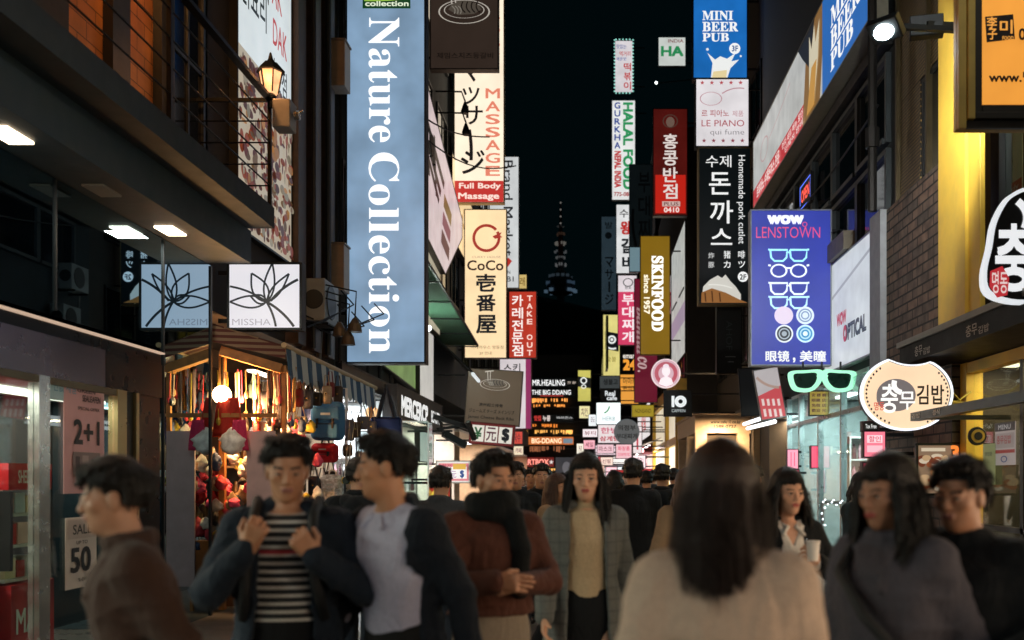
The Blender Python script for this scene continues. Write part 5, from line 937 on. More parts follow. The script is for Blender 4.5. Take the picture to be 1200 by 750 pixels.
def pouch(label, px, py, r_px, Y, c, sq=1.2, rough=0.7, group='pouches and plush toys piled on the stall'):
    c_ = W(px, py, Y); q = r_px * Y / F
    o = MB().ball((0, 0, 0), (q, q * 0.6, q * sq), 20, 13).build('pouch', mat('soft_goods', c, rough, vary=0.3, scale=14, bump=0.5), None, smooth=True); o.location = c_
    for v in o.data.vertices:
        z_ = v.co.z / (q * sq); f_ = 1 + 0.22 * math.sin(v.co.x * 40 / q * 0.08 + v.co.z * 31 + py) * math.cos(v.co.z * 50 + px) + 0.10 * math.sin(5 * math.atan2(v.co.y, v.co.x) + 3 * z_ + px); t_ = (1 - 0.6 * max(0, z_) ** 1.5) * ((max(1e-3, 1 - abs(z_) ** 3.5)) ** 0.285 / max(0.12, math.sqrt(max(0.0, 1 - z_ * z_))) if z_ < 0 else 1)
        t_ = min(t_, 2.2)
        v.co.x *= f_ * t_; v.co.y *= f_ * t_; v.co.z *= 1 + 0.12 * math.sin(px + v.co.x * 30)
    o['label'] = label; o['category'] = 'pouch'; o['group'] = group
pal = [('#d8c9b8', 'cream'), ('#c23a3f', 'red'), ('#e9e4dc', 'white'), ('#1c1a1c', 'black'), ('#d84a6a', 'pink'), ('#8a6a44', 'brown'), ('#3a4a6a', 'navy'), ('#b9a23a', 'mustard')]
for k in range(64):
    c, nm = rnd.choice(pal); pouch('%s soft pouch in the heap of goods on the market stall' % nm, rnd.uniform(243, 300), rnd.uniform(535, 640), rnd.uniform(5, 9), rnd.uniform(11.95, 12.5), c, rnd.uniform(0.7, 1.5))
for k in range(46):
    c, nm = rnd.choice(pal[2:]); pouch('%s soft pouch hung along the front of the market stall' % nm, rnd.uniform(298, 372), rnd.uniform(494, 600), rnd.uniform(4, 7), rnd.uniform(12.3, 13.2), c, rnd.uniform(0.8, 1.7))
for k in range(60):
    c = rnd.choice(['#e0b070', '#c98a44', '#8a5a2c', '#f0d8a8', '#3a2a20', '#b03a2a']); y = rnd.uniform(12.1, 16.8); z = rnd.choice([1.23, 1.78, 2.33]); h = rnd.uniform(0.08, 0.34)
    o = MB().lathe((0, 0, 0), [(0.05, 0), (0.06, h * 0.5), (0.035, h * 0.8), (0.02, h)], 8).build('trinket', mat('trinket', c, 0.35, 0.3), None, smooth=True); o.location = (-5.58 + rnd.uniform(-.1, .1), y, z)
    nm = {'#e0b070': 'tan', '#c98a44': 'amber', '#8a5a2c': 'brown', '#f0d8a8': 'cream', '#3a2a20': 'dark brown', '#b03a2a': 'red'}[c]
    o['label'] = '%s bottle shaped trinket on the back shelves of the market stall' % nm; o['category'] = 'trinket'; o['group'] = 'trinkets on the stall shelves'
for k in range(40):
    px = rnd.uniform(255, 350); c, nm = rnd.choice(pal); Y = rnd.uniform(11.9, 12.6); p = W(px, rnd.uniform(432, 440), Y); L = rnd.uniform(0.2, 0.6)
    o = MB().tube([p, p + Vector((0.01, 0, -L))], 0.006, 5).ball(p + Vector((0.01, 0, -L - 0.04)), (0.03, 0.025, 0.05), 8, 5).build('key_charm', mat('charm', c, 0.35), None)
    o['label'] = '%s charm dangling on a string under the stall awning' % nm; o['category'] = 'charm'; o['group'] = 'charms on strings under the awning'
pouch('white plastic carrier bag hanging at the left end of the stall', 272, 517, 15, 11.85, '#e9e6e0', 1.0, 0.35, None or 'carrier bags at the stall')
hanging('bright pink cloth hanging above the white carrier bag', 281, 492, 528, 24, 11.85, cloth('pink_cloth', '#d8406a'), 'cloth', None)
hanging('red jumper hanging beside the bare bulb', 268, 466, 512, 40, 11.95, cloth('red_jumper', '#b8382e'), 'jumper', None)
for (px, py, c, lb) in ((432, 563, '#101113', 'black round hand mirror hanging at the right end of the stall'), (424, 578, '#3a1518', 'dark red round hand mirror hanging at the right end of the stall')):
    o = MB().lathe((0, 0, 0), [(0.09, 0), (0.1, 0.01), (0.1, 0.03), (0.09, 0.04)], 20, 'y').build('hand_mirror', mat('lacquer', c, 0.2), None); o.location = W(px, py, 13.2); o['label'] = lb; o['category'] = 'mirror'
for (px0, px1, py0, py1, c, lb) in ((403, 424, 551, 563, '#e4ecec', 'white toy camera hanging on strings'), (400, 412, 559, 567, '#d9d34a', 'yellow toy hanging beside the white toy camera')):
    a, b = W(px0, py0, 13.1), W(px1, py1, 13.1); r_ = thing('toy_camera', lb, 'toy', ((a.x + b.x) / 2, 13.1, b.z)); rbox(a.x, b.x, 13.1, 13.2, b.z, a.z, 'body', mat('toy_plastic', c, 0.35), r_, 0.02); MB().lathe(((a.x + b.x) / 2, 13.1, (a.z + b.z) / 2), [(0.045, -0.05), (0.05, -0.04), (0.05, 0.0)], 14, 'y').build('lens', mat('toy_lens', '#2a3a34', 0.15), r_)
    MB().tube([(a.x + 0.03, 13.15, a.z - 0.01), ((a.x + b.x) / 2 + 0.02, 13.2, a.z + 0.75), (b.x - 0.03, 13.15, a.z - 0.01)], 0.006, 5).build('cord', mat('cord', '#b9b4a0', 0.7), r_)

# ================================================================== lit shops
def shop_room(name, label, side, X, y0, y1, depth, h, wallc, power, col='#f4fbff', nl=2, fl='#8a8784'):
    s = -1 if side == 'l' else 1; r_ = thing(name, label, 'shopfront', (X, (y0 + y1) / 2, 0)); xb = X + s * depth
    wm = mat('shop_wall_' + wallc[1:], wallc, 0.6, vary=0.12)
    MB().box(xb, xb + s * 0.1, y0, y1, 0, h).build('back_wall', wm, r_); MB().box(X, xb - s * 0.003, y0, y0 + 0.1, 0.02, h - 0.02).build('side_wall', wm, r_); MB().box(X, xb - s * 0.003, y1 - 0.1, y1, 0.02, h - 0.02).build('side_wall', wm, r_)
    MB().box(X, xb, y0, y1, h, h + 0.08).build('ceiling', mat('shop_ceiling_white', '#c9c9c7', 0.6), r_); MB().box(X, xb, y0 + 0.1, y1 - 0.1, 0.004, 0.03).build('floor', mat('shop_floor_' + fl[1:], fl, 0.25), r_)
    for k in range(nl):
        y = y0 + (y1 - y0) * (k + 0.5) / nl; x = X + s * depth * 0.35
        MB().box(x - 0.09, x + 0.09, y - 0.6, y + 0.6, h - 0.05, h - 0.003).build('ceiling_light', glow('#f6fbff', 5, name='lit_lamp'), r_)
        lamp('ceiling_lamp', 'AREA', (x, y, h - 0.07), power / nl, col, 0.3, r_, (0, 0, 0), 1.6)
    return r_
def shelf(label, x0, x1, y, z1, n, goods, frame='#e4e0dc', depth=0.3, lab='item', group=None):
    """Shelving that faces up the street (towards -Y) with rows of small goods."""
    r_ = thing('shelf_unit', label, 'shelf', ((x0 + x1) / 2, y, 0)); fm = mat('shelf_frame', frame, 0.5)
    MB().box(x0, x1, y + depth, y + depth + 0.02, 0.03, z1).build('back', fm, r_)
    for x in (x0, x1 - 0.03): MB().box(x, x + 0.03, y, y + depth - 0.002, 0.03, z1).build('side', fm, r_)
    for i in range(n):
        z = 0.25 + (z1 - 0.25) * i / n; MB().box(x0 + 0.031, x1 - 0.031, y + 0.01, y + depth - 0.004, z, z + 0.025).build('board', fm, r_)
        x = x0 + 0.06; dz = (z1 - 0.25) / n
        while x < x1 - 0.08:
            ww = rnd.uniform(0.05, 0.11); c, nm = rnd.choice(goods)
            o = MB().lathe((0, 0, 0), [(ww * 0.42, 0), (ww * 0.42, dz * 0.45), (ww * 0.2, dz * 0.55), (ww * 0.22, dz * 0.68)], 8).build('bottle', mat('bottle', c, 0.3), None, smooth=False); o.location = (x + ww / 2, y + 0.12, z + 0.026)
            o['label'] = '%s bottle on %s' % (nm, lab); o['category'] = 'bottle'; o['group'] = group or 'bottles on ' + lab
            x += ww + 0.012
    MB().box(x0, x1, y - 0.005, y + depth, z1 + 0.002, z1 + 0.04).build('top', fm, r_)
G1 = [('#e8e4ea', 'white'), ('#d9a7b4', 'pink'), ('#5a3a40', 'dark'), ('#b8c9c4', 'pale green')]
# left, beyond the stall
shop_room('beauty_shop', 'bright white open shop beneath the tall blue sign', 'l', -4.45, 17.3, 22.4, 2.8, 3.3, '#d9dcdc', 420)
shop_room('exchange_shop', 'bright shop beneath the black name board', 'l', -4.45, 22.6, 33, 3.0, 3.3, '#d8cfc6', 520, '#fff2e4', 3)
shop_room('lit_shop', 'lit shop row far down the left side', 'l', -4.45, 34.2, 47.5, 3.0, 3.2, '#d8c0a8', 520, '#ffe6cc', 3)
shop_room('open_shop', 'lit shop row at the far left end before the food hall', 'l', -4.65, 49, 75, 3.0, 3.2, '#c9a890', 800, '#ffdcc0', 4)
fsign('wood_band', 'brown wooden band over the bright left shop', 'l', -4.3, 17.3, 22.4, 3.32, 3.62, [], '#5a4632', 0, 0.14)
fsign('green_lightbox', 'lit green panel above the black name board', 'l', -4.25, 19.2, 24.5, 3.75, 4.9, [('l', [(0.15, 0.0), (0.2, 0.4)], 0.01, '#1d3a1a')], '#8fae6a', 0.55, poly=[(0, 0.1), (0, 0.8), (1, 1), (1, 0.1)], vary=0.4)
fsign('white_pillar_sign', 'white narrow pillar panel with tiny marks beside the green panel', 'l', -4.15, 24.4, 26.6, 2.0, 5.4, [('o', 0.5, 0.55, 0.1, 0.02, '#7a7a78'), ('o', 0.5, 0.75, 0.12, 0.025, '#4a4a48')], '#dcd8d0', 0.7, vary=0.2)
fsign('small_picture_board', 'cream board in a dark frame above the white pillar panel', 'l', -4.1, 23.8, 27.4, 5.5, 7.6, [('p', [(0.2, 0.3), (0.7, 0.25), (0.75, 0.7), (0.3, 0.75)], '#8a7a5a')], '#d6cbb0', 0.6, vary=0.2, frame='#3a3428')
# green awning above
ga = thing('green_awning', 'dark green fabric awning jutting out behind the blue sign', 'awning', (-4.2, 26, 6.0))
A, B, Cc, D = Vector((-4.38, 20.0, 6.05)), Vector((-4.38, 29.6, 5.55)), Vector((-3.3, 29.6, 5.53)), Vector((-3.3, 20.0, 6.04))
MB().prism([A, B, Cc, D], (0.01, 0, 0.03)).build('cloth', cloth('green_awning_cloth', '#4f7a62'), ga); mb = MB()
for k in range(6): p, q = A.lerp(B, k / 5), D.lerp(Cc, k / 5); mb.bar(p + Vector((0, 0, -0.03)), q + Vector((0, 0, -0.03)), 0.03)
mb.bar(D, Cc, 0.05); mb.build('frame', mat('awning_iron', '#1a2420', 0.5, 0.4), ga)
lamp('awning_lamp', 'POINT', (-3.95, 24.6, 5.2), 60, '#eaffef', 0.1, ga); MB().ball((-3.95, 24.6, 5.3), 0.07).build('bulb', glow('#f4fff6', 6, name='lit_lamp'), ga)
for i, (y, lb) in enumerate(((29.0, 'dark folding awning arm with a bright edge under the curry sign'), (31.5, 'second dark awning arm beside the curry sign'))):
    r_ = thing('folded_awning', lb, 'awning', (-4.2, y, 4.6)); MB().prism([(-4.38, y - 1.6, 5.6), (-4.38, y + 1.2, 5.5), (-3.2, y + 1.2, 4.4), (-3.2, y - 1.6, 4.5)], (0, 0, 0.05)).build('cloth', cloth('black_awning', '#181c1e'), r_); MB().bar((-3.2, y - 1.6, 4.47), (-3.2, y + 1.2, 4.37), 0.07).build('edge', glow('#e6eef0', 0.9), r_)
# dark patio umbrella folded arms
mb = MB(); r_ = thing('folded_parasol', 'dark folded awning frame sticking out above the exchange boards', 'awning', W(530, 515, 24))
for (x0, y0, x1, y1, w_) in ((508, 488, 552, 502, 0.12), (512, 503, 548, 498, 0.07), (520, 508, 545, 522, 0.16), (548, 494, 556, 515, 0.1), (515, 490, 520, 510, 0.05)): mb.bar(W(x0, y0, 24), W(x1, y1, 24.3), w_)
mb.bar(W(530, 505, 24), (-4.4, 24.2, W(0, 505, 24).z), 0.05); mb.build('frame', DK, r_)
sign('price_card', 'white product board in the bright left shop', 21.5, (424, 470, 448, 500), [('o', 436, 484, 8, 8, '#e9a85a'), ('box', 426, 492, 446, 499, '#7fc0cc')], '#dfeaea', 0.7, 0.05)
sign('cyan_board', 'pale cyan product board low in the bright left shop', 21.0, (418, 506, 446, 546), [('t', 'SKIN', 422, 512, 442, 520, '#7aa0b0'), ('box', 422, 526, 442, 540, '#b9d4dc')], '#d4e6ea', 0.7, 0.05)
sign('blue_card', 'deep blue card on the bright left shop counter', 19.5, (425, 552, 442, 567), [('t', '1+1', 428, 556, 439, 563, WHT)], '#2f6a9a', 0.5, 0.04)
shelf('white shelving with bottles inside the bright left shop, nearer one', -6.4, -4.9, 20.6, 2.0, 4, G1, lab='the nearer left shop shelving')
shelf('white shelving with bottles inside the bright left shop, farther one', -6.4, -4.7, 27.0, 2.2, 4, G1, lab='the farther left shop shelving')
gc = thing('glass_case', 'tall glass display case standing on the street beside the left shop', 'display case', (-3.9, 20, 0)); a, b = W(458, 495, 20), W(502, 640, 20)
MB().box(a.x, b.x, 20, 20.01, 0.5, a.z).box(b.x - 0.01, b.x, 20.02, 20.5, 0.5, a.z).build('pane', glass('case_glass', '#dff0ec'), gc); MB().box(a.x, b.x, 20, 20.5, 0, 0.495).build('base', mat('case_base', '#8a5a54', 0.5), gc)
mb = MB()
for x in (a.x, b.x): mb.box(x - 0.015, x + 0.015, 19.98, 20.0, 0.5, a.z)
mb.box(a.x, b.x, 19.98, 19.999, a.z, a.z + 0.03); mb.build('frame', mat('case_frame', '#b9cac6', 0.3, 0.6), gc)
# right: optician, next shops
shop_room('optician_shop', 'glazed optician shop under the blue lens sign', 'r', 4.72, 16.35, 23.2, 2.4, 3.4, '#9aa2a2', 420, '#eefcff')
of = bpy.data.objects['optician_shop']
silver = mat('silver_frame', '#aeb6b8', 0.3, 0.8, vary=0.1)
for y in (16.4, 18.2, 20.0, 21.8, 23.1): MB().box(4.6, 4.71, y - 0.05, y + 0.05, 0, 3.42).build('mullion', silver, of)
MB().box(4.65, 4.66, 16.45, 23.05, 0.05, 3.38).build('glazing', gl, of); MB().box(4.61, 4.712, 16.46, 23.0, 2.75, 2.83).build('transom', silver, of)
shelf('white shelf unit with rows of bottles in the optician window', 4.95, 5.6, 18.9, 2.35, 5, G1 + [('#c98a98', 'rose')], lab='the optician shelf unit')
def lit_box(name, label, px0, px1, py0, py1, Y, col, em, items=[], depth=0.12, cat='lightbox', wallx=4.6, frame='#3a1a24'): return sign(name, label, Y, (px0, py0, px1, py1), items, col, em, depth, frame, cat=cat, wall='r', wallx=wallx, lip=0.02)
lit_box('pink_lightbox', 'small bright pink lightbox on the white post by the doorway', 923, 935, 527, 549, 21.5, '#ff9fb6', 1.1, [('l', [(927, 530), (927, 546)], 1, '#d84a70'), ('l', [(931, 530), (931, 546)], 1, '#d84a70')])
lit_box('crimson_lightbox', 'crimson lightbox lower on the white post by the doorway', 930, 936, 551, 577, 21.0, '#e0466a', 0.8)
lit_box('pink_bag_display', 'deep pink hanging display in the optician window', 951, 960, 523, 548, 20.0, '#ff5a7a', 0.9)
lit_box('pink_screen', 'pink and red lit panel beside the kimbap sign bracket', 1013, 1037, 506, 535, 13.6, '#ff8298', 0.95, [('box', 1016, 510, 1034, 519, '#ffd3da', 1), ('box', 1016, 522, 1034, 530, '#ffc0cb', 1), ('t', '할인', 1018, 511, 1032, 518, '#d83a5a')])
lit_box('black_name_plate', 'small black plate with white letters above the pink panel', 1012, 1029, 495, 504, 13.6, '#141416', 0, [('t', 'Tax Free', 1014, 497, 1027, 502, WHT, {'e': 0.8})])
lit_box('magenta_card', 'magenta card below the pink panel', 1012, 1019, 543, 560, 13.6, '#d83a62', 0.7)
sign('yellow_menu', 'yellow poster with rows of dark letters under the green spectacles', 19.6, (949, 459, 970, 486), [('t', t_, 951, 461 + 6 * k, 968, 465 + 6 * k, '#6a3a1a', {'b': 0.03}) for k, t_ in enumerate(('安 經 鏡', '眼鏡 店', '免稅 店', '歡迎 光'))], '#c9a83a', 0.45, 0.04, wall='r')
sign('tilted_poster', 'white and red poster hanging at a slant beside the doorway', 22.4, (888, 432, 916, 490), [('p', [(888, 462), (916, 454), (916, 490), (888, 490)], '#d8585e', 0.75), ('l', arc(890, 440, 914, 456, 0.2), 3, '#d9b7a8')] + [('box', 891 + 6 * k, 466 + k, 894 + 6 * k, 474 + k, '#f3d8d4', 0.8) for k in range(4)] + [('box', 891 + 6 * k, 478 + k, 894 + 6 * k, 487 + k, '#f3d8d4', 0.8) for k in range(4)], '#e2dadb', 0.6, 0.05, '#8a8484', tilt=-10, wall='r')
sign('dark_poster', 'dark grey board with a white mark behind the slanted poster', 24, (868, 432, 893, 486), [('p', [(884, 448), (890, 446), (892, 452), (885, 455)], '#c9cccc')], '#3a3c3e', 0.1, 0.05, tilt=-4, wall='r')
shop_room('doorway_shop', 'warm doorway with fluorescent tubes between the optician and the stone shopfront', 'r', 4.72, 23.4, 28.6, 2.2, 3.2, '#a8845a', 220, '#ffe0b4')
for k, (x0, y0, x1, y1) in enumerate(((872, 497, 914, 483), (876, 502, 908, 494))): MB().tube([onplane(x0, y0, 4.35), onplane(x1, y1, 4.35)], 0.05, 8).build('tube_light', glow('#f4fbff', 2.2), bpy.data.objects['doorway_shop'])
MB().box(4.2, 4.7, 23.4, 28.6, 3.42, 3.5).build('hood', DK, bpy.data.objects['doorway_shop'])
sf = thing('stone_shopfront', 'beige stone shopfront block with a dark sign wall above, right of centre', 'shopfront', (4, 32, 0))
stone = mat('beige_stone', '#b39c80', 0.6, vary=0.12, bump=0.1)
MB().box(3.2, 4.88, 30.0, 30.4, 2.95, 3.5).build('lintel', stone, sf); MB().box(3.2, 3.6, 30.401, 36, 2.95, 3.5).build('side_lintel', stone, sf)
for x in (3.22, 4.5): MB().box(x, x + 0.34, 30.02, 30.4, 0, 2.948).build('pier', stone, sf)
for y in (32.5, 35.6): MB().box(3.22, 3.56, y, y + 0.34, 0, 2.948).build('pier', stone, sf)
MB().box(3.15, 4.88, 29.95, 36.05, 3.502, 3.58).build('cornice', stone, sf); MB().box(3.57, 4.49, 30.2, 30.25, 0, 2.4).build('door', mat('dark_door', '#1d1712', 0.3), sf)
fr = lambda u, v, d: Vector((3.2 + 1.68 * u, 30.0 - d, 3.5 - 0.55 * v))
artwork(sf, fr, [('t', 'www.cafe10.co.kr', 0.28, 0.3, 0.82, 0.48, INK, {'b': 0.03}), ('t', '1588-0727', 0.34, 0.55, 0.74, 0.72, INK, {'b': 0.03})])
MB().box(3.62, 4.88, 30.6, 35.9, 0, 2.9).build('room', mat('shop_dark_room', '#5a4630', 0.6, vary=0.3), sf)
lamp('porch_lamp', 'AREA', (4.1, 29.5, 5.0), 240, '#ffd9a8', 0.3, sf, (R(28), 0, 0)); MB().box(3.95, 4.25, 29.55, 29.7, 5.02, 5.06).build('porch_light', glow('#ffe6c0', 8, name='lit_lamp'), sf)
lamp('porch_lamp', 'AREA', (3.9, 29.3, 2.9), 130, '#ffd9a8', 0.2, sf, (R(35), 0, 0))
yf = thing('yellow_shopfront', 'yellow framed shopfront with white lit panels past the stone block', 'shopfront', (3.6, 46, 0))
for y in (38.2, 43.5, 52): MB().box(3.35, 3.74, y, y + 0.5, 0, 4.9).build('yellow_post', yel, yf)
MB().box(3.33, 3.74, 38.0, 53, 4.902, 5.4).build('yellow_beam', yel, yf); MB().box(3.36, 3.74, 38.71, 51.9, 2.9, 3.2).build('yellow_beam', yel, yf)
for y0, y1 in ((38.75, 43.4), (44.1, 51.9)):
    MB().box(3.5, 3.73, y0, y1, 0.1, 2.88).build('lit_panel', glow('#fff0d2', 1.5, 0.3, 0.6), yf); MB().box(3.5, 3.73, y0, y1, 3.22, 4.88).build('upper_panel', glow('#f4e6c8', 0.8, 0.3, 0.6), yf)

rf = thing('pink_shopfront', 'row of bright pinkish shop windows far down the right side', 'shopfront', (3.5, 64, 0))
for k in range(6):
    y0 = 54.4 + k * 4.6; MB().box(3.4, 3.595, y0, y0 + 3.9, 0.4, 2.9).build('lit_window', glow(['#ffd9cf', '#f6c0c8', '#fff1e0', '#ff9fa8', '#ffe9dc', '#f0d0d8'][k], 1.3, 0.4, 0.5), rf); MB().box(3.0, 3.595, y0 - 0.2, y0 + 4.2, 3.0, 3.4).build('fascia', mat('fascia', ['#c23a4a', '#e9e4e4', '#8a2a3a', '#d9d4d4', '#a83a52', '#e0d8d8'][k], 0.5), rf)
for k in range(3):
    y0 = 48 + k * 6; r_ = thing('white_canopy', ['first', 'second', 'third'][k] + ' of three pale canopies over the far right shops, counted from near', 'canopy', (3.4, y0, 3))
    MB().prism([(3.7, y0, 3.6), (3.7, y0 + 4, 3.6), (2.4, y0 + 4, 3.1), (2.4, y0, 3.1)], (0, 0, 0.04)).build('cloth', cloth('pale_canopy', '#d8d4d6'), r_); MB().box(2.9, 3.0, y0 + 0.4, y0 + 3.6, 3.16, 3.2).build('tube_light', glow('#fff4f2', 5, name='lit_lamp'), r_); lamp('canopy_fill_lamp', 'AREA', (2.95, y0 + 2, 3.12), 120, '#ffeae6', 0.3, r_, (0, 0, 0), 3); MB().bar((2.4, y0, 3.1), (2.4, y0 + 4, 3.1), 0.06).build('edge', mat('canopy_edge', '#a8a4a4', 0.5), r_)  # tubes and lamps added beneath to brighten the canopies
# restaurant details, right edge
MB().box(3.52, 3.62, 7.6, 10.9, 2.22, 2.31).build('sign_rail', mat('black_rail', '#0c0d0e', 0.35, 0.3), None)
o = bpy.data.objects['sign_rail']; o['label'] = 'black rail with small white characters crossing in front of the kimbap restaurant'; o['category'] = 'rail'
fr = lambda u, v, d: Vector((3.52 - d, 10.9 - 3.3 * u, 2.31 - 0.09 * v)); artwork(o, fr, [('t', '김밥', 0.02, 0.2, 0.10, 0.8, WHT), ('t', '정식', 0.22, 0.2, 0.28, 0.8, WHT)])
MB().bar((3.57, 7.62, 2.26), (4.6, 7.62, 2.26), 0.05).bar((3.57, 10.88, 2.26), (4.6, 10.88, 2.26), 0.05).build('bracket', DK, o)
poster('poster of prices in red and white inside the restaurant glass', 'r', 4.62, 1166, 1190, 495, 545, [('box', 0, 0, 1, 0.2, '#2a2c30'), ('t', 'MENU', 0.2, 0.05, 0.8, 0.16, WHT), ('box', 0.05, 0.25, 0.95, 0.6, '#c9bdb8'), ('box', 0, 0.64, 1, 0.72, '#c23a3a'), ('ring', 0.5, 0.86, 0.16, 0.08, 0.05, '#3a5a9a'), ('t', '충무김밥', 0.15, 0.3, 0.85, 0.5, '#c23a3a')], '#dcd0cc', 0.25)
poster('pale green notice card on the restaurant glass', 'r', 4.6, 1152, 1166, 520, 568, [('t', '영업중', 0.2, 0.2, 0.8, 0.3, '#3a4a3a')], '#b9c98a', 0.2)
ck = thing('round_badge', 'round black and yellow badge on the yellow post', 'badge', W(1146, 511, 9.75)); c_ = W(1146, 511, 9.62)
MB().lathe((c_.x, 9.62, c_.z), [(0.085, 0), (0.09, 0.01), (0.09, 0.03)], 24, 'y').build('rim', DK, ck); MB().lathe((c_.x, 9.612, c_.z), [(0.065, 0), (0.065, 0.006)], 24, 'y').build('face', mat('badge_yellow', '#c9a83a', 0.5), ck); MB().lathe((c_.x, 9.604, c_.z), [(0.04, 0), (0.04, 0.006)], 20, 'y').build('centre', DK, ck)
fp = thing('food_poster', 'lit food poster with an orange 3 in the restaurant window', 'poster', W(1090, 560, 11.9)); a, b = W(1072, 520, 11.95), W(1122, 585, 11.95)
sign('food_board', 'lit food photo board inside the kimbap restaurant behind the dark coated people', 12.22, (1076, 522, 1124, 578), [('o', rnd.uniform(1080, 1120), rnd.uniform(534, 574), rnd.uniform(3, 7), rnd.uniform(2, 5), rnd.choice(['#a85a34', '#7a3a24', '#d8b48a', '#e9d8c0', '#c98a5a']), 0.6) for _ in range(40)] + [('box', 1078, 525, 1106, 529, '#d8c8b0', 0.8), ('t', '3', 1112, 522, 1122, 540, '#ff8a3a', {'e': 1, 'b': 0.05})], '#a88a70', 0.5, 0.05) if True else None
bpy.data.objects.remove(fp)
# fairy lights on the barrier
fl = thing('light_barrier', 'metal street barrier wound with white fairy lights', 'barrier', W(995, 720, 10.3)); Yb = 10.3
A, B = W(964, 588, Yb), W(1034, 592, Yb); mb = MB(); mb.tube([A, B], 0.018); mb.tube([A, (A.x, Yb, 0)], 0.018); mb.tube([B, (B.x, Yb, 0)], 0.018); mb.tube([(A.x, Yb, 0.5), (B.x, Yb, 0.5)], 0.012)
mb.build('rail', silver, fl)
mb = MB()
for k in range(22): p = A.lerp(B, k / 21) + Vector((0, -0.03 * math.cos(k * 2.1), 0.025 * math.sin(k * 2.1))); mb.ball(p, 0.008, 6, 4)
p0, p1, p2 = W(997, 592, Yb), W(985, 650, Yb), W(968, 733, Yb)
for k in range(46):
    t_ = k / 45; p = (p0.lerp(p1, t_ * 2) if t_ < 0.5 else p1.lerp(p2, t_ * 2 - 1)) + Vector((0.03 * math.sin(k * 1.9), -0.05, 0)); mb.ball(p, 0.008, 6, 4)
for k in range(10): mb.ball(A + Vector((0.02 * math.sin(k * 2), -0.03, -0.06 * k)), 0.007, 6, 4)
mb.build('fairy_lights', glow('#e6f6ff', 7, name='lit_lamp'), fl); mb = MB(); mb.tube([p0, p1, p2], 0.006, 5); mb.build('wire', DK, fl)
# overhead cables
for k, (ya, za, yb, zb, xa, xb) in enumerate(((17.5, 9.2, 26, 10.5, -4.2, -2.6), (22, 9.6, 30, 11, -4.2, -2.2), (15.5, 7.4, 27, 8.4, 4.5, 4.6))):
    n = 12; P = [Vector((xa + (xb - xa) * i / n, ya + (yb - ya) * i / n, za + (zb - za) * i / n - 0.5 * math.sin(math.pi * i / n))) for i in range(n + 1)]
    o = MB().tube(P, 0.018, 6).build('cable', mat('black_cable', '#0c0c0d', 0.6), None); o['label'] = ['black cable strung behind the blue sign, lower one', 'black cable strung behind the blue sign, higher one', 'black cable running along the wall under the pub board'][k]; o['category'] = 'cable'
for k, (px, py, lb) in enumerate(((545, 130, 'small black spotlight on a thin arm before the massage sign, upper'), (546, 155, 'small black spotlight on a thin arm before the massage sign, lower'))):
    p = W(px, py, 28.5); r_ = thing('spotlight', lb, 'lamp', p); MB().lathe(tuple(p), [(0.02, 0.28), (0.07, 0.16), (0.12, 0.0), (0.1, -0.08)], 10).build('shade', DK, r_); MB().tube([p + Vector((0, 0, 0.28)), p + Vector((-0.1, 0, 0.55)), (-4.4, 28.6, p.z + 0.6)], 0.025).build('arm', DK, r_)
# glowing panels added out of view, standing as shop windows, to light the crowd
bw = thing('fill_panels', 'added glowing window panels on the right beside the viewer, out of view', 'shopfront', (5.3, -1, 0))
for k in range(3): y0 = -8 + k * 4.6; MB().box(5.3, 5.39, y0, y0 + 4.0, 0.4, 2.8).build('lit_window', glow('#ffe0bc', 4.5, 0.3, 0.6), bw)

for k, (x0, y0, x1, y1, Y, c, e, tx, lb) in enumerate((
    (683, 503, 700, 512, 66, '#f6e9ec', 1.1, '뷰티', 'white lit sign above the heads, left of the pink letter sign'), (700, 521, 719, 531, 62, '#f2c9d2', 1.0, '마스크', 'pale pink lit sign left of the pink shop sign'), (684, 516, 697, 526, 70, '#ffb9c6', 1.0, '세일', 'small pink lit sign, leftmost of the far right cluster'),
    (704, 536, 718, 545, 58, '#fbe2d2', 1.0, '신발', 'cream lit sign just above the far crowd'), (686, 534, 700, 543, 72, '#e8f0f4', 1.1, '할인', 'bluish white lit sign just above the far crowd'), (742, 500, 752, 531, 46, '#f4e6e8', 0.95, None, 'narrow white lit sign beside the round grey sign'),
    (600, 506, 612, 520, 50, '#e2574a', 0.8, '국수', 'small red lit sign at the end of the left shops'), (602, 523, 613, 533, 55, '#f3e2c4', 1.0, '카페', 'cream lit sign at the end of the left shops'))):
    sign('shop_sign', lb, Y, (x0, y0, x1, y1), [('t', tx, x0 + 2, y0 + 2, x1 - 2, y1 - 2, '#7a2a3a')] if tx else [('l', [(x0 + 5, y0 + 4), (x0 + 5, y1 - 4)], 2, '#c83a4a')], c, e, 0.15, '#3a3436', wall='l' if x1 < 640 else 'r', wallx=-4.6 if x1 < 640 else 3.6)

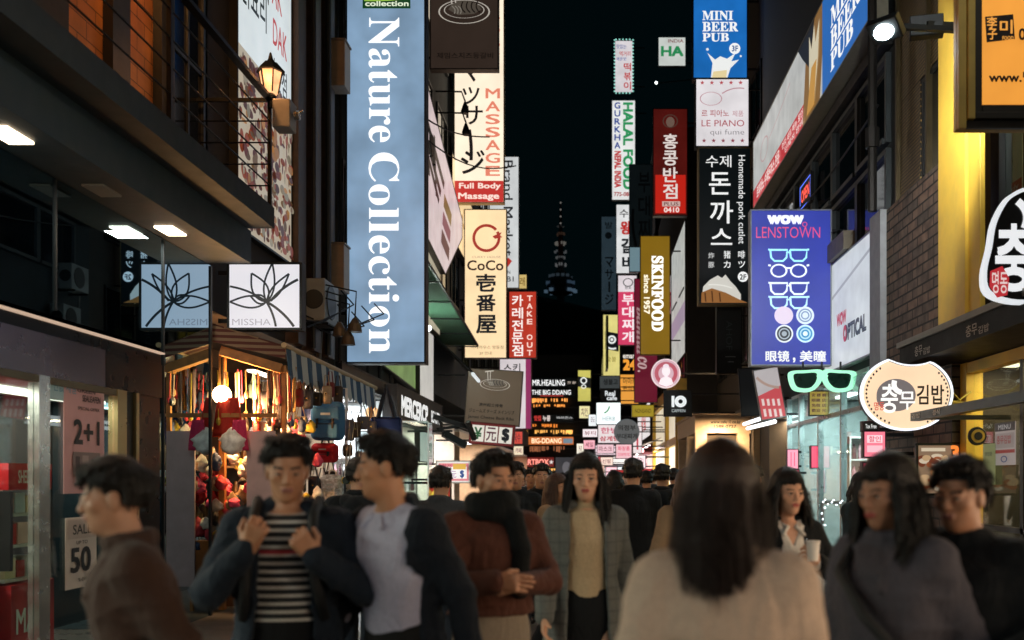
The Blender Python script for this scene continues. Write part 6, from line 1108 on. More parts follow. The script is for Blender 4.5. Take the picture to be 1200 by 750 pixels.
# air conditioners and pipes on the upper walls
def aircon(label, side, X, y, z):
    s_ = 1 if side == 'l' else -1; r_ = thing('air_conditioner', label, 'air conditioner', (X, y, z)); cm = mat('aircon_case', '#8f9290', 0.55, vary=0.2, scale=3)
    MB().box(X + s_ * 0.12, X + s_ * 0.47, y, y + 0.85, z, z + 0.65).build('case', cm, r_, bevel=0.015)
    MB().lathe((X + s_ * 0.3, y - 0.004, z + 0.33), [(0.14, -0.012), (0.15, 0.0)], 20, 'y').build('side_grille', mat('grille_dark', '#2a2d2e', 0.5), r_)
    MB().lathe((X + s_ * 0.475, y + 0.36, z + 0.33), [(0.27, 0.0), (0.26, s_ * 0.012)], 24, 'x').build('fan_grille', mat('grille_dark', '#2a2d2e', 0.5), r_)
    MB().bar((X, y + 0.1, z - 0.03), (X + s_ * 0.5, y + 0.1, z - 0.03), 0.04).build('bracket', DK, r_); MB().bar((X, y + 0.75, z - 0.03), (X + s_ * 0.5, y + 0.75, z - 0.03), 0.04).build('bracket', DK, r_)
    MB().tube([(X + s_ * 0.25, y + 0.83, z + 0.2), (X + s_ * 0.15, y + 1.0, z), (X + s_ * 0.06, y + 1.02, z - 1.6)], 0.025).build('hose', mat('hose', '#6f706c', 0.7), r_)
for side, X, y, z, lb in (('l', -4.4, 18.2, 8.0, 'air conditioner on the narrow shop wall right behind the blue sign'), ('l', -4.4, 24.6, 9.6, 'air conditioner on the left wall above the palette sign'), ('r', 4.75, 24.8, 5.3, 'air conditioner on the right wall between the cutlet sign and the lens sign'), ('r', 4.75, 25.2, 6.4, 'air conditioner on the right wall just under the pub board end'), ('l', -4.5, 15.2, 4.0, 'air conditioner over the market stall beside the flower sign')): aircon(lb, side, X, y, z)
for k in range(5):
    y = 17.3 + 1.1 * k; o = MB().tube([(-4.33, y, 3.6), (-4.33, y + 0.05, 9), (-4.31, y - 0.1, 16)], 0.03 + 0.01 * (k % 2), 6).build('pipe', mat('pipe_grey', '#2c2c2b', 0.5, 0.4), None); o['label'] = 'thin grey pipe running up the left wall behind the blue sign'; o['category'] = 'pipe'; o['group'] = 'pipes behind the blue sign'
# loose wires and pendant lamps over the stall roof
for k, (px, py) in enumerate(((398, 385), (408, 395), (416, 380))):
    p = W(px, py, 15.2); r_ = thing('pendant_lamp', 'small bell shaped pendant lamp by the lower left corner of the blue sign', 'lamp', p, 'unlit bell lamps by the blue sign'); MB().lathe(tuple(p), [(0.11, -0.12), (0.09, 0.0), (0.04, 0.08), (0.02, 0.1)], 12).build('shade', mat('bell_shade', '#6a5d4c', 0.4, 0.5), r_); MB().tube([p + Vector((0, 0, 0.1)), p + Vector((0.02, 0, 0.5)), (-4.4, 15.3, p.z + 0.7)], 0.012).build('cord', DK, r_)
for k in range(6):
    a, b = Vector((-4.42, 12.4 + k * 0.6, 3.7 + 0.1 * k)), Vector((-4.0 + 0.1 * k, 15.5 + 0.3 * k, 4.1 + 0.15 * (k % 3))); o = MB().tube([a, (a + b) / 2 + Vector((0.1, 0, -0.25)), b, b + Vector((-0.3, 0.4, 0.3))], 0.012, 5).build('cable', mat('black_cable', '#0c0c0d', 0.6), None); o['label'] = 'loose black wire above the stall awning'; o['category'] = 'cable'; o['group'] = 'loose wires above the stall'
for k, (x0, y0, x1, y1, Y, c, e, tx, lb) in enumerate((
    (679, 476, 691, 490, 74, '#f4e9b0', 1.0, '치킨', 'yellowish lit sign at the end of the street, left of the bright white box sign'), (690, 486, 699, 499, 70, '#eef4f6', 1.2, '약국', 'small white lit sign touching the bright white box sign'), (742, 534, 756, 548, 43, '#ffe6ea', 1.2, '네일', 'pale lit sign under the narrow white sign by the yellow posts'),
    (694, 546, 708, 554, 55, '#ffd0b8', 1.0, '분식', 'peach lit sign at head height in the far crowd'), (676, 520, 684, 532, 76, '#f8f0dc', 1.1, '커피', 'small cream lit sign beside the food hall end'), (748, 550, 764, 560, 41, '#e8484e', 0.9, '세일', 'red lit sign at head height by the yellow posts'))):
    sign('shop_sign', lb, Y, (x0, y0, x1, y1), [('t', tx, x0 + 2, y0 + 2, x1 - 2, y1 - 2, '#5a2a3a')], c, e, 0.15, '#3a3436', wall='r', wallx=3.6)

cols = [('#141a2a', 'navy'), ('#17150f', 'black'), ('#3a2a1c', 'brown'), ('#7a2228', 'dark red'), ('#b9a88c', 'tan'), ('#22383a', 'dark teal'), ('#50505a', 'grey'), ('#c9c2b8', 'cream')]
for px in range(300, 436, 9):
    for py in (452, 488, 522, 556, 590):
        if 356 < px < 408 and 460 < py < 545: continue
        if px > 405 and py < 470: continue
        px_, py_ = px + rnd.uniform(-4, 4), py + rnd.uniform(-8, 8); Y = 12.35 + (px - 300) * 0.012 + rnd.uniform(-0.12, 0.12); w_, h_ = rnd.uniform(8, 15), rnd.uniform(14, 26); c, nm = rnd.choice(cols)
        a, b = W(px_ - w_ / 2, py_, Y), W(px_ + w_ / 2, py_ + h_, Y); r_ = thing('shoulder_bag', '%s shoulder bag in the dense rows hanging along the front of the stall' % nm, 'bag', ((a.x + b.x) / 2, Y, b.z), 'shoulder bags hanging along the stall'); m_ = mat('bag_leather', c, 0.5, vary=0.25, scale=12, bump=0.3)
        rbox(a.x, b.x, Y, Y + 0.09, b.z, a.z, 'body', m_, r_, 0.03); MB().tube([(a.x + 0.02, Y + 0.04, a.z - 0.02), ((a.x + b.x) / 2 - 0.02, Y + 0.03, a.z + 0.14), ((a.x + b.x) / 2 + 0.02, Y + 0.03, a.z + 0.14), (b.x - 0.02, Y + 0.04, a.z - 0.02)], 0.008, 5).build('strap', m_, r_)
        MB().box((a.x + b.x) / 2 - 0.012, (a.x + b.x) / 2 + 0.012, Y - 0.012, Y - 0.001, (a.z + b.z) / 2, (a.z + b.z) / 2 + 0.02).build('buckle', mat('buckle', '#c9b06a', 0.25, 0.9), r_)
MB().box(-5.79, -5.76, 12, 17, 0.85, 3.3).build('dark_backing', mat('dark_backing', '#3a2a1e', 0.9, vary=0.4), st)  # dark sheet added to darken the wall behind the goods
# ================================================================== people: each body grown as one blended surface, then dressed
V3 = lambda *a: np.array(a, dtype=np.float64)
def nrm(v): return v / (np.linalg.norm(v) + 1e-9)
class Grow:
    """Blended solid sampled on a grid and skinned (surface nets)."""
    def __init__(s, h): s.h = h; s.ops = []
    def cap(s, a, b, ra, rb, k=0.02, sub=False):
        a, b = np.array(a, float), np.array(b, float); r = max(ra, rb)
        def fn(X, Y, Z):
            d = b - a; L = d @ d + 1e-12
            t = np.clip(((X - a[0]) * d[0] + (Y - a[1]) * d[1] + (Z - a[2]) * d[2]) / L, 0, 1)
            return np.sqrt((X - a[0] - t * d[0]) ** 2 + (Y - a[1] - t * d[1]) ** 2 + (Z - a[2] - t * d[2]) ** 2) - (ra + (rb - ra) * t)
        s.ops.append((np.minimum(a, b) - r, np.maximum(a, b) + r, fn, k, sub)); return s
    def path(s, pts, r0, r1, k=0.01):
        n = len(pts) - 1
        for i in range(n): s.cap(pts[i], pts[i + 1], r0 + (r1 - r0) * i / n, r0 + (r1 - r0) * (i + 1) / n, k)
        return s
    def ell(s, c, r, k=0.02, sub=False, M=None):
        c, r = np.array(c, float), np.array(r, float); R_ = max(r)
        def fn(X, Y, Z):
            x, y, z = X - c[0], Y - c[1], Z - c[2]
            if M is not None: x, y, z = M[0, 0] * x + M[1, 0] * y + M[2, 0] * z, M[0, 1] * x + M[1, 1] * y + M[2, 1] * z, M[0, 2] * x + M[1, 2] * y + M[2, 2] * z
            k0 = np.sqrt((x / r[0]) ** 2 + (y / r[1]) ** 2 + (z / r[2]) ** 2) + 1e-9; k1 = np.sqrt((x / r[0] ** 2) ** 2 + (y / r[1] ** 2) ** 2 + (z / r[2] ** 2) ** 2) + 1e-9
            return k0 * (k0 - 1) / k1
        s.ops.append((c - (R_ if M is not None else r), c + (R_ if M is not None else r), fn, k, sub)); return s
    def loft(s, secs, k=0.03, e=2.3):
        """secs: (z, cx, cy, rx, ry) from low to high."""
        q = np.array(secs, float); zs = q[:, 0]; lo = V3((q[:, 1] - q[:, 3]).min(), (q[:, 2] - q[:, 4]).min(), zs[0]); hi = V3((q[:, 1] + q[:, 3]).max(), (q[:, 2] + q[:, 4]).max(), zs[-1])
        def fn(X, Y, Z):
            z = Z[0, 0, :]; cx, cy_, rx, ry = (np.interp(z, zs, q[:, i]) for i in (1, 2, 3, 4))
            u = (np.abs((X - cx) / rx) ** e + np.abs((Y - cy_) / ry) ** e) ** (1 / e)
            d = (u - 1) * np.minimum(rx, ry)
            return np.maximum(np.maximum(d, Z - zs[-1]), zs[0] - Z)
        s.ops.append((lo, hi, fn, k, False)); return s
    def cut(s, lo, hi, fn, k=0.006): s.ops.append((np.array(lo, float), np.array(hi, float), fn, k, True)); return s
    def skin(s, wr=0.0, seed=0.0):
        h = s.h; pad = 0.05
        lo = np.min([o[0] for o in s.ops if not o[4]], 0) - pad; hi = np.max([o[1] for o in s.ops if not o[4]], 0) + pad
        n = np.ceil((hi - lo) / h).astype(int) + 1
        ax = [lo[i] + h * np.arange(n[i]) for i in range(3)]
        Fd = np.full(n, 0.08, np.float32)
        for a, b, fn, k, sub in s.ops:
            m = k + 0.03
            i0 = np.clip(np.floor((a - m - lo) / h).astype(int), 0, n - 1); i1 = np.clip(np.ceil((b + m - lo) / h).astype(int) + 1, 1, n)
            if (i1 <= i0).any(): continue
            sl = tuple(slice(i0[i], i1[i]) for i in range(3))
            X, Y, Z = ax[0][sl[0]][:, None, None], ax[1][sl[1]][None, :, None], ax[2][sl[2]][None, None, :]
            X, Y, Z = np.broadcast_arrays(X, Y, Z)
            d = fn(X, Y, Z); f = Fd[sl]
            if sub:
                d = -d; hh = np.clip(0.5 - 0.5 * (d - f) / -k, 0, 1) if False else np.maximum(k - np.abs(f - d), 0) / k; Fd[sl] = np.maximum(f, d) + hh * hh * k * 0.25
            else:
                hh = np.maximum(k - np.abs(f - d), 0) / k; Fd[sl] = np.minimum(f, d) - hh * hh * k * 0.25
        if wr:
            X, Y, Z = ax[0][:, None, None], ax[1][None, :, None], ax[2][None, None, :]
            w1 = 1.6 * np.sin(7 * Z + seed) + 1.1 * np.sin(9 * Y + 5 * X + seed * 2); w2 = 1.3 * np.sin(8 * X - 6 * Z + seed)
            f1 = 1 - np.abs(np.sin(15 * X * np.sign(np.cos(seed)) + 8 * Z + w1)); f2 = 1 - np.abs(np.sin(19 * Z - 9 * np.abs(X) + 7 * Y + w2 + seed)); f3 = 1 - np.abs(np.sin(13 * Y - 17 * Z + w1 * 1.3 + 1.0))
            q = 0.75 - 0.9 * f1 ** 3 - 0.9 * f2 ** 3 - 0.7 * f3 ** 3 + 0.25 * np.sin(60 * Z + 20 * X + w2 * 2) * np.sin(33 * Y + 17 * X)
            Fd = Fd + (wr * q).astype(np.float32)
        return nets(Fd, lo, h)
def nets(Fd, lo, h):
    S = Fd < 0; nx_, ny_, nz_ = Fd.shape
    c = np.zeros((nx_ - 1, ny_ - 1, nz_ - 1), np.uint8)
    for dx in (0, 1):
        for dy in (0, 1):
            for dz in (0, 1): c += S[dx:nx_ - 1 + dx, dy:ny_ - 1 + dy, dz:nz_ - 1 + dz]
    act = (c > 0) & (c < 8); I, J, K = np.nonzero(act); idx = np.full(act.shape, -1, np.int64); idx[I, J, K] = np.arange(len(I))
    P = np.zeros((len(I), 3)); N = np.zeros(len(I))
    corners = [(0, 0, 0), (1, 0, 0), (0, 1, 0), (1, 1, 0), (0, 0, 1), (1, 0, 1), (0, 1, 1), (1, 1, 1)]
    vals = [Fd[I + a, J + b, K + d] for a, b, d in corners]
    for a in range(8):
        for b in range(a + 1, 8):
            if sum(x != y for x, y in zip(corners[a], corners[b])) != 1: continue
            fa, fb = vals[a], vals[b]; m = (fa < 0) != (fb < 0)
            t = np.where(m, fa / np.where(m, fa - fb, 1), 0)
            pa, pb = np.array(corners[a]), np.array(corners[b])
            P += m[:, None] * (pa + t[:, None] * (pb - pa)); N += m
    P = (P / N[:, None] + np.stack([I, J, K], 1)) * h + lo
    Q = []
    for axis in range(3):
        A = [slice(None)] * 3; B = [slice(None)] * 3; A[axis] = slice(0, -1); B[axis] = slice(1, None)
        sa, sb = S[tuple(A)], S[tuple(B)]; x = sa != sb; i, j, k = np.nonzero(x); e = [i, j, k]; o = [ax for ax in range(3) if ax != axis]
        ok = (e[o[0]] > 0) & (e[o[1]] > 0) & (e[o[0]] < Fd.shape[o[0]] - 1) & (e[o[1]] < Fd.shape[o[1]] - 1)
        e = [v[ok] for v in e]; fl = sa[tuple(e)]
        def cell(d0, d1):
            q = [v.copy() for v in e]; q[o[0]] -= d0; q[o[1]] -= d1; return idx[tuple(q)]
        quad = np.stack([cell(1, 1), cell(0, 1), cell(0, 0), cell(1, 0)], 1)
        flip = fl if axis != 1 else ~fl
        quad[~flip] = quad[~flip][:, ::-1]; Q.append(quad)
    return P, np.concatenate(Q)
def tomesh(name, P, Q, m, parent, regions=None):
    me = bpy.data.meshes.new(name); me.vertices.add(len(P)); me.vertices.foreach_set('co', P.astype(np.float32).ravel())
    me.loops.add(len(Q) * 4); me.loops.foreach_set('vertex_index', Q.astype(np.int32).ravel()); me.polygons.add(len(Q)); me.polygons.foreach_set('loop_start', (np.arange(len(Q)) * 4).astype(np.int32)); me.polygons.foreach_set('loop_total', np.full(len(Q), 4, np.int32))
    me.update(calc_edges=True); me.polygons.foreach_set('use_smooth', np.ones(len(Q), bool))
    for x in (m if isinstance(m, (list, tuple)) else [m]): me.materials.append(x)
    if regions is not None: me.polygons.foreach_set('material_index', regions.astype(np.int32))
    o = bpy.data.objects.new(name, me); COL.objects.link(o); o.parent = parent; return o
def ik(S, Wp, l1, l2, pole):
    d = Wp - S; L = np.linalg.norm(d); L2 = min(L, (l1 + l2) * 0.995); u = d / (L + 1e-9); Wp = S + u * L2
    a = (l1 * l1 - l2 * l2 + L2 * L2) / (2 * L2); hh = math.sqrt(max(0, l1 * l1 - a * a)); p = pole - u * (pole @ u); p = nrm(p)
    return S + u * a + p * hh, Wp
def rotm(yaw, pitch=0, roll=0):
    return np.array(Matrix.Rotation(R(yaw), 3, 'Z') @ Matrix.Rotation(R(pitch), 3, 'X') @ Matrix.Rotation(R(roll), 3, 'Y'))
def hairmat(c='#0d0a08'):
    key = 'hair' + c
    if key in _m: return _m[key]
    m = bpy.data.materials.new('hair'); m.use_nodes = True; t = m.node_tree; p = t.nodes['Principled BSDF']
    tc = t.nodes.new('ShaderNodeTexCoord'); mp = t.nodes.new('ShaderNodeMapping'); mp.inputs['Scale'].default_value = (1, 1, 0.07)
    n = t.nodes.new('ShaderNodeTexNoise'); n.inputs['Scale'].default_value = 230; n.inputs['Detail'].default_value = 4; t.links.new(tc.outputs['Object'], mp.inputs[0]); t.links.new(mp.outputs[0], n.inputs['Vector'])
    b = t.nodes.new('ShaderNodeBump'); b.inputs['Strength'].default_value = 0.8; b.inputs['Distance'].default_value = 0.006; t.links.new(n.outputs['Fac'], b.inputs['Height']); t.links.new(b.outputs[0], p.inputs['Normal'])
    cc = H(c); r = t.nodes.new('ShaderNodeValToRGB'); r.color_ramp.elements[0].position = 0.35; r.color_ramp.elements[1].position = 0.7; r.color_ramp.elements[0].color = (*[x * 0.5 for x in cc], 1); r.color_ramp.elements[1].color = (*[x * 1.7 for x in cc], 1)
    t.links.new(n.outputs['Fac'], r.inputs[0]); t.links.new(r.outputs[0], p.inputs['Base Color']); p.inputs['Roughness'].default_value = 0.5; p.inputs['Specular IOR Level'].default_value = 0.3
    _m[key] = m; return m
def skinmat(c='#b98a6c'):
    key = 'skin' + c
    if key in _m: return _m[key]
    m = mat('skin', c, 0.5, vary=0.1, scale=18, bump=0.05); p = m.node_tree.nodes['Principled BSDF']
    p.inputs['Subsurface Weight'].default_value = 0.12; p.inputs['Subsurface Radius'].default_value = (0.012, 0.005, 0.003); p.inputs['Subsurface Scale'].default_value = 0.6
    _m[key] = m; return m
LIP = {'f': mat('lip_tint', '#a8504a', 0.4, vary=0.05), 'm': mat('lip', '#97645a', 0.5, vary=0.05)}
BROW = mat('brow_hair', '#2a1d18', 0.7, vary=0.1)
def eye(parent, c, r, fwd):
    """Eyeball: white with a dark iris facing fwd."""
    mb = MB(); mb.ball((0, 0, 0), r, 16, 12); me = bpy.data.meshes.new('eye'); me.from_pydata([tuple(np.array(v) + c) for v in mb.v], [], mb.f)
    me.materials.append(mat('eye_white', '#a89c94', 0.2, vary=0)); me.materials.append(mat('iris', '#120b08', 0.08, vary=0)); me.update()
    for p in me.polygons:
        p.use_smooth = True; q = nrm(np.array(p.center) - c)
        if q @ fwd > 0.86: p.material_index = 1
    o = bpy.data.objects.new('eye', me); COL.objects.link(o); o.parent = parent
def hand(g, w_, d, n, s, curl, side, spread=0.0, thumb=0.5):
    """w_ wrist, d towards the fingers, n out of the back of the hand, side +1/-1: where the thumb leaves."""
    d = nrm(d); n = nrm(n - d * (n @ d)); x = np.cross(d, n) * side
    for q in (-0.028, -0.01, 0.010, 0.027): g.cap(w_ + x * q * 0.55 * s, w_ + (d * 0.083 + x * q) * s, 0.0155 * s, 0.0125 * s, 0.012)
    for i, (q, L) in enumerate(((0.030, 0.072), (0.0105, 0.08), (-0.0095, 0.075), (-0.029, 0.058))):
        p = w_ + (d * (0.088 - 0.004 * abs(i - 1)) + x * q) * s; a = R(curl[0] + 4 * i); segs = (0.46, 0.30, 0.24); r_ = 0.0092 * s
        dd = d + x * (q * 2.2 * spread)
        for j, f in enumerate(segs):
            v = nrm(dd * math.cos(a) - n * math.sin(a)); p2 = p + v * L * f * s; g.cap(p, p2, r_, r_ * 0.88, 0.004); p = p2; r_ *= 0.9; a += R(curl[1])
    p = w_ + (d * 0.022 + x * 0.026) * s; v = nrm(d * 0.75 + x * 0.75 - n * thumb); p2 = p + v * 0.042 * s; g.cap(p, p2, 0.0135 * s, 0.0105 * s, 0.01)
    v2 = nrm(d * 0.95 + x * 0.15 - n * (thumb + 0.25)); g.cap(p2, p2 + v2 * 0.032 * s, 0.0105 * s, 0.0085 * s, 0.004)
def strands(g, Mh, hc, n, phis, tend, fall, r=0.012, grow=1.05, seed=1, part=0.0, taper=0.55, wave=0.006, lift=0.0, fine=None):
    """Locks of hair: over the skull from the crown to tend(phi) degrees, then hanging to the height fall(phi) if given."""
    q = random.Random(seed); E = V3(0.077, 0.095, 0.092) * grow; c0 = V3(0, 0.012, 0.035)
    for i in range(n):
        ph = phis[0] + (phis[1] - phis[0]) * (i + q.uniform(0.1, 0.9)) / n; te = tend(ph) + q.uniform(-6, 6); P = []
        for t in np.linspace(0.0, 1, 6):
            th = R(6 + (te - 6) * t); a = R(ph); P.append(c0 + V3(E[0] * math.sin(th) * math.sin(a) + part * (1 - t), -E[1] * math.sin(th) * math.cos(a), E[2] * math.cos(th)))
        if lift:
            o_ = nrm(P[-1] - c0); P[-1] = P[-1] + o_ * q.uniform(0, lift) + V3(q.uniform(-.5, .5), q.uniform(-.5, .5), q.uniform(-.4, .2)) * lift; P[-2] = P[-2] + o_ * q.uniform(0, lift * 0.7)
        P = [Mh @ p + hc for p in P]
        if fall:
            z1 = fall(ph)
            if z1 is not None:
                z1 += q.uniform(-0.03, 0.03); e = P[-1]; out = nrm(V3(e[0] - hc[0], e[1] - hc[1], 0)); m = 7; w0 = q.uniform(0, 6)
                for j in range(1, m + 1):
                    f = j / m; P.append(V3(e[0], e[1], e[2] + (z1 - e[2]) * f) + out * (0.03 * math.sin(math.pi * min(1, f * 0.8)) + wave * math.sin(f * 7 + w0)) + V3(wave * math.cos(f * 6 + w0), 0, 0))
        if fine is None: g.path(P, r * q.uniform(0.85, 1.15), r * taper, 0.006)
        else: fine.append(np.array(P))

def hairs(paths, r):
    """Single hairs (fine wisps) as three-sided quills."""
    V, Q_ = [], []; n0 = 0
    for P in paths:
        m = len(P); T = np.gradient(P, axis=0); T /= np.linalg.norm(T, axis=1, keepdims=True) + 1e-9
        U = np.cross(T, V3(0.31, 0.77, 0.55)); U /= np.linalg.norm(U, axis=1, keepdims=True) + 1e-9; B = np.cross(T, U); rr = (r * np.linspace(1, 0.35, m))[:, None]
        V.append(np.stack([P + (U * math.cos(a) + B * math.sin(a)) * rr for a in (0, 2.094, 4.189)], 1).reshape(-1, 3))
        i = np.arange(m - 1)[:, None] * 3; k = np.arange(3)[None]; Q_.append(np.stack([i + k, i + (k + 1) % 3, i + 3 + (k + 1) % 3, i + 3 + k], -1).reshape(-1, 4) + n0); n0 += 3 * m
    return np.concatenate(V), np.concatenate(Q_)
def person(label, px, Y, H_=1.7, heading=0, sex='m', res=0.008, hres=0.0035, arms=None, walk=0.2, yaw=0, pitch=0, hair='short', hairc='#0d0a08', skin='#b98a6c',
           coat=None, top=None, bottom=None, shoes='#1a1615', scarf=None, hand_curl=(22, 18), face=True, group=None, seed=1, mask=False, xy=None, lean=0.0):
    x, y = xy if xy else ((px - CX) * Y / F, Y)
    root = thing('person', label, 'person', (x, y, 0), group); root.rotation_euler = (0, 0, R(heading))
    s = H_ / 1.72; fem = sex == 'f'; sh = (0.152 if fem else 0.178) * s
    zs = lambda z: z * s
    bend = lambda z: -lean * max(0, (z - 0.95))                     # leaning forward from the hips
    J = lambda a, b, c: V3(a * s, (b + bend(c)) * s, c * s)
    SL, SR = J(sh / s, 0.01, 1.388), J(-sh / s, 0.01, 1.388); shd = {'L': SL, 'R': SR}
    arms = arms or {}; sk = skinmat(skin)
    hip = {'L': J(0.088, 0.0, 0.91), 'R': J(-0.088, 0.0, 0.91)}
    ank = {'L': V3(0.085 * s, -walk * s, 0.085 * s), 'R': V3(-0.085 * s, walk * 1.1 * s, (0.085 + walk * 0.25) * s)}
    W_, E_, HD, HN = {}, {}, {}, {}
    for sd, sg in (('L', 1), ('R', -1)):
        d = arms.get(sd, {}); swing = walk * 0.55 * (1 if sd == 'L' else -1)
        w_ = np.array(d['w']) * s if 'w' in d else J(sg * (sh / s + 0.075), swing - 0.03, 0.885)
        pole = np.array(d.get('pole', (sg * 0.35, 1.0, 0.0)))
        E_[sd], W_[sd] = ik(shd[sd], w_, 0.285 * s, 0.255 * s, pole)
        HD[sd] = np.array(d['d']) if 'd' in d else nrm(W_[sd] - E_[sd]); HN[sd] = np.array(d['n']) if 'n' in d else V3(sg, 0.25, 0.1)
    # ---- body
    hc = J(0, -0.025, 1.605); Mh = rotm(yaw, pitch)
    hp = lambda *a: Mh @ (V3(*a) * s * 0.98) + hc
    g = Grow(max(res, 0.007)); nr = 0.047 if fem else 0.056
    tw = (0.128, 0.088) if fem else (0.15, 0.105)
    g.loft([(zs(0.84), 0, 0, 0.155 * s, 0.10 * s), (zs(0.95), 0, 0, 0.162 * s, 0.108 * s), (zs(1.08), 0, bend(1.08) * s, tw[0] * s, tw[1] * s), (zs(1.28), 0, bend(1.28) * s, (tw[0] + 0.02) * s, (tw[1] + 0.012) * s), (zs(1.40), 0, bend(1.4) * s, (tw[0] - 0.01) * s, 0.08 * s), (zs(1.45), 0, bend(1.45) * s, 0.07 * s, 0.06 * s)])
    g.cap(J(0, 0.015, 1.40), hp(0, 0.012, -0.07), nr * s * 1.05, (nr - 0.002) * s, 0.03)
    for sd in 'LR':
        g.cap(J(0, 0.01, 1.40), shd[sd], 0.05 * s, 0.048 * s, 0.03).cap(shd[sd], E_[sd], 0.046 * s, 0.036 * s).cap(E_[sd], W_[sd], 0.036 * s, 0.0255 * s, 0.01)
        kn, an = ik(hip[sd], ank[sd], 0.425 * s, 0.415 * s, V3(0, -1, 0)); kneeb = kn
        g.cap(hip[sd], kn, 0.078 * s, 0.052 * s, 0.03).cap(kn, an, 0.052 * s, 0.036 * s, 0.02)
        g.cap(an + V3(0, 0.03, -0.03) * s, an + V3(0, -0.15, -0.055) * s, 0.034 * s, 0.026 * s, 0.02)
    PB, QB = g.skin()
    gh = Grow(hres if face else hres * 1.4); A = lambda c, r, **k: gh.ell(hp(*c), V3(*r) * s * 0.98, M=Mh, **k)
    A((0, .012, .035), (.074, .092, .088)); A((0, -.026, -.035), (.060 - .004 * fem, .062, .078), k=0.03); A((0, -.056, -.090), (.026 - .004 * fem, .022, .02), k=0.03)
    for sx in (-1, 1):
        A((sx * .042, -.055, -.014), (.022, .022, .02), k=0.02); A((sx * .0745, .008, -.004), (.009, .02, .032), k=0.008)
        gh.cap(hp(sx * .012, -.081, .021), hp(sx * .043, -.070, .022), 0.008 * s, 0.007 * s, 0.016); A((sx * .0095, -.093, -.027), (.0075, .008, .006), k=0.006)
        A((sx * .032, -.095, .006), (.020, .014, .0095), k=0.012, sub=True)
        gh.cap(hp(sx * .016, -.0835, .0115), hp(sx * .032, -.0875, .0145), 0.0035 * s, 0.004 * s, 0.005).cap(hp(sx * .032, -.0875, .0145), hp(sx * .048, -.0785, .0105), 0.004 * s, 0.003 * s, 0.005)
        gh.cap(hp(sx * .017, -.083, .001), hp(sx * .032, -.0865, -.0035), 0.003 * s, 0.0035 * s, 0.005).cap(hp(sx * .032, -.0865, -.0035), hp(sx * .047, -.079, .002), 0.0035 * s, 0.003 * s, 0.005)
    gh.cap(hp(0, -.086, .014), hp(0, -.1015, -.022), 0.0065 * s, (0.0098 - 0.0012 * fem) * s, 0.014)
    gh.cap(hp(-.020, -.086, -.0505), hp(0, -.0945, -.0485), 0.004 * s, 0.006 * s, 0.005).cap(hp(0, -.0945, -.0485), hp(.020, -.086, -.0505), 0.006 * s, 0.004 * s, 0.005).cap(hp(-.016, -.087, -.0605), hp(.016, -.087, -.0605), 0.0062 * s, 0.0062 * s, 0.006)
    A((0, -.0985, -.0552), (.021, .006, .0022), k=0.003, sub=True)
    gh.cap(hp(0, 0.012, -0.06), hp(0, 0.028, -0.15), nr * s, (nr + 0.002) * s, 0.03)
    PH, QH = gh.skin(); gd = Grow(0.0035 if face else 0.006)
    for sd, sg in (('L', 1), ('R', -1)):
        d = arms.get(sd, {}); hand(gd, W_[sd], HD[sd], HN[sd], s * (0.95 if fem else 1.03), d.get('curl', hand_curl), sg * d.get('thumb_side', 1))
        gd.cap(W_[sd] - nrm(W_[sd] - E_[sd]) * 0.06 * s, W_[sd] + nrm(HD[sd]) * 0.01, 0.0265 * s, 0.024 * s, 0.012)
    PD, QD = gd.skin()
    P = np.concatenate([PB, PH, PD]); Q = np.concatenate([QB, QH + len(PB), QD + len(PB) + len(PH)])
    reg = np.zeros(len(Q), int); cen = P[Q].mean(1); loc = (cen - hc) @ Mh / (s * 0.98)
    f0, f1 = len(QB), len(QB) + len(QH); L_ = loc[f0:f1]; r_ = reg[f0:f1]
    lip = (np.abs(L_[:, 0]) < 0.0245 - 0.7 * np.abs(L_[:, 2] + 0.0553)) & (np.abs(L_[:, 2] + 0.0553) < 0.0092) & (L_[:, 1] < -0.078); r_[lip] = 1
    ax_ = np.abs(L_[:, 0]); brow = (ax_ > 0.012) & (ax_ < 0.05) & (np.abs(L_[:, 2] - (0.0255 + 0.004 * np.sin((ax_ - 0.012) / 0.038 * 2.6))) < (0.0032 if fem else 0.0045)) & (L_[:, 1] < -0.05); r_[brow] = 2
    if fem:
        lash = (ax_ > 0.017) & (ax_ < 0.048) & (np.abs(L_[:, 2] - 0.0125) < 0.0022) & (L_[:, 1] < -0.07); r_[lash] = 2
    bo = tomesh('body', P, Q, [sk, LIP[sex], BROW], root, reg)
    if face:
        fw = Mh @ V3(0, -1, 0)
        for sx in (-1, 1): eye(bo, hp(sx * .032, -.0745, .005), 0.0125 * s, fw)
    # ---- hair
    gq = Grow(0.0042 if face else 0.007); S_ = seed * 7
    capr = lambda e: A_(gq, (0, .016, .042), (.074 + e, .090 + e, .086 + e))
    def A_(G, c, r, **k): return G.ell(hp(*c), V3(*r) * s * 0.98, M=Mh, **k)
    sc = 0.98 * s
    capr(0.004); cutlo, cuthi = hc - 0.2, hc + 0.2
    hl = lambda X, Y, Z: (lambda q: np.maximum(np.maximum(q[1] + 0.030 * 1, -(0.0 - 1) * 0 + q[2] - 0.062), -0.2 - q[2]))(np.tensordot(Mh.T / sc, np.stack([X - hc[0], Y - hc[1], Z - hc[2]]), 1))
    gq.cut(cutlo, cuthi, hl, 0.008)                              # clear the face
    low = lambda X, Y, Z: np.tensordot(Mh.T / sc, np.stack([X - hc[0], Y - hc[1], Z - hc[2]]), 1)[2] + 0.045
    if hair == 'short': gq.cut(cutlo, cuthi, low, 0.008)
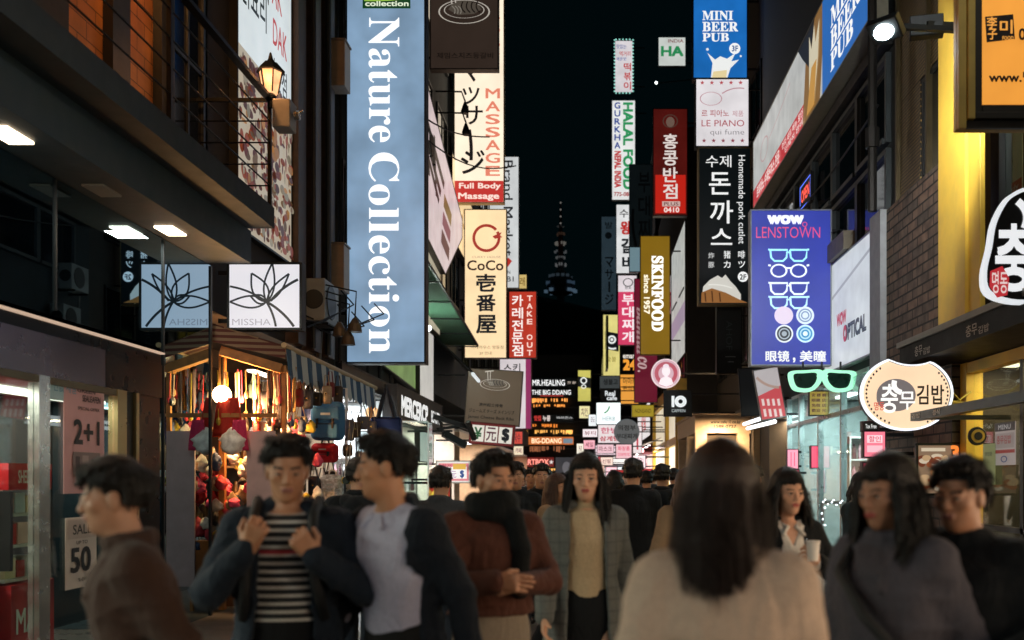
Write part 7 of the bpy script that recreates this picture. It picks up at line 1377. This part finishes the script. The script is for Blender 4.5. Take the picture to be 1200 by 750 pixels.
    if hair == 'short':
        q_ = random.Random(seed); fr_ = q_.uniform(56, 66); d_ = 1 if face else 0.5; rr = 0.0085 if face else 0.012
        strands(gq, Mh * sc, hc, int(120 * d_), (-180, 180), lambda p: fr_ + 8 * math.sin(R(p) * 2 + seed) if abs(p) < 48 else 84 if abs(p) < 105 else 122, None, rr, 1.10, S_, part=0.012, lift=0.016)
        strands(gq, Mh * sc, hc, int(70 * d_), (-100, 100), lambda p: fr_ - 12, None, rr, 1.17, S_ + 1, part=0.014, lift=0.022)
        strands(gq, Mh * sc, hc, int(60 * d_), (60, 300), lambda p: 78, None, rr, 1.15, S_ + 2, lift=0.014)
    else:
        L0 = {'long': 1.16, 'verylong': 1.05, 'mid': 1.33, 'bob': 1.43}[hair] * s
        k = 1 if face else 0.6; rr = 0.0105 if face else 0.017
        strands(gq, Mh * sc, hc, int(110 * k), (62, 298), lambda p: 86, lambda p: L0 + 0.03 * math.sin(p) + 0.02 * math.cos(p * 2.3), rr, 1.09, S_, wave=0.010)
        strands(gq, Mh * sc, hc, 26, (100, 260), lambda p: 80, lambda p: L0 + 0.05, 0.018, 1.05, S_ + 2, wave=0.006)
        strands(gq, Mh * sc, hc, int(70 * k), (-180, 180), lambda p: 70, None, rr, 1.10, S_ + 3, part=0.01)
        if fem and hair != 'verylong': strands(gq, Mh * sc, hc, 30, (-58, 58), lambda p: 69 + 0.0022 * p * p, None, 0.0068, 1.07, S_ + 4, taper=0.5, lift=0.004)
    PP, QQ = gq.skin()
    if face:
        fi = []
        if hair == 'short':
            strands(None, Mh * sc, hc, 420, (-180, 180), lambda p: fr_ + 8 * math.sin(R(p) * 2 + seed) if abs(p) < 48 else 84 if abs(p) < 105 else 124, None, 1, 1.19, S_ + 11, part=0.012, lift=0.022, fine=fi)
            strands(None, Mh * sc, hc, 300, (-110, 110), lambda p: fr_ - 8, None, 1, 1.26, S_ + 12, part=0.016, lift=0.028, fine=fi)
            strands(None, Mh * sc, hc, 260, (50, 310), lambda p: 84, None, 1, 1.23, S_ + 13, lift=0.02, fine=fi)
        else:
            for q_, gr in ((15, 1.20), (16, 1.24), (17, 1.17)): strands(None, Mh * sc, hc, 330, (62, 298), lambda p: 86, lambda p: L0 + 0.05 * math.sin(p * 1.7 + q_), 1, gr, S_ + q_, wave=0.014, fine=fi)
            strands(None, Mh * sc, hc, 260, (-180, 180), lambda p: 72, None, 1, 1.19, S_ + 18, part=0.01, fine=fi)
            if fem and hair != 'verylong': strands(None, Mh * sc, hc, 200, (-58, 58), lambda p: 69 + 0.0022 * p * p, None, 1, 1.13, S_ + 19, lift=0.006, fine=fi)
        HP, HQ = hairs(fi, 0.0011); QQ = np.concatenate([QQ, HQ + len(PP)]); PP = np.concatenate([PP, HP])
    tomesh('hair', PP, QQ, hairmat(hairc), root)
    # ---- clothes
    def trunk(G, z0, rx, ry, e, hem=None, flare=0.0, top_=1.44):
        secs = []
        if z0 < 0.9: secs += [(zs(z0), 0, 0, (rx + flare) * s, (ry + flare * 0.8) * s), (zs(0.93), 0, 0, rx * s, ry * s)]
        else: secs += [(zs(z0), 0, bend(z0) * s, (rx - 0.006) * s, (ry) * s)]
        wz = tw[0] + e, tw[1] + e
        if z0 < 1.06: secs += [(zs(1.08), 0, bend(1.08) * s, max(wz[0], rx * 0.86) * s, max(wz[1], ry * 0.86) * s)]
        secs += [(zs(1.28), 0, bend(1.28) * s, (wz[0] + 0.022) * s, (wz[1] + 0.016) * s), (zs(1.36), 0, bend(1.36) * s, (wz[0] + 0.006) * s, (wz[1] - 0.004) * s), (zs(1.43), 0, (0.01 + bend(1.43)) * s, 0.115 * s, 0.085 * s), (zs(top_), 0, (0.014 + bend(top_)) * s, 0.074 * s, 0.066 * s)]
        G.loft(secs, 0.02, 2.2)
    def sleeves(G, r0, r1, r2, upto=1.0):
        for sd in 'LR':
            G.cap(J(0.035 if sd == 'L' else -0.035, 0.014, 1.43), shd[sd] + V3(0, 0, 0.0), (r0 - 0.008) * s, (r0 - 0.004) * s, 0.05)
            G.cap(shd[sd], E_[sd], (r0 + 0.004) * s, r1 * s, 0.05); e = E_[sd] + (W_[sd] - E_[sd]) * upto; G.cap(E_[sd], e, r1 * s, r2 * s, 0.015)
    if bottom:
        G = Grow(res)
        if bottom.get('skirt'):
            G.loft([(zs(bottom['skirt']), 0, 0, 0.185 * s, 0.135 * s), (zs(0.95), 0, 0, 0.168 * s, 0.116 * s), (zs(1.03), 0, 0, (tw[0] + 0.016) * s, (tw[1] + 0.016) * s)])
            nm = 'skirt'
        else:
            G.loft([(zs(0.83), 0, 0, 0.165 * s, 0.112 * s), (zs(0.95), 0, 0, 0.172 * s, 0.118 * s), (zs(1.04), 0, 0, (tw[0] + 0.014) * s, (tw[1] + 0.014) * s)]); nm = 'trousers'
            for sd in 'LR':
                kn, an = ik(hip[sd], ank[sd], 0.425 * s, 0.415 * s, V3(0, -1, 0)); G.cap(hip[sd], kn, 0.09 * s, 0.066 * s, 0.03).cap(kn, an + V3(0, 0, 0.0), 0.066 * s, 0.054 * s, 0.02)
        PP, QQ = G.skin(0.0005, seed); tomesh(nm, PP, QQ, bottom['m'], root)
    for sd in 'LR':
        G = Grow(0.009); an = ank[sd]
        G.cap(an + V3(0, 0.045, -0.045) * s, an + V3(0, -0.16, -0.048) * s, 0.04 * s, 0.034 * s).cap(an + V3(0, 0.02, 0.02) * s, an + V3(0, 0.03, -0.04) * s, 0.044 * s, 0.042 * s)
        PP, QQ = G.skin(); PP[:, 2] = np.maximum(PP[:, 2], (an[2] - 0.082 * s)); tomesh('shoe', PP, QQ, mat('shoe_leather', shoes, 0.4), root)
    if top:
        G = Grow(res); trunk(G, top.get('hem', 0.93), 0.165 if not fem else 0.155, 0.112, 0.012, top_=1.455)
        if not coat or coat.get('short_sleeves') or top.get('sleeves'): sleeves(G, 0.06, 0.05, 0.038, 0.97)
        if top.get('neck') == 'high': G.cap(J(0, 0.015, 1.41), J(0, 0.004, 1.495), 0.062 * s, 0.058 * s, 0.02)
        elif top.get('neck') == 'v':
            def vcut(X, Y, Z): return np.maximum(np.maximum(np.abs(X) - np.clip((Z - zs(1.32)) * 0.45, -0.05, 0.1), Y - (bend(1.4) * s)), zs(1.30) - Z)
            G.cut(J(-.1, -.3, 1.3), J(.1, 0, 1.5), vcut, 0.005)
        PP, QQ = G.skin(0.0006, seed + 3); tomesh(top.get('name', 'shirt'), PP, QQ, top['m'], root)
        if top.get('collar'):
            G = Grow(0.004)
            for sg in (-1, 1): G.path([J(0, 0.075, 1.475), J(sg * 0.052, 0.05, 1.472), J(sg * 0.062, -0.01, 1.455), J(sg * 0.028, -0.075, 1.425), J(sg * 0.06, -0.1, 1.385)], 0.014 * s, 0.010 * s, 0.01)
            PP, QQ = G.skin(); tomesh('collar', PP, QQ, top['m'], root)
    if coat:
        G = Grow(res); e = coat.get('e', 0.032); hem = coat.get('hem', 0.75)
        trunk(G, hem, (0.158 if fem else 0.168) + e, 0.112 + e, e, flare=coat.get('flare', 0.03), top_=1.465); sleeves(G, 0.058 + e * 0.28, 0.054 + e * 0.25, 0.046 + e * 0.15, 0.97)
        if coat.get('collar', 1):
            G.path([J(0.074 * math.cos(a_), 0.012 + 0.07 * math.sin(a_), 1.478 + 0.014 * math.sin(a_)) for a_ in (np.linspace(-0.7, math.pi + 0.7, 12) if coat.get('open') is not None else np.linspace(0, 2 * math.pi, 15))], 0.019 * s, 0.019 * s, 0.02)
            for sg in (-1, 1): G.path([J(0, 0.085, 1.475), J(sg * 0.058, 0.062, 1.475), J(sg * 0.078, 0.0, 1.455), J(sg * 0.062, -0.075, 1.40), J(sg * 0.06, -0.135 - e * 0.3, 1.30)], 0.02 * s, 0.013 * s, 0.015)
        if coat.get('open') is not None:
            wt, wb = coat['open']
            def oc(X, Y, Z):
                w_ = np.interp(Z, [zs(hem), zs(1.1), zs(1.42), zs(1.5)], [wb * s, (wb + wt) / 2 * s, wt * s, (wt + 0.01) * s]); return np.maximum(np.abs(X) - w_, Y - (bend(1.2) * s * 0.6 - 0.03 * s))
            G.cut(V3(-0.25, -0.6, zs(hem) - 0.1), V3(0.25, 0.0, zs(1.6)), oc, 0.012)
        PP, QQ = G.skin(coat.get('wr', 0.0035), seed + 5); tomesh(coat.get('name', 'coat'), PP, QQ, coat['m'], root)
        if coat.get('buttons'):
            for z in (1.0, 1.15, 1.3):
                PP, QQ = Grow(0.003).ell(J(0.02, -0.155 - e * 0.9, z), (0.011, 0.006, 0.011)).skin(); tomesh('button', PP, QQ, mat('button', '#3a3028', 0.3), root)
        if coat.get('hood'):
            G = Grow(res); G.path([J(-0.09, 0.02, 1.44), J(-0.075, 0.1, 1.43), J(0, 0.135, 1.42), J(0.075, 0.1, 1.43), J(0.09, 0.02, 1.44)], 0.045 * s, 0.045 * s, 0.03).ell(J(0, 0.15, 1.36), V3(0.09, 0.05, 0.1) * s, 0.03); PP, QQ = G.skin(0.004, seed); tomesh('hood', PP, QQ, coat['m'], root)
    if scarf:
        G = Grow(0.006); zz = scarf.get('z', 1.47)
        for lift, rr in ((0, 0.042), (0.045, 0.036)):
            P_ = [J(0.088 * math.cos(a), 0.0 + 0.085 * math.sin(a) - 0.01, zz + lift + 0.012 * math.sin(a * 2 + lift * 40)) for a in np.linspace(0, 2 * math.pi, 15)]; G.path(P_, rr * s, rr * s, 0.02)
        if scarf.get('up'): G.ell(hp(0, -.045, -.068), V3(.068, .07, .05) * s, 0.03, M=Mh)
        if scarf.get('tail'): G.path([J(0.06, -0.11, 1.44), J(0.075, -0.155, 1.3), J(0.07, -0.165, 1.12)], 0.05 * s, 0.045 * s, 0.02)
        PP, QQ = G.skin(0.004, seed + 9); tomesh('scarf', PP, QQ, scarf['m'], root)
    root['_'] = 0; del root['_']
    info = dict(root=root, s=s, W=W_, E=E_, J=J, hp=hp, sh=shd, HD=HD)
    return info
def wear(info, name, mb, m, smooth=True):
    """Something worn or sewn on, in the person's own frame."""
    me = bpy.data.meshes.new(name); me.from_pydata([tuple(v) for v in mb.v], [], mb.f); me.update(); me.materials.append(m)
    if smooth: me.polygons.foreach_set('use_smooth', [True] * len(me.polygons))
    o = bpy.data.objects.new(name, me); COL.objects.link(o); o.parent = info['root']; return o
def held(info, name, label, cat, mb, m):
    """A thing carried by a person: stands at top level, placed by the person's frame."""
    mw = Matrix.Translation(info['root'].location) @ info['root'].rotation_euler.to_matrix().to_4x4()
    me = bpy.data.meshes.new(name); me.from_pydata([tuple(v) for v in mb.v], [], mb.f); me.update(); me.materials.append(m)
    o = bpy.data.objects.new(name, me); COL.objects.link(o); o.matrix_world = mw; o['label'] = label; o['category'] = cat
    b = o.modifiers.new('round', 'BEVEL'); b.width = 0.008; b.segments = 2; b.limit_method = 'ANGLE'; return o
# ------------------------------------------------------------------ the people in front
dark = lambda c='#15191d': cloth('dark_cloth', c)
jean = cloth('denim', '#1b222c')
# far left, hurrying past
person('person with black hair in a dark brown coat hurrying past the cosmetics shop, far left', 172, 3.2, 1.641, -62, 'm', yaw=-6, pitch=6, hair='short', skin='#a97d62', coat=dict(m=cloth('brown_coat', '#3a2820'), hem=0.62, open=None, wr=0.006), bottom=dict(m=dark()), seed=2, lean=0.12)
# striped shirt, straightening his jacket with both hands
p = person('person in a black and white striped shirt holding his navy jacket open', 338, 3.9, 1.742, 8, 'm', yaw=8, pitch=12, hair='short', skin='#b07f60', walk=0.15,
    arms={'R': dict(w=(-0.105, -0.225, 1.325), pole=(-0.75, 0.5, -0.75), d=(0.35, -0.35, 0.8), n=(-0.2, -1, -0.3), curl=(62, 50)), 'L': dict(w=(0.125, -0.23, 1.29), pole=(0.8, 0.5, -0.7), d=(-0.5, -0.3, 0.75), n=(0.25, -1, -0.2), curl=(62, 50))},
    top=dict(m=stripes('striped_jersey', '#17191c', '#cfcac2', 2, 0.031, 0.32, extra=(1.318, 0.008, '#a8303a')), name='striped_shirt', hem=0.9), coat=dict(m=cloth('navy_jacket', '#1c2530', wr=0.5), hem=0.86, open=(0.075, 0.12), e=0.045, wr=0.006, name='jacket'), bottom=dict(m=dark('#121417')), seed=3)
for sg in (-1, 1):
    mb = MB(); J = p['J']; mb.tube([J(sg * 0.12, 0.09, 1.44), J(sg * 0.115, 0.0, 1.495), J(sg * 0.108, -0.1, 1.44), J(sg * 0.112, -0.185, 1.36), J(sg * 0.125, -0.19, 1.2), J(sg * 0.15, -0.1, 1.05)], 0.02, 8); wear(p, 'strap', mb, mat('strap_web', '#0f1113', 0.7))
# grey shirt, in profile
person('person in a lavender grey shirt and dark open jacket striding to the left', 472, 3.9, 1.752, -42, 'm', yaw=-34, pitch=4, hair='short', skin='#b5815f', walk=0.28, lean=0.10,
    top=dict(m=cloth('lavender_shirt', '#b8b6ca', wr=0.6), hem=0.86, collar=1, name='shirt', sleeves=1), coat=dict(m=cloth('dark_jacket', '#171d26', wr=0.5), hem=0.82, open=(0.15, 0.22), e=0.03, wr=0.005, name='jacket'), bottom=dict(m=dark('#20201f')), seed=4)
# dark scarf, brown jacket
person('person with a black scarf over the mouth and a rusty brown jacket', 576, 4.5, 1.70, 28, 'm', yaw=14, pitch=4, hair='short', skin='#b98768', walk=0.2,
    arms={'L': dict(w=(0.02, -0.27, 1.16), pole=(0.9, 0.3, -0.5)), 'R': dict(w=(-0.1, -0.30, 1.17), pole=(-0.9, 0.4, -0.5))},
    coat=dict(m=cloth('rust_jacket', '#55342a', wr=0.5), hem=1.0, open=None, e=0.045, wr=0.006, name='jacket', flare=0), bottom=dict(m=cloth('beige_trousers', '#8f8272')), scarf=dict(m=cloth('black_scarf', '#0f1315'), up=1, tail=1, z=1.46), seed=5)
# grey coat
p = person('person with long black hair in an open grey checked coat over a cream knit', 686, 5.3, 1.705, 6, 'f', yaw=-8, pitch=2, hair='long', hairc='#0a0807', skin='#d3a283', walk=0.2,
    top=dict(m=cloth('cream_knit', '#c2ad8c', rough=0.9), hem=0.98, neck='high', name='knit_top'), coat=dict(m=cloth('grey_check', '#6b6e6b', 0.05, '#4c5052'), hem=0.74, open=(0.085, 0.11), e=0.042, wr=0.0035), bottom=dict(m=dark('#191c1f'), skirt=0.68), shoes='#15120f', seed=6)
# pale coat, from behind
person('person with very long dark brown hair and a pale coat seen from behind', 848, 2.4, 1.665, 172, 'f', yaw=-14, hair='verylong', hairc='#22120c', skin='#c79a7c', walk=0.15,
    coat=dict(m=cloth('beige_wool', '#bda795', wr=0.45), hem=0.5, open=None, e=0.055, wr=0.004, flare=0.07), bottom=dict(m=dark()), seed=7)
# woman with a cup
p = person('person in a white blouse and black cardigan holding a cup, right of the pale coat', 921, 5.2, 1.625, 14, 'f', yaw=6, pitch=3, hair='mid', hairc='#0d0a09', skin='#c9977a', walk=0.08,
    arms={'L': dict(w=(0.075, -0.235, 1.245), pole=(0.9, 0.3, -0.8), d=(-0.55, -0.35, 0.55), n=(0.5, -0.9, 0.1), curl=(45, 40)), 'R': dict(w=(-0.06, -0.235, 1.205), pole=(-0.9, 0.3, -0.8), d=(0.6, -0.25, 0.45), n=(-0.5, -0.9, 0.1), curl=(45, 40))},
    top=dict(m=cloth('white_blouse', '#d5cfc6'), hem=0.95, collar=1, neck='v', name='blouse', sleeves=1), coat=dict(m=cloth('black_cardigan', '#14171a'), hem=0.84, open=(0.06, 0.1), e=0.028, name='cardigan', collar=0), bottom=dict(m=dark('#181a1d')), seed=8)
J = p['J']; mb = MB().lathe(tuple(J(0.005, -0.315, 1.26)), [(0.026, 0), (0.034, 0.09), (0.036, 0.092), (0.036, 0.1), (0.0, 0.101)], 16); held(p, 'paper_cup', 'small white paper cup held by the person in the white blouse', 'cup', mb, mat('paper_cup', '#ded8d0', 0.5))
# grey sweater, right
p = person('person in a soft grey sweater with shoulder length hair and a bag strap, right side', 1044, 3.25, 1.655, -50, 'f', yaw=-10, pitch=8, hair='mid', hairc='#0f0b09', skin='#a8795e', walk=0.22,
    coat=dict(m=cloth('grey_sweater', '#4a4850', wr=0.5), hem=0.84, open=None, e=0.05, wr=0.005, name='sweater', flare=0), bottom=dict(m=dark('#121416')), seed=9)
mb = MB(); J = p['J']; mb.tube([J(-0.15, 0.03, 1.475), J(-0.09, -0.165, 1.35), J(0.03, -0.205, 1.22), J(0.16, -0.14, 1.06), J(0.215, 0.0, 0.98)], 0.018, 8); wear(p, 'bag_strap', mb, blk)
# black coat, right edge
p = person('person in a heavy black coat carrying a dark handbag, right foreground', 1128, 3.3, 1.645, -38, 'm', yaw=-12, pitch=6, hair='short', hairc='#0f0b09', skin='#a5765a', walk=0.12,
    arms={'L': dict(w=(0.16, -0.26, 1.08), pole=(0.8, 0.7, -0.2), d=(-0.5, -0.6, -0.15), n=(0.3, -0.3, 0.9), curl=(55, 45)), 'R': dict(w=(-0.2, -0.1, 0.95), pole=(-0.6, 0.9, 0))},
    coat=dict(m=cloth('black_coat', '#101418', wr=0.5), hem=0.55, open=None, e=0.06, wr=0.005), bottom=dict(m=dark()), seed=10)
J = p['J']; s_ = p['s']; w_ = p['W']['L']; d_ = nrm(p['W']['L'] - p['E']['L'])
a = w_ - d_ * 0.035; b = w_ - d_ * 0.012; mb = MB().tube([tuple(a), tuple(b)], 0.044, 14); wear(p, 'shirt_cuff', mb, mat('white_cuff', '#d0ccc4', 0.7))
hb = w_ + nrm(p['HD']['L']) * 0.1 + np.array((0.0, 0, -0.05)); c_ = hb + np.array((0, 0, -0.26)); mb = MB().box(c_[0] - 0.17, c_[0] + 0.17, c_[1] - 0.06, c_[1] + 0.06, c_[2] - 0.12, c_[2] + 0.14)
bag = held(p, 'handbag', 'dark leather handbag with a gold clasp held by the person in the black coat', 'handbag', mb, mat('black_leather', '#141214', 0.35))
for dy in (-0.03, 0.03):
    mb = MB().tube([(c_[0] - 0.1, c_[1] + dy, c_[2] + 0.13), (c_[0] - 0.07, c_[1] + dy, c_[2] + 0.22), (hb[0], hb[1] + dy * 0.3, hb[2] + 0.03), (c_[0] + 0.07, c_[1] + dy, c_[2] + 0.22), (c_[0] + 0.1, c_[1] + dy, c_[2] + 0.13)], 0.01, 8); q = mb.build('handle', mat('black_leather', '#141214', 0.35), None, smooth=True); q.parent = bag
q = MB().box(c_[0] - 0.025, c_[0] + 0.025, c_[1] - 0.07, c_[1] - 0.061, c_[2] + 0.07, c_[2] + 0.11).build('clasp', mat('gold_clasp', '#d9a94a', 0.25, 0.9), None); q.parent = bag
# ------------------------------------------------------------------ the crowd further down: five figures, copied
def crowd_base():
    B = []
    B.append(person('a', 0, 0, 1.72, 0, 'm', 0.011, 0.006, walk=0.2, face=False, coat=dict(m=dark('#14191e'), hem=0.8, open=None, hood=1, name='parka'), bottom=dict(m=jean), xy=(0, 40), seed=21))
    B.append(person('b', 0, 0, 1.64, 0, 'f', 0.011, 0.006, walk=0.18, face=False, hair='long', hairc='#3a2418', coat=dict(m=cloth('camel_coat', '#8a745c'), hem=0.62, open=None), bottom=dict(m=dark('#1a1c20')), xy=(0, 42), seed=22))
    B.append(person('c', 0, 0, 1.75, 0, 'm', 0.011, 0.006, walk=0.22, face=False, coat=dict(m=dark('#0f1317'), hem=0.55, open=None), bottom=dict(m=dark('#101214')), xy=(0, 44), seed=23))
    B.append(person('d', 0, 0, 1.62, 0, 'f', 0.011, 0.006, walk=0.18, face=False, hair='bob', coat=dict(m=cloth('teal_coat', '#25333a'), hem=0.7, open=None), bottom=dict(m=dark('#17191c')), scarf=dict(m=cloth('pale_scarf', '#b9b4ae')), xy=(0, 46), seed=24))
    B.append(person('e', 0, 0, 1.70, 0, 'm', 0.011, 0.006, walk=0.2, face=False, hair='short', coat=dict(m=cloth('grey_parka', '#3a3e44'), hem=0.82, open=(0.05, 0.07), name='parka'), top=dict(m=cloth('maroon_top', '#5a2a2c'), hem=0.95), bottom=dict(m=jean), xy=(0, 48), seed=25))
    return [b['root'] for b in B]
base = crowd_base(); first = [True] * 5
spots = [  # photo x, distance, figure, heading, size, label
    (742, 9.2, 2, 175, 1.0, 'person in a long black coat seen from behind, right of the grey checked coat'),
    (776, 10.8, 0, 170, 1.0, 'person in a dark hooded parka seen from behind, just left of the camel coat'),
    (806, 7.2, 1, 172, 1.0, 'person with brown hair in a camel coat seen from behind, under the yellow posts'),
    (720, 11.5, 3, 190, 1.02, 'person with a bob and a pale scarf, partly behind the long black coat'),
    (758, 13.5, 0, 178, 0.97, 'person in a dark parka between the long black coat and the hooded parka'),
    (651, 8.6, 1, 60, 0.98, 'person in a camel coat in profile just left of the grey checked coat'),
    (634, 10.5, 0, 10, 1.0, 'person in a dark parka walking towards the viewer, left of the camel coat in profile'),
    (622, 13.5, 4, 5, 1.0, 'person in a grey parka over a maroon top coming from the food hall'),
    (641, 16, 2, -20, 0.98, 'person in a black coat behind the dark parka, under the red name board'),
    (612, 18, 3, 15, 1.0, 'person with a pale scarf coming along the left shops'),
    (668, 18, 4, 185, 1.0, 'person in a grey parka walking away below the grey panel'),
    (700, 20, 2, 178, 0.98, 'person in a black coat walking away in the middle of the street'),
    (716, 17, 1, 176, 1.0, 'person in a camel coat walking away under the red banner'),
    (733, 22, 4, 0, 1.0, 'person in a grey parka coming up the street under the pink shop sign'),
    (752, 19, 3, 182, 1.0, 'person in a teal coat far behind the long black coat'),
    (688, 26, 0, 0, 1.0, 'small distant person in a dark parka, middle of the street'),
    (676, 30, 1, 10, 1.0, 'small distant person in a camel coat before the food hall'),
    (707, 32, 3, 180, 1.0, 'small distant person in a teal coat right of the street middle'),
    (726, 30, 2, 180, 1.0, 'small distant person in a black coat near the right shops'),
    (659, 34, 2, 0, 1.0, 'small distant person in a black coat left of the street middle'),
    (640, 28, 4, 170, 1.0, 'small distant person in a grey parka by the left shops'),
    (742, 28, 1, 185, 1.0, 'small distant person in a camel coat near the yellow posts'),
    (598, 12.5, 2, 40, 1.0, 'person in a black coat standing by the left shops behind the black scarf'),
    (882, 9.5, 2, 150, 0.97, 'person in a black coat behind the white blouse, near the doorway'),
    (1010, 9.0, 3, 200, 1.0, 'person with a bob by the fairy lights near the optician'),
    (420, 7.5, 0, 185, 1.0, 'person in a hooded parka looking at the stall, between the striped and lavender shirts'),
    (690, 14, 2, 180, 1.0, 'person in a black coat just behind the grey checked coat, to its right'),
    (664, 12, 3, 0, 1.0, 'person with a bob just behind the grey checked coat, to its left'),
    (790, 15, 2, 180, 0.98, 'person in a black coat under the yellow posts, left of the camel coat'),
    (604, 9.4, 0, 5, 1.0, 'person in a dark parka right behind the rusty brown jacket'),
    (766, 17, 4, 180, 1.0, 'person in a grey parka walking away by the yellow posts'),
    (590, 15, 1, 20, 1.0, 'person in a camel coat by the left shops, behind the black coat'),
    (826, 10, 3, 170, 1.0, 'person in a teal coat before the stone shopfront'),
    (516, 8.0, 4, 170, 0.98, 'person in a grey parka before the left shops, behind the brown jacket'),
]
for px, Y, k, hd, sz, lb in spots:
    src = base[k]
    if first[k]: o = src; first[k] = False
    else:
        o = src.copy(); COL.objects.link(o)
        for ch in list(src.children):
            c = ch.copy(); COL.objects.link(c); c.parent = o
            for gr in list(ch.children): d = gr.copy(); COL.objects.link(d); d.parent = c
    o.location = ((px - CX) * Y / F, Y, 0); o.rotation_euler = (0, 0, R(hd)); o.scale = (sz, sz, sz); o['label'] = lb; o['group'] = 'people in the crowd down the street'
for o_ in list(TS.collection.objects): bpy.data.objects.remove(o_)
bpy.data.scenes.remove(TS)
for o_ in list(C.objects):                                    # thin stray details carry no label of their own
    pass
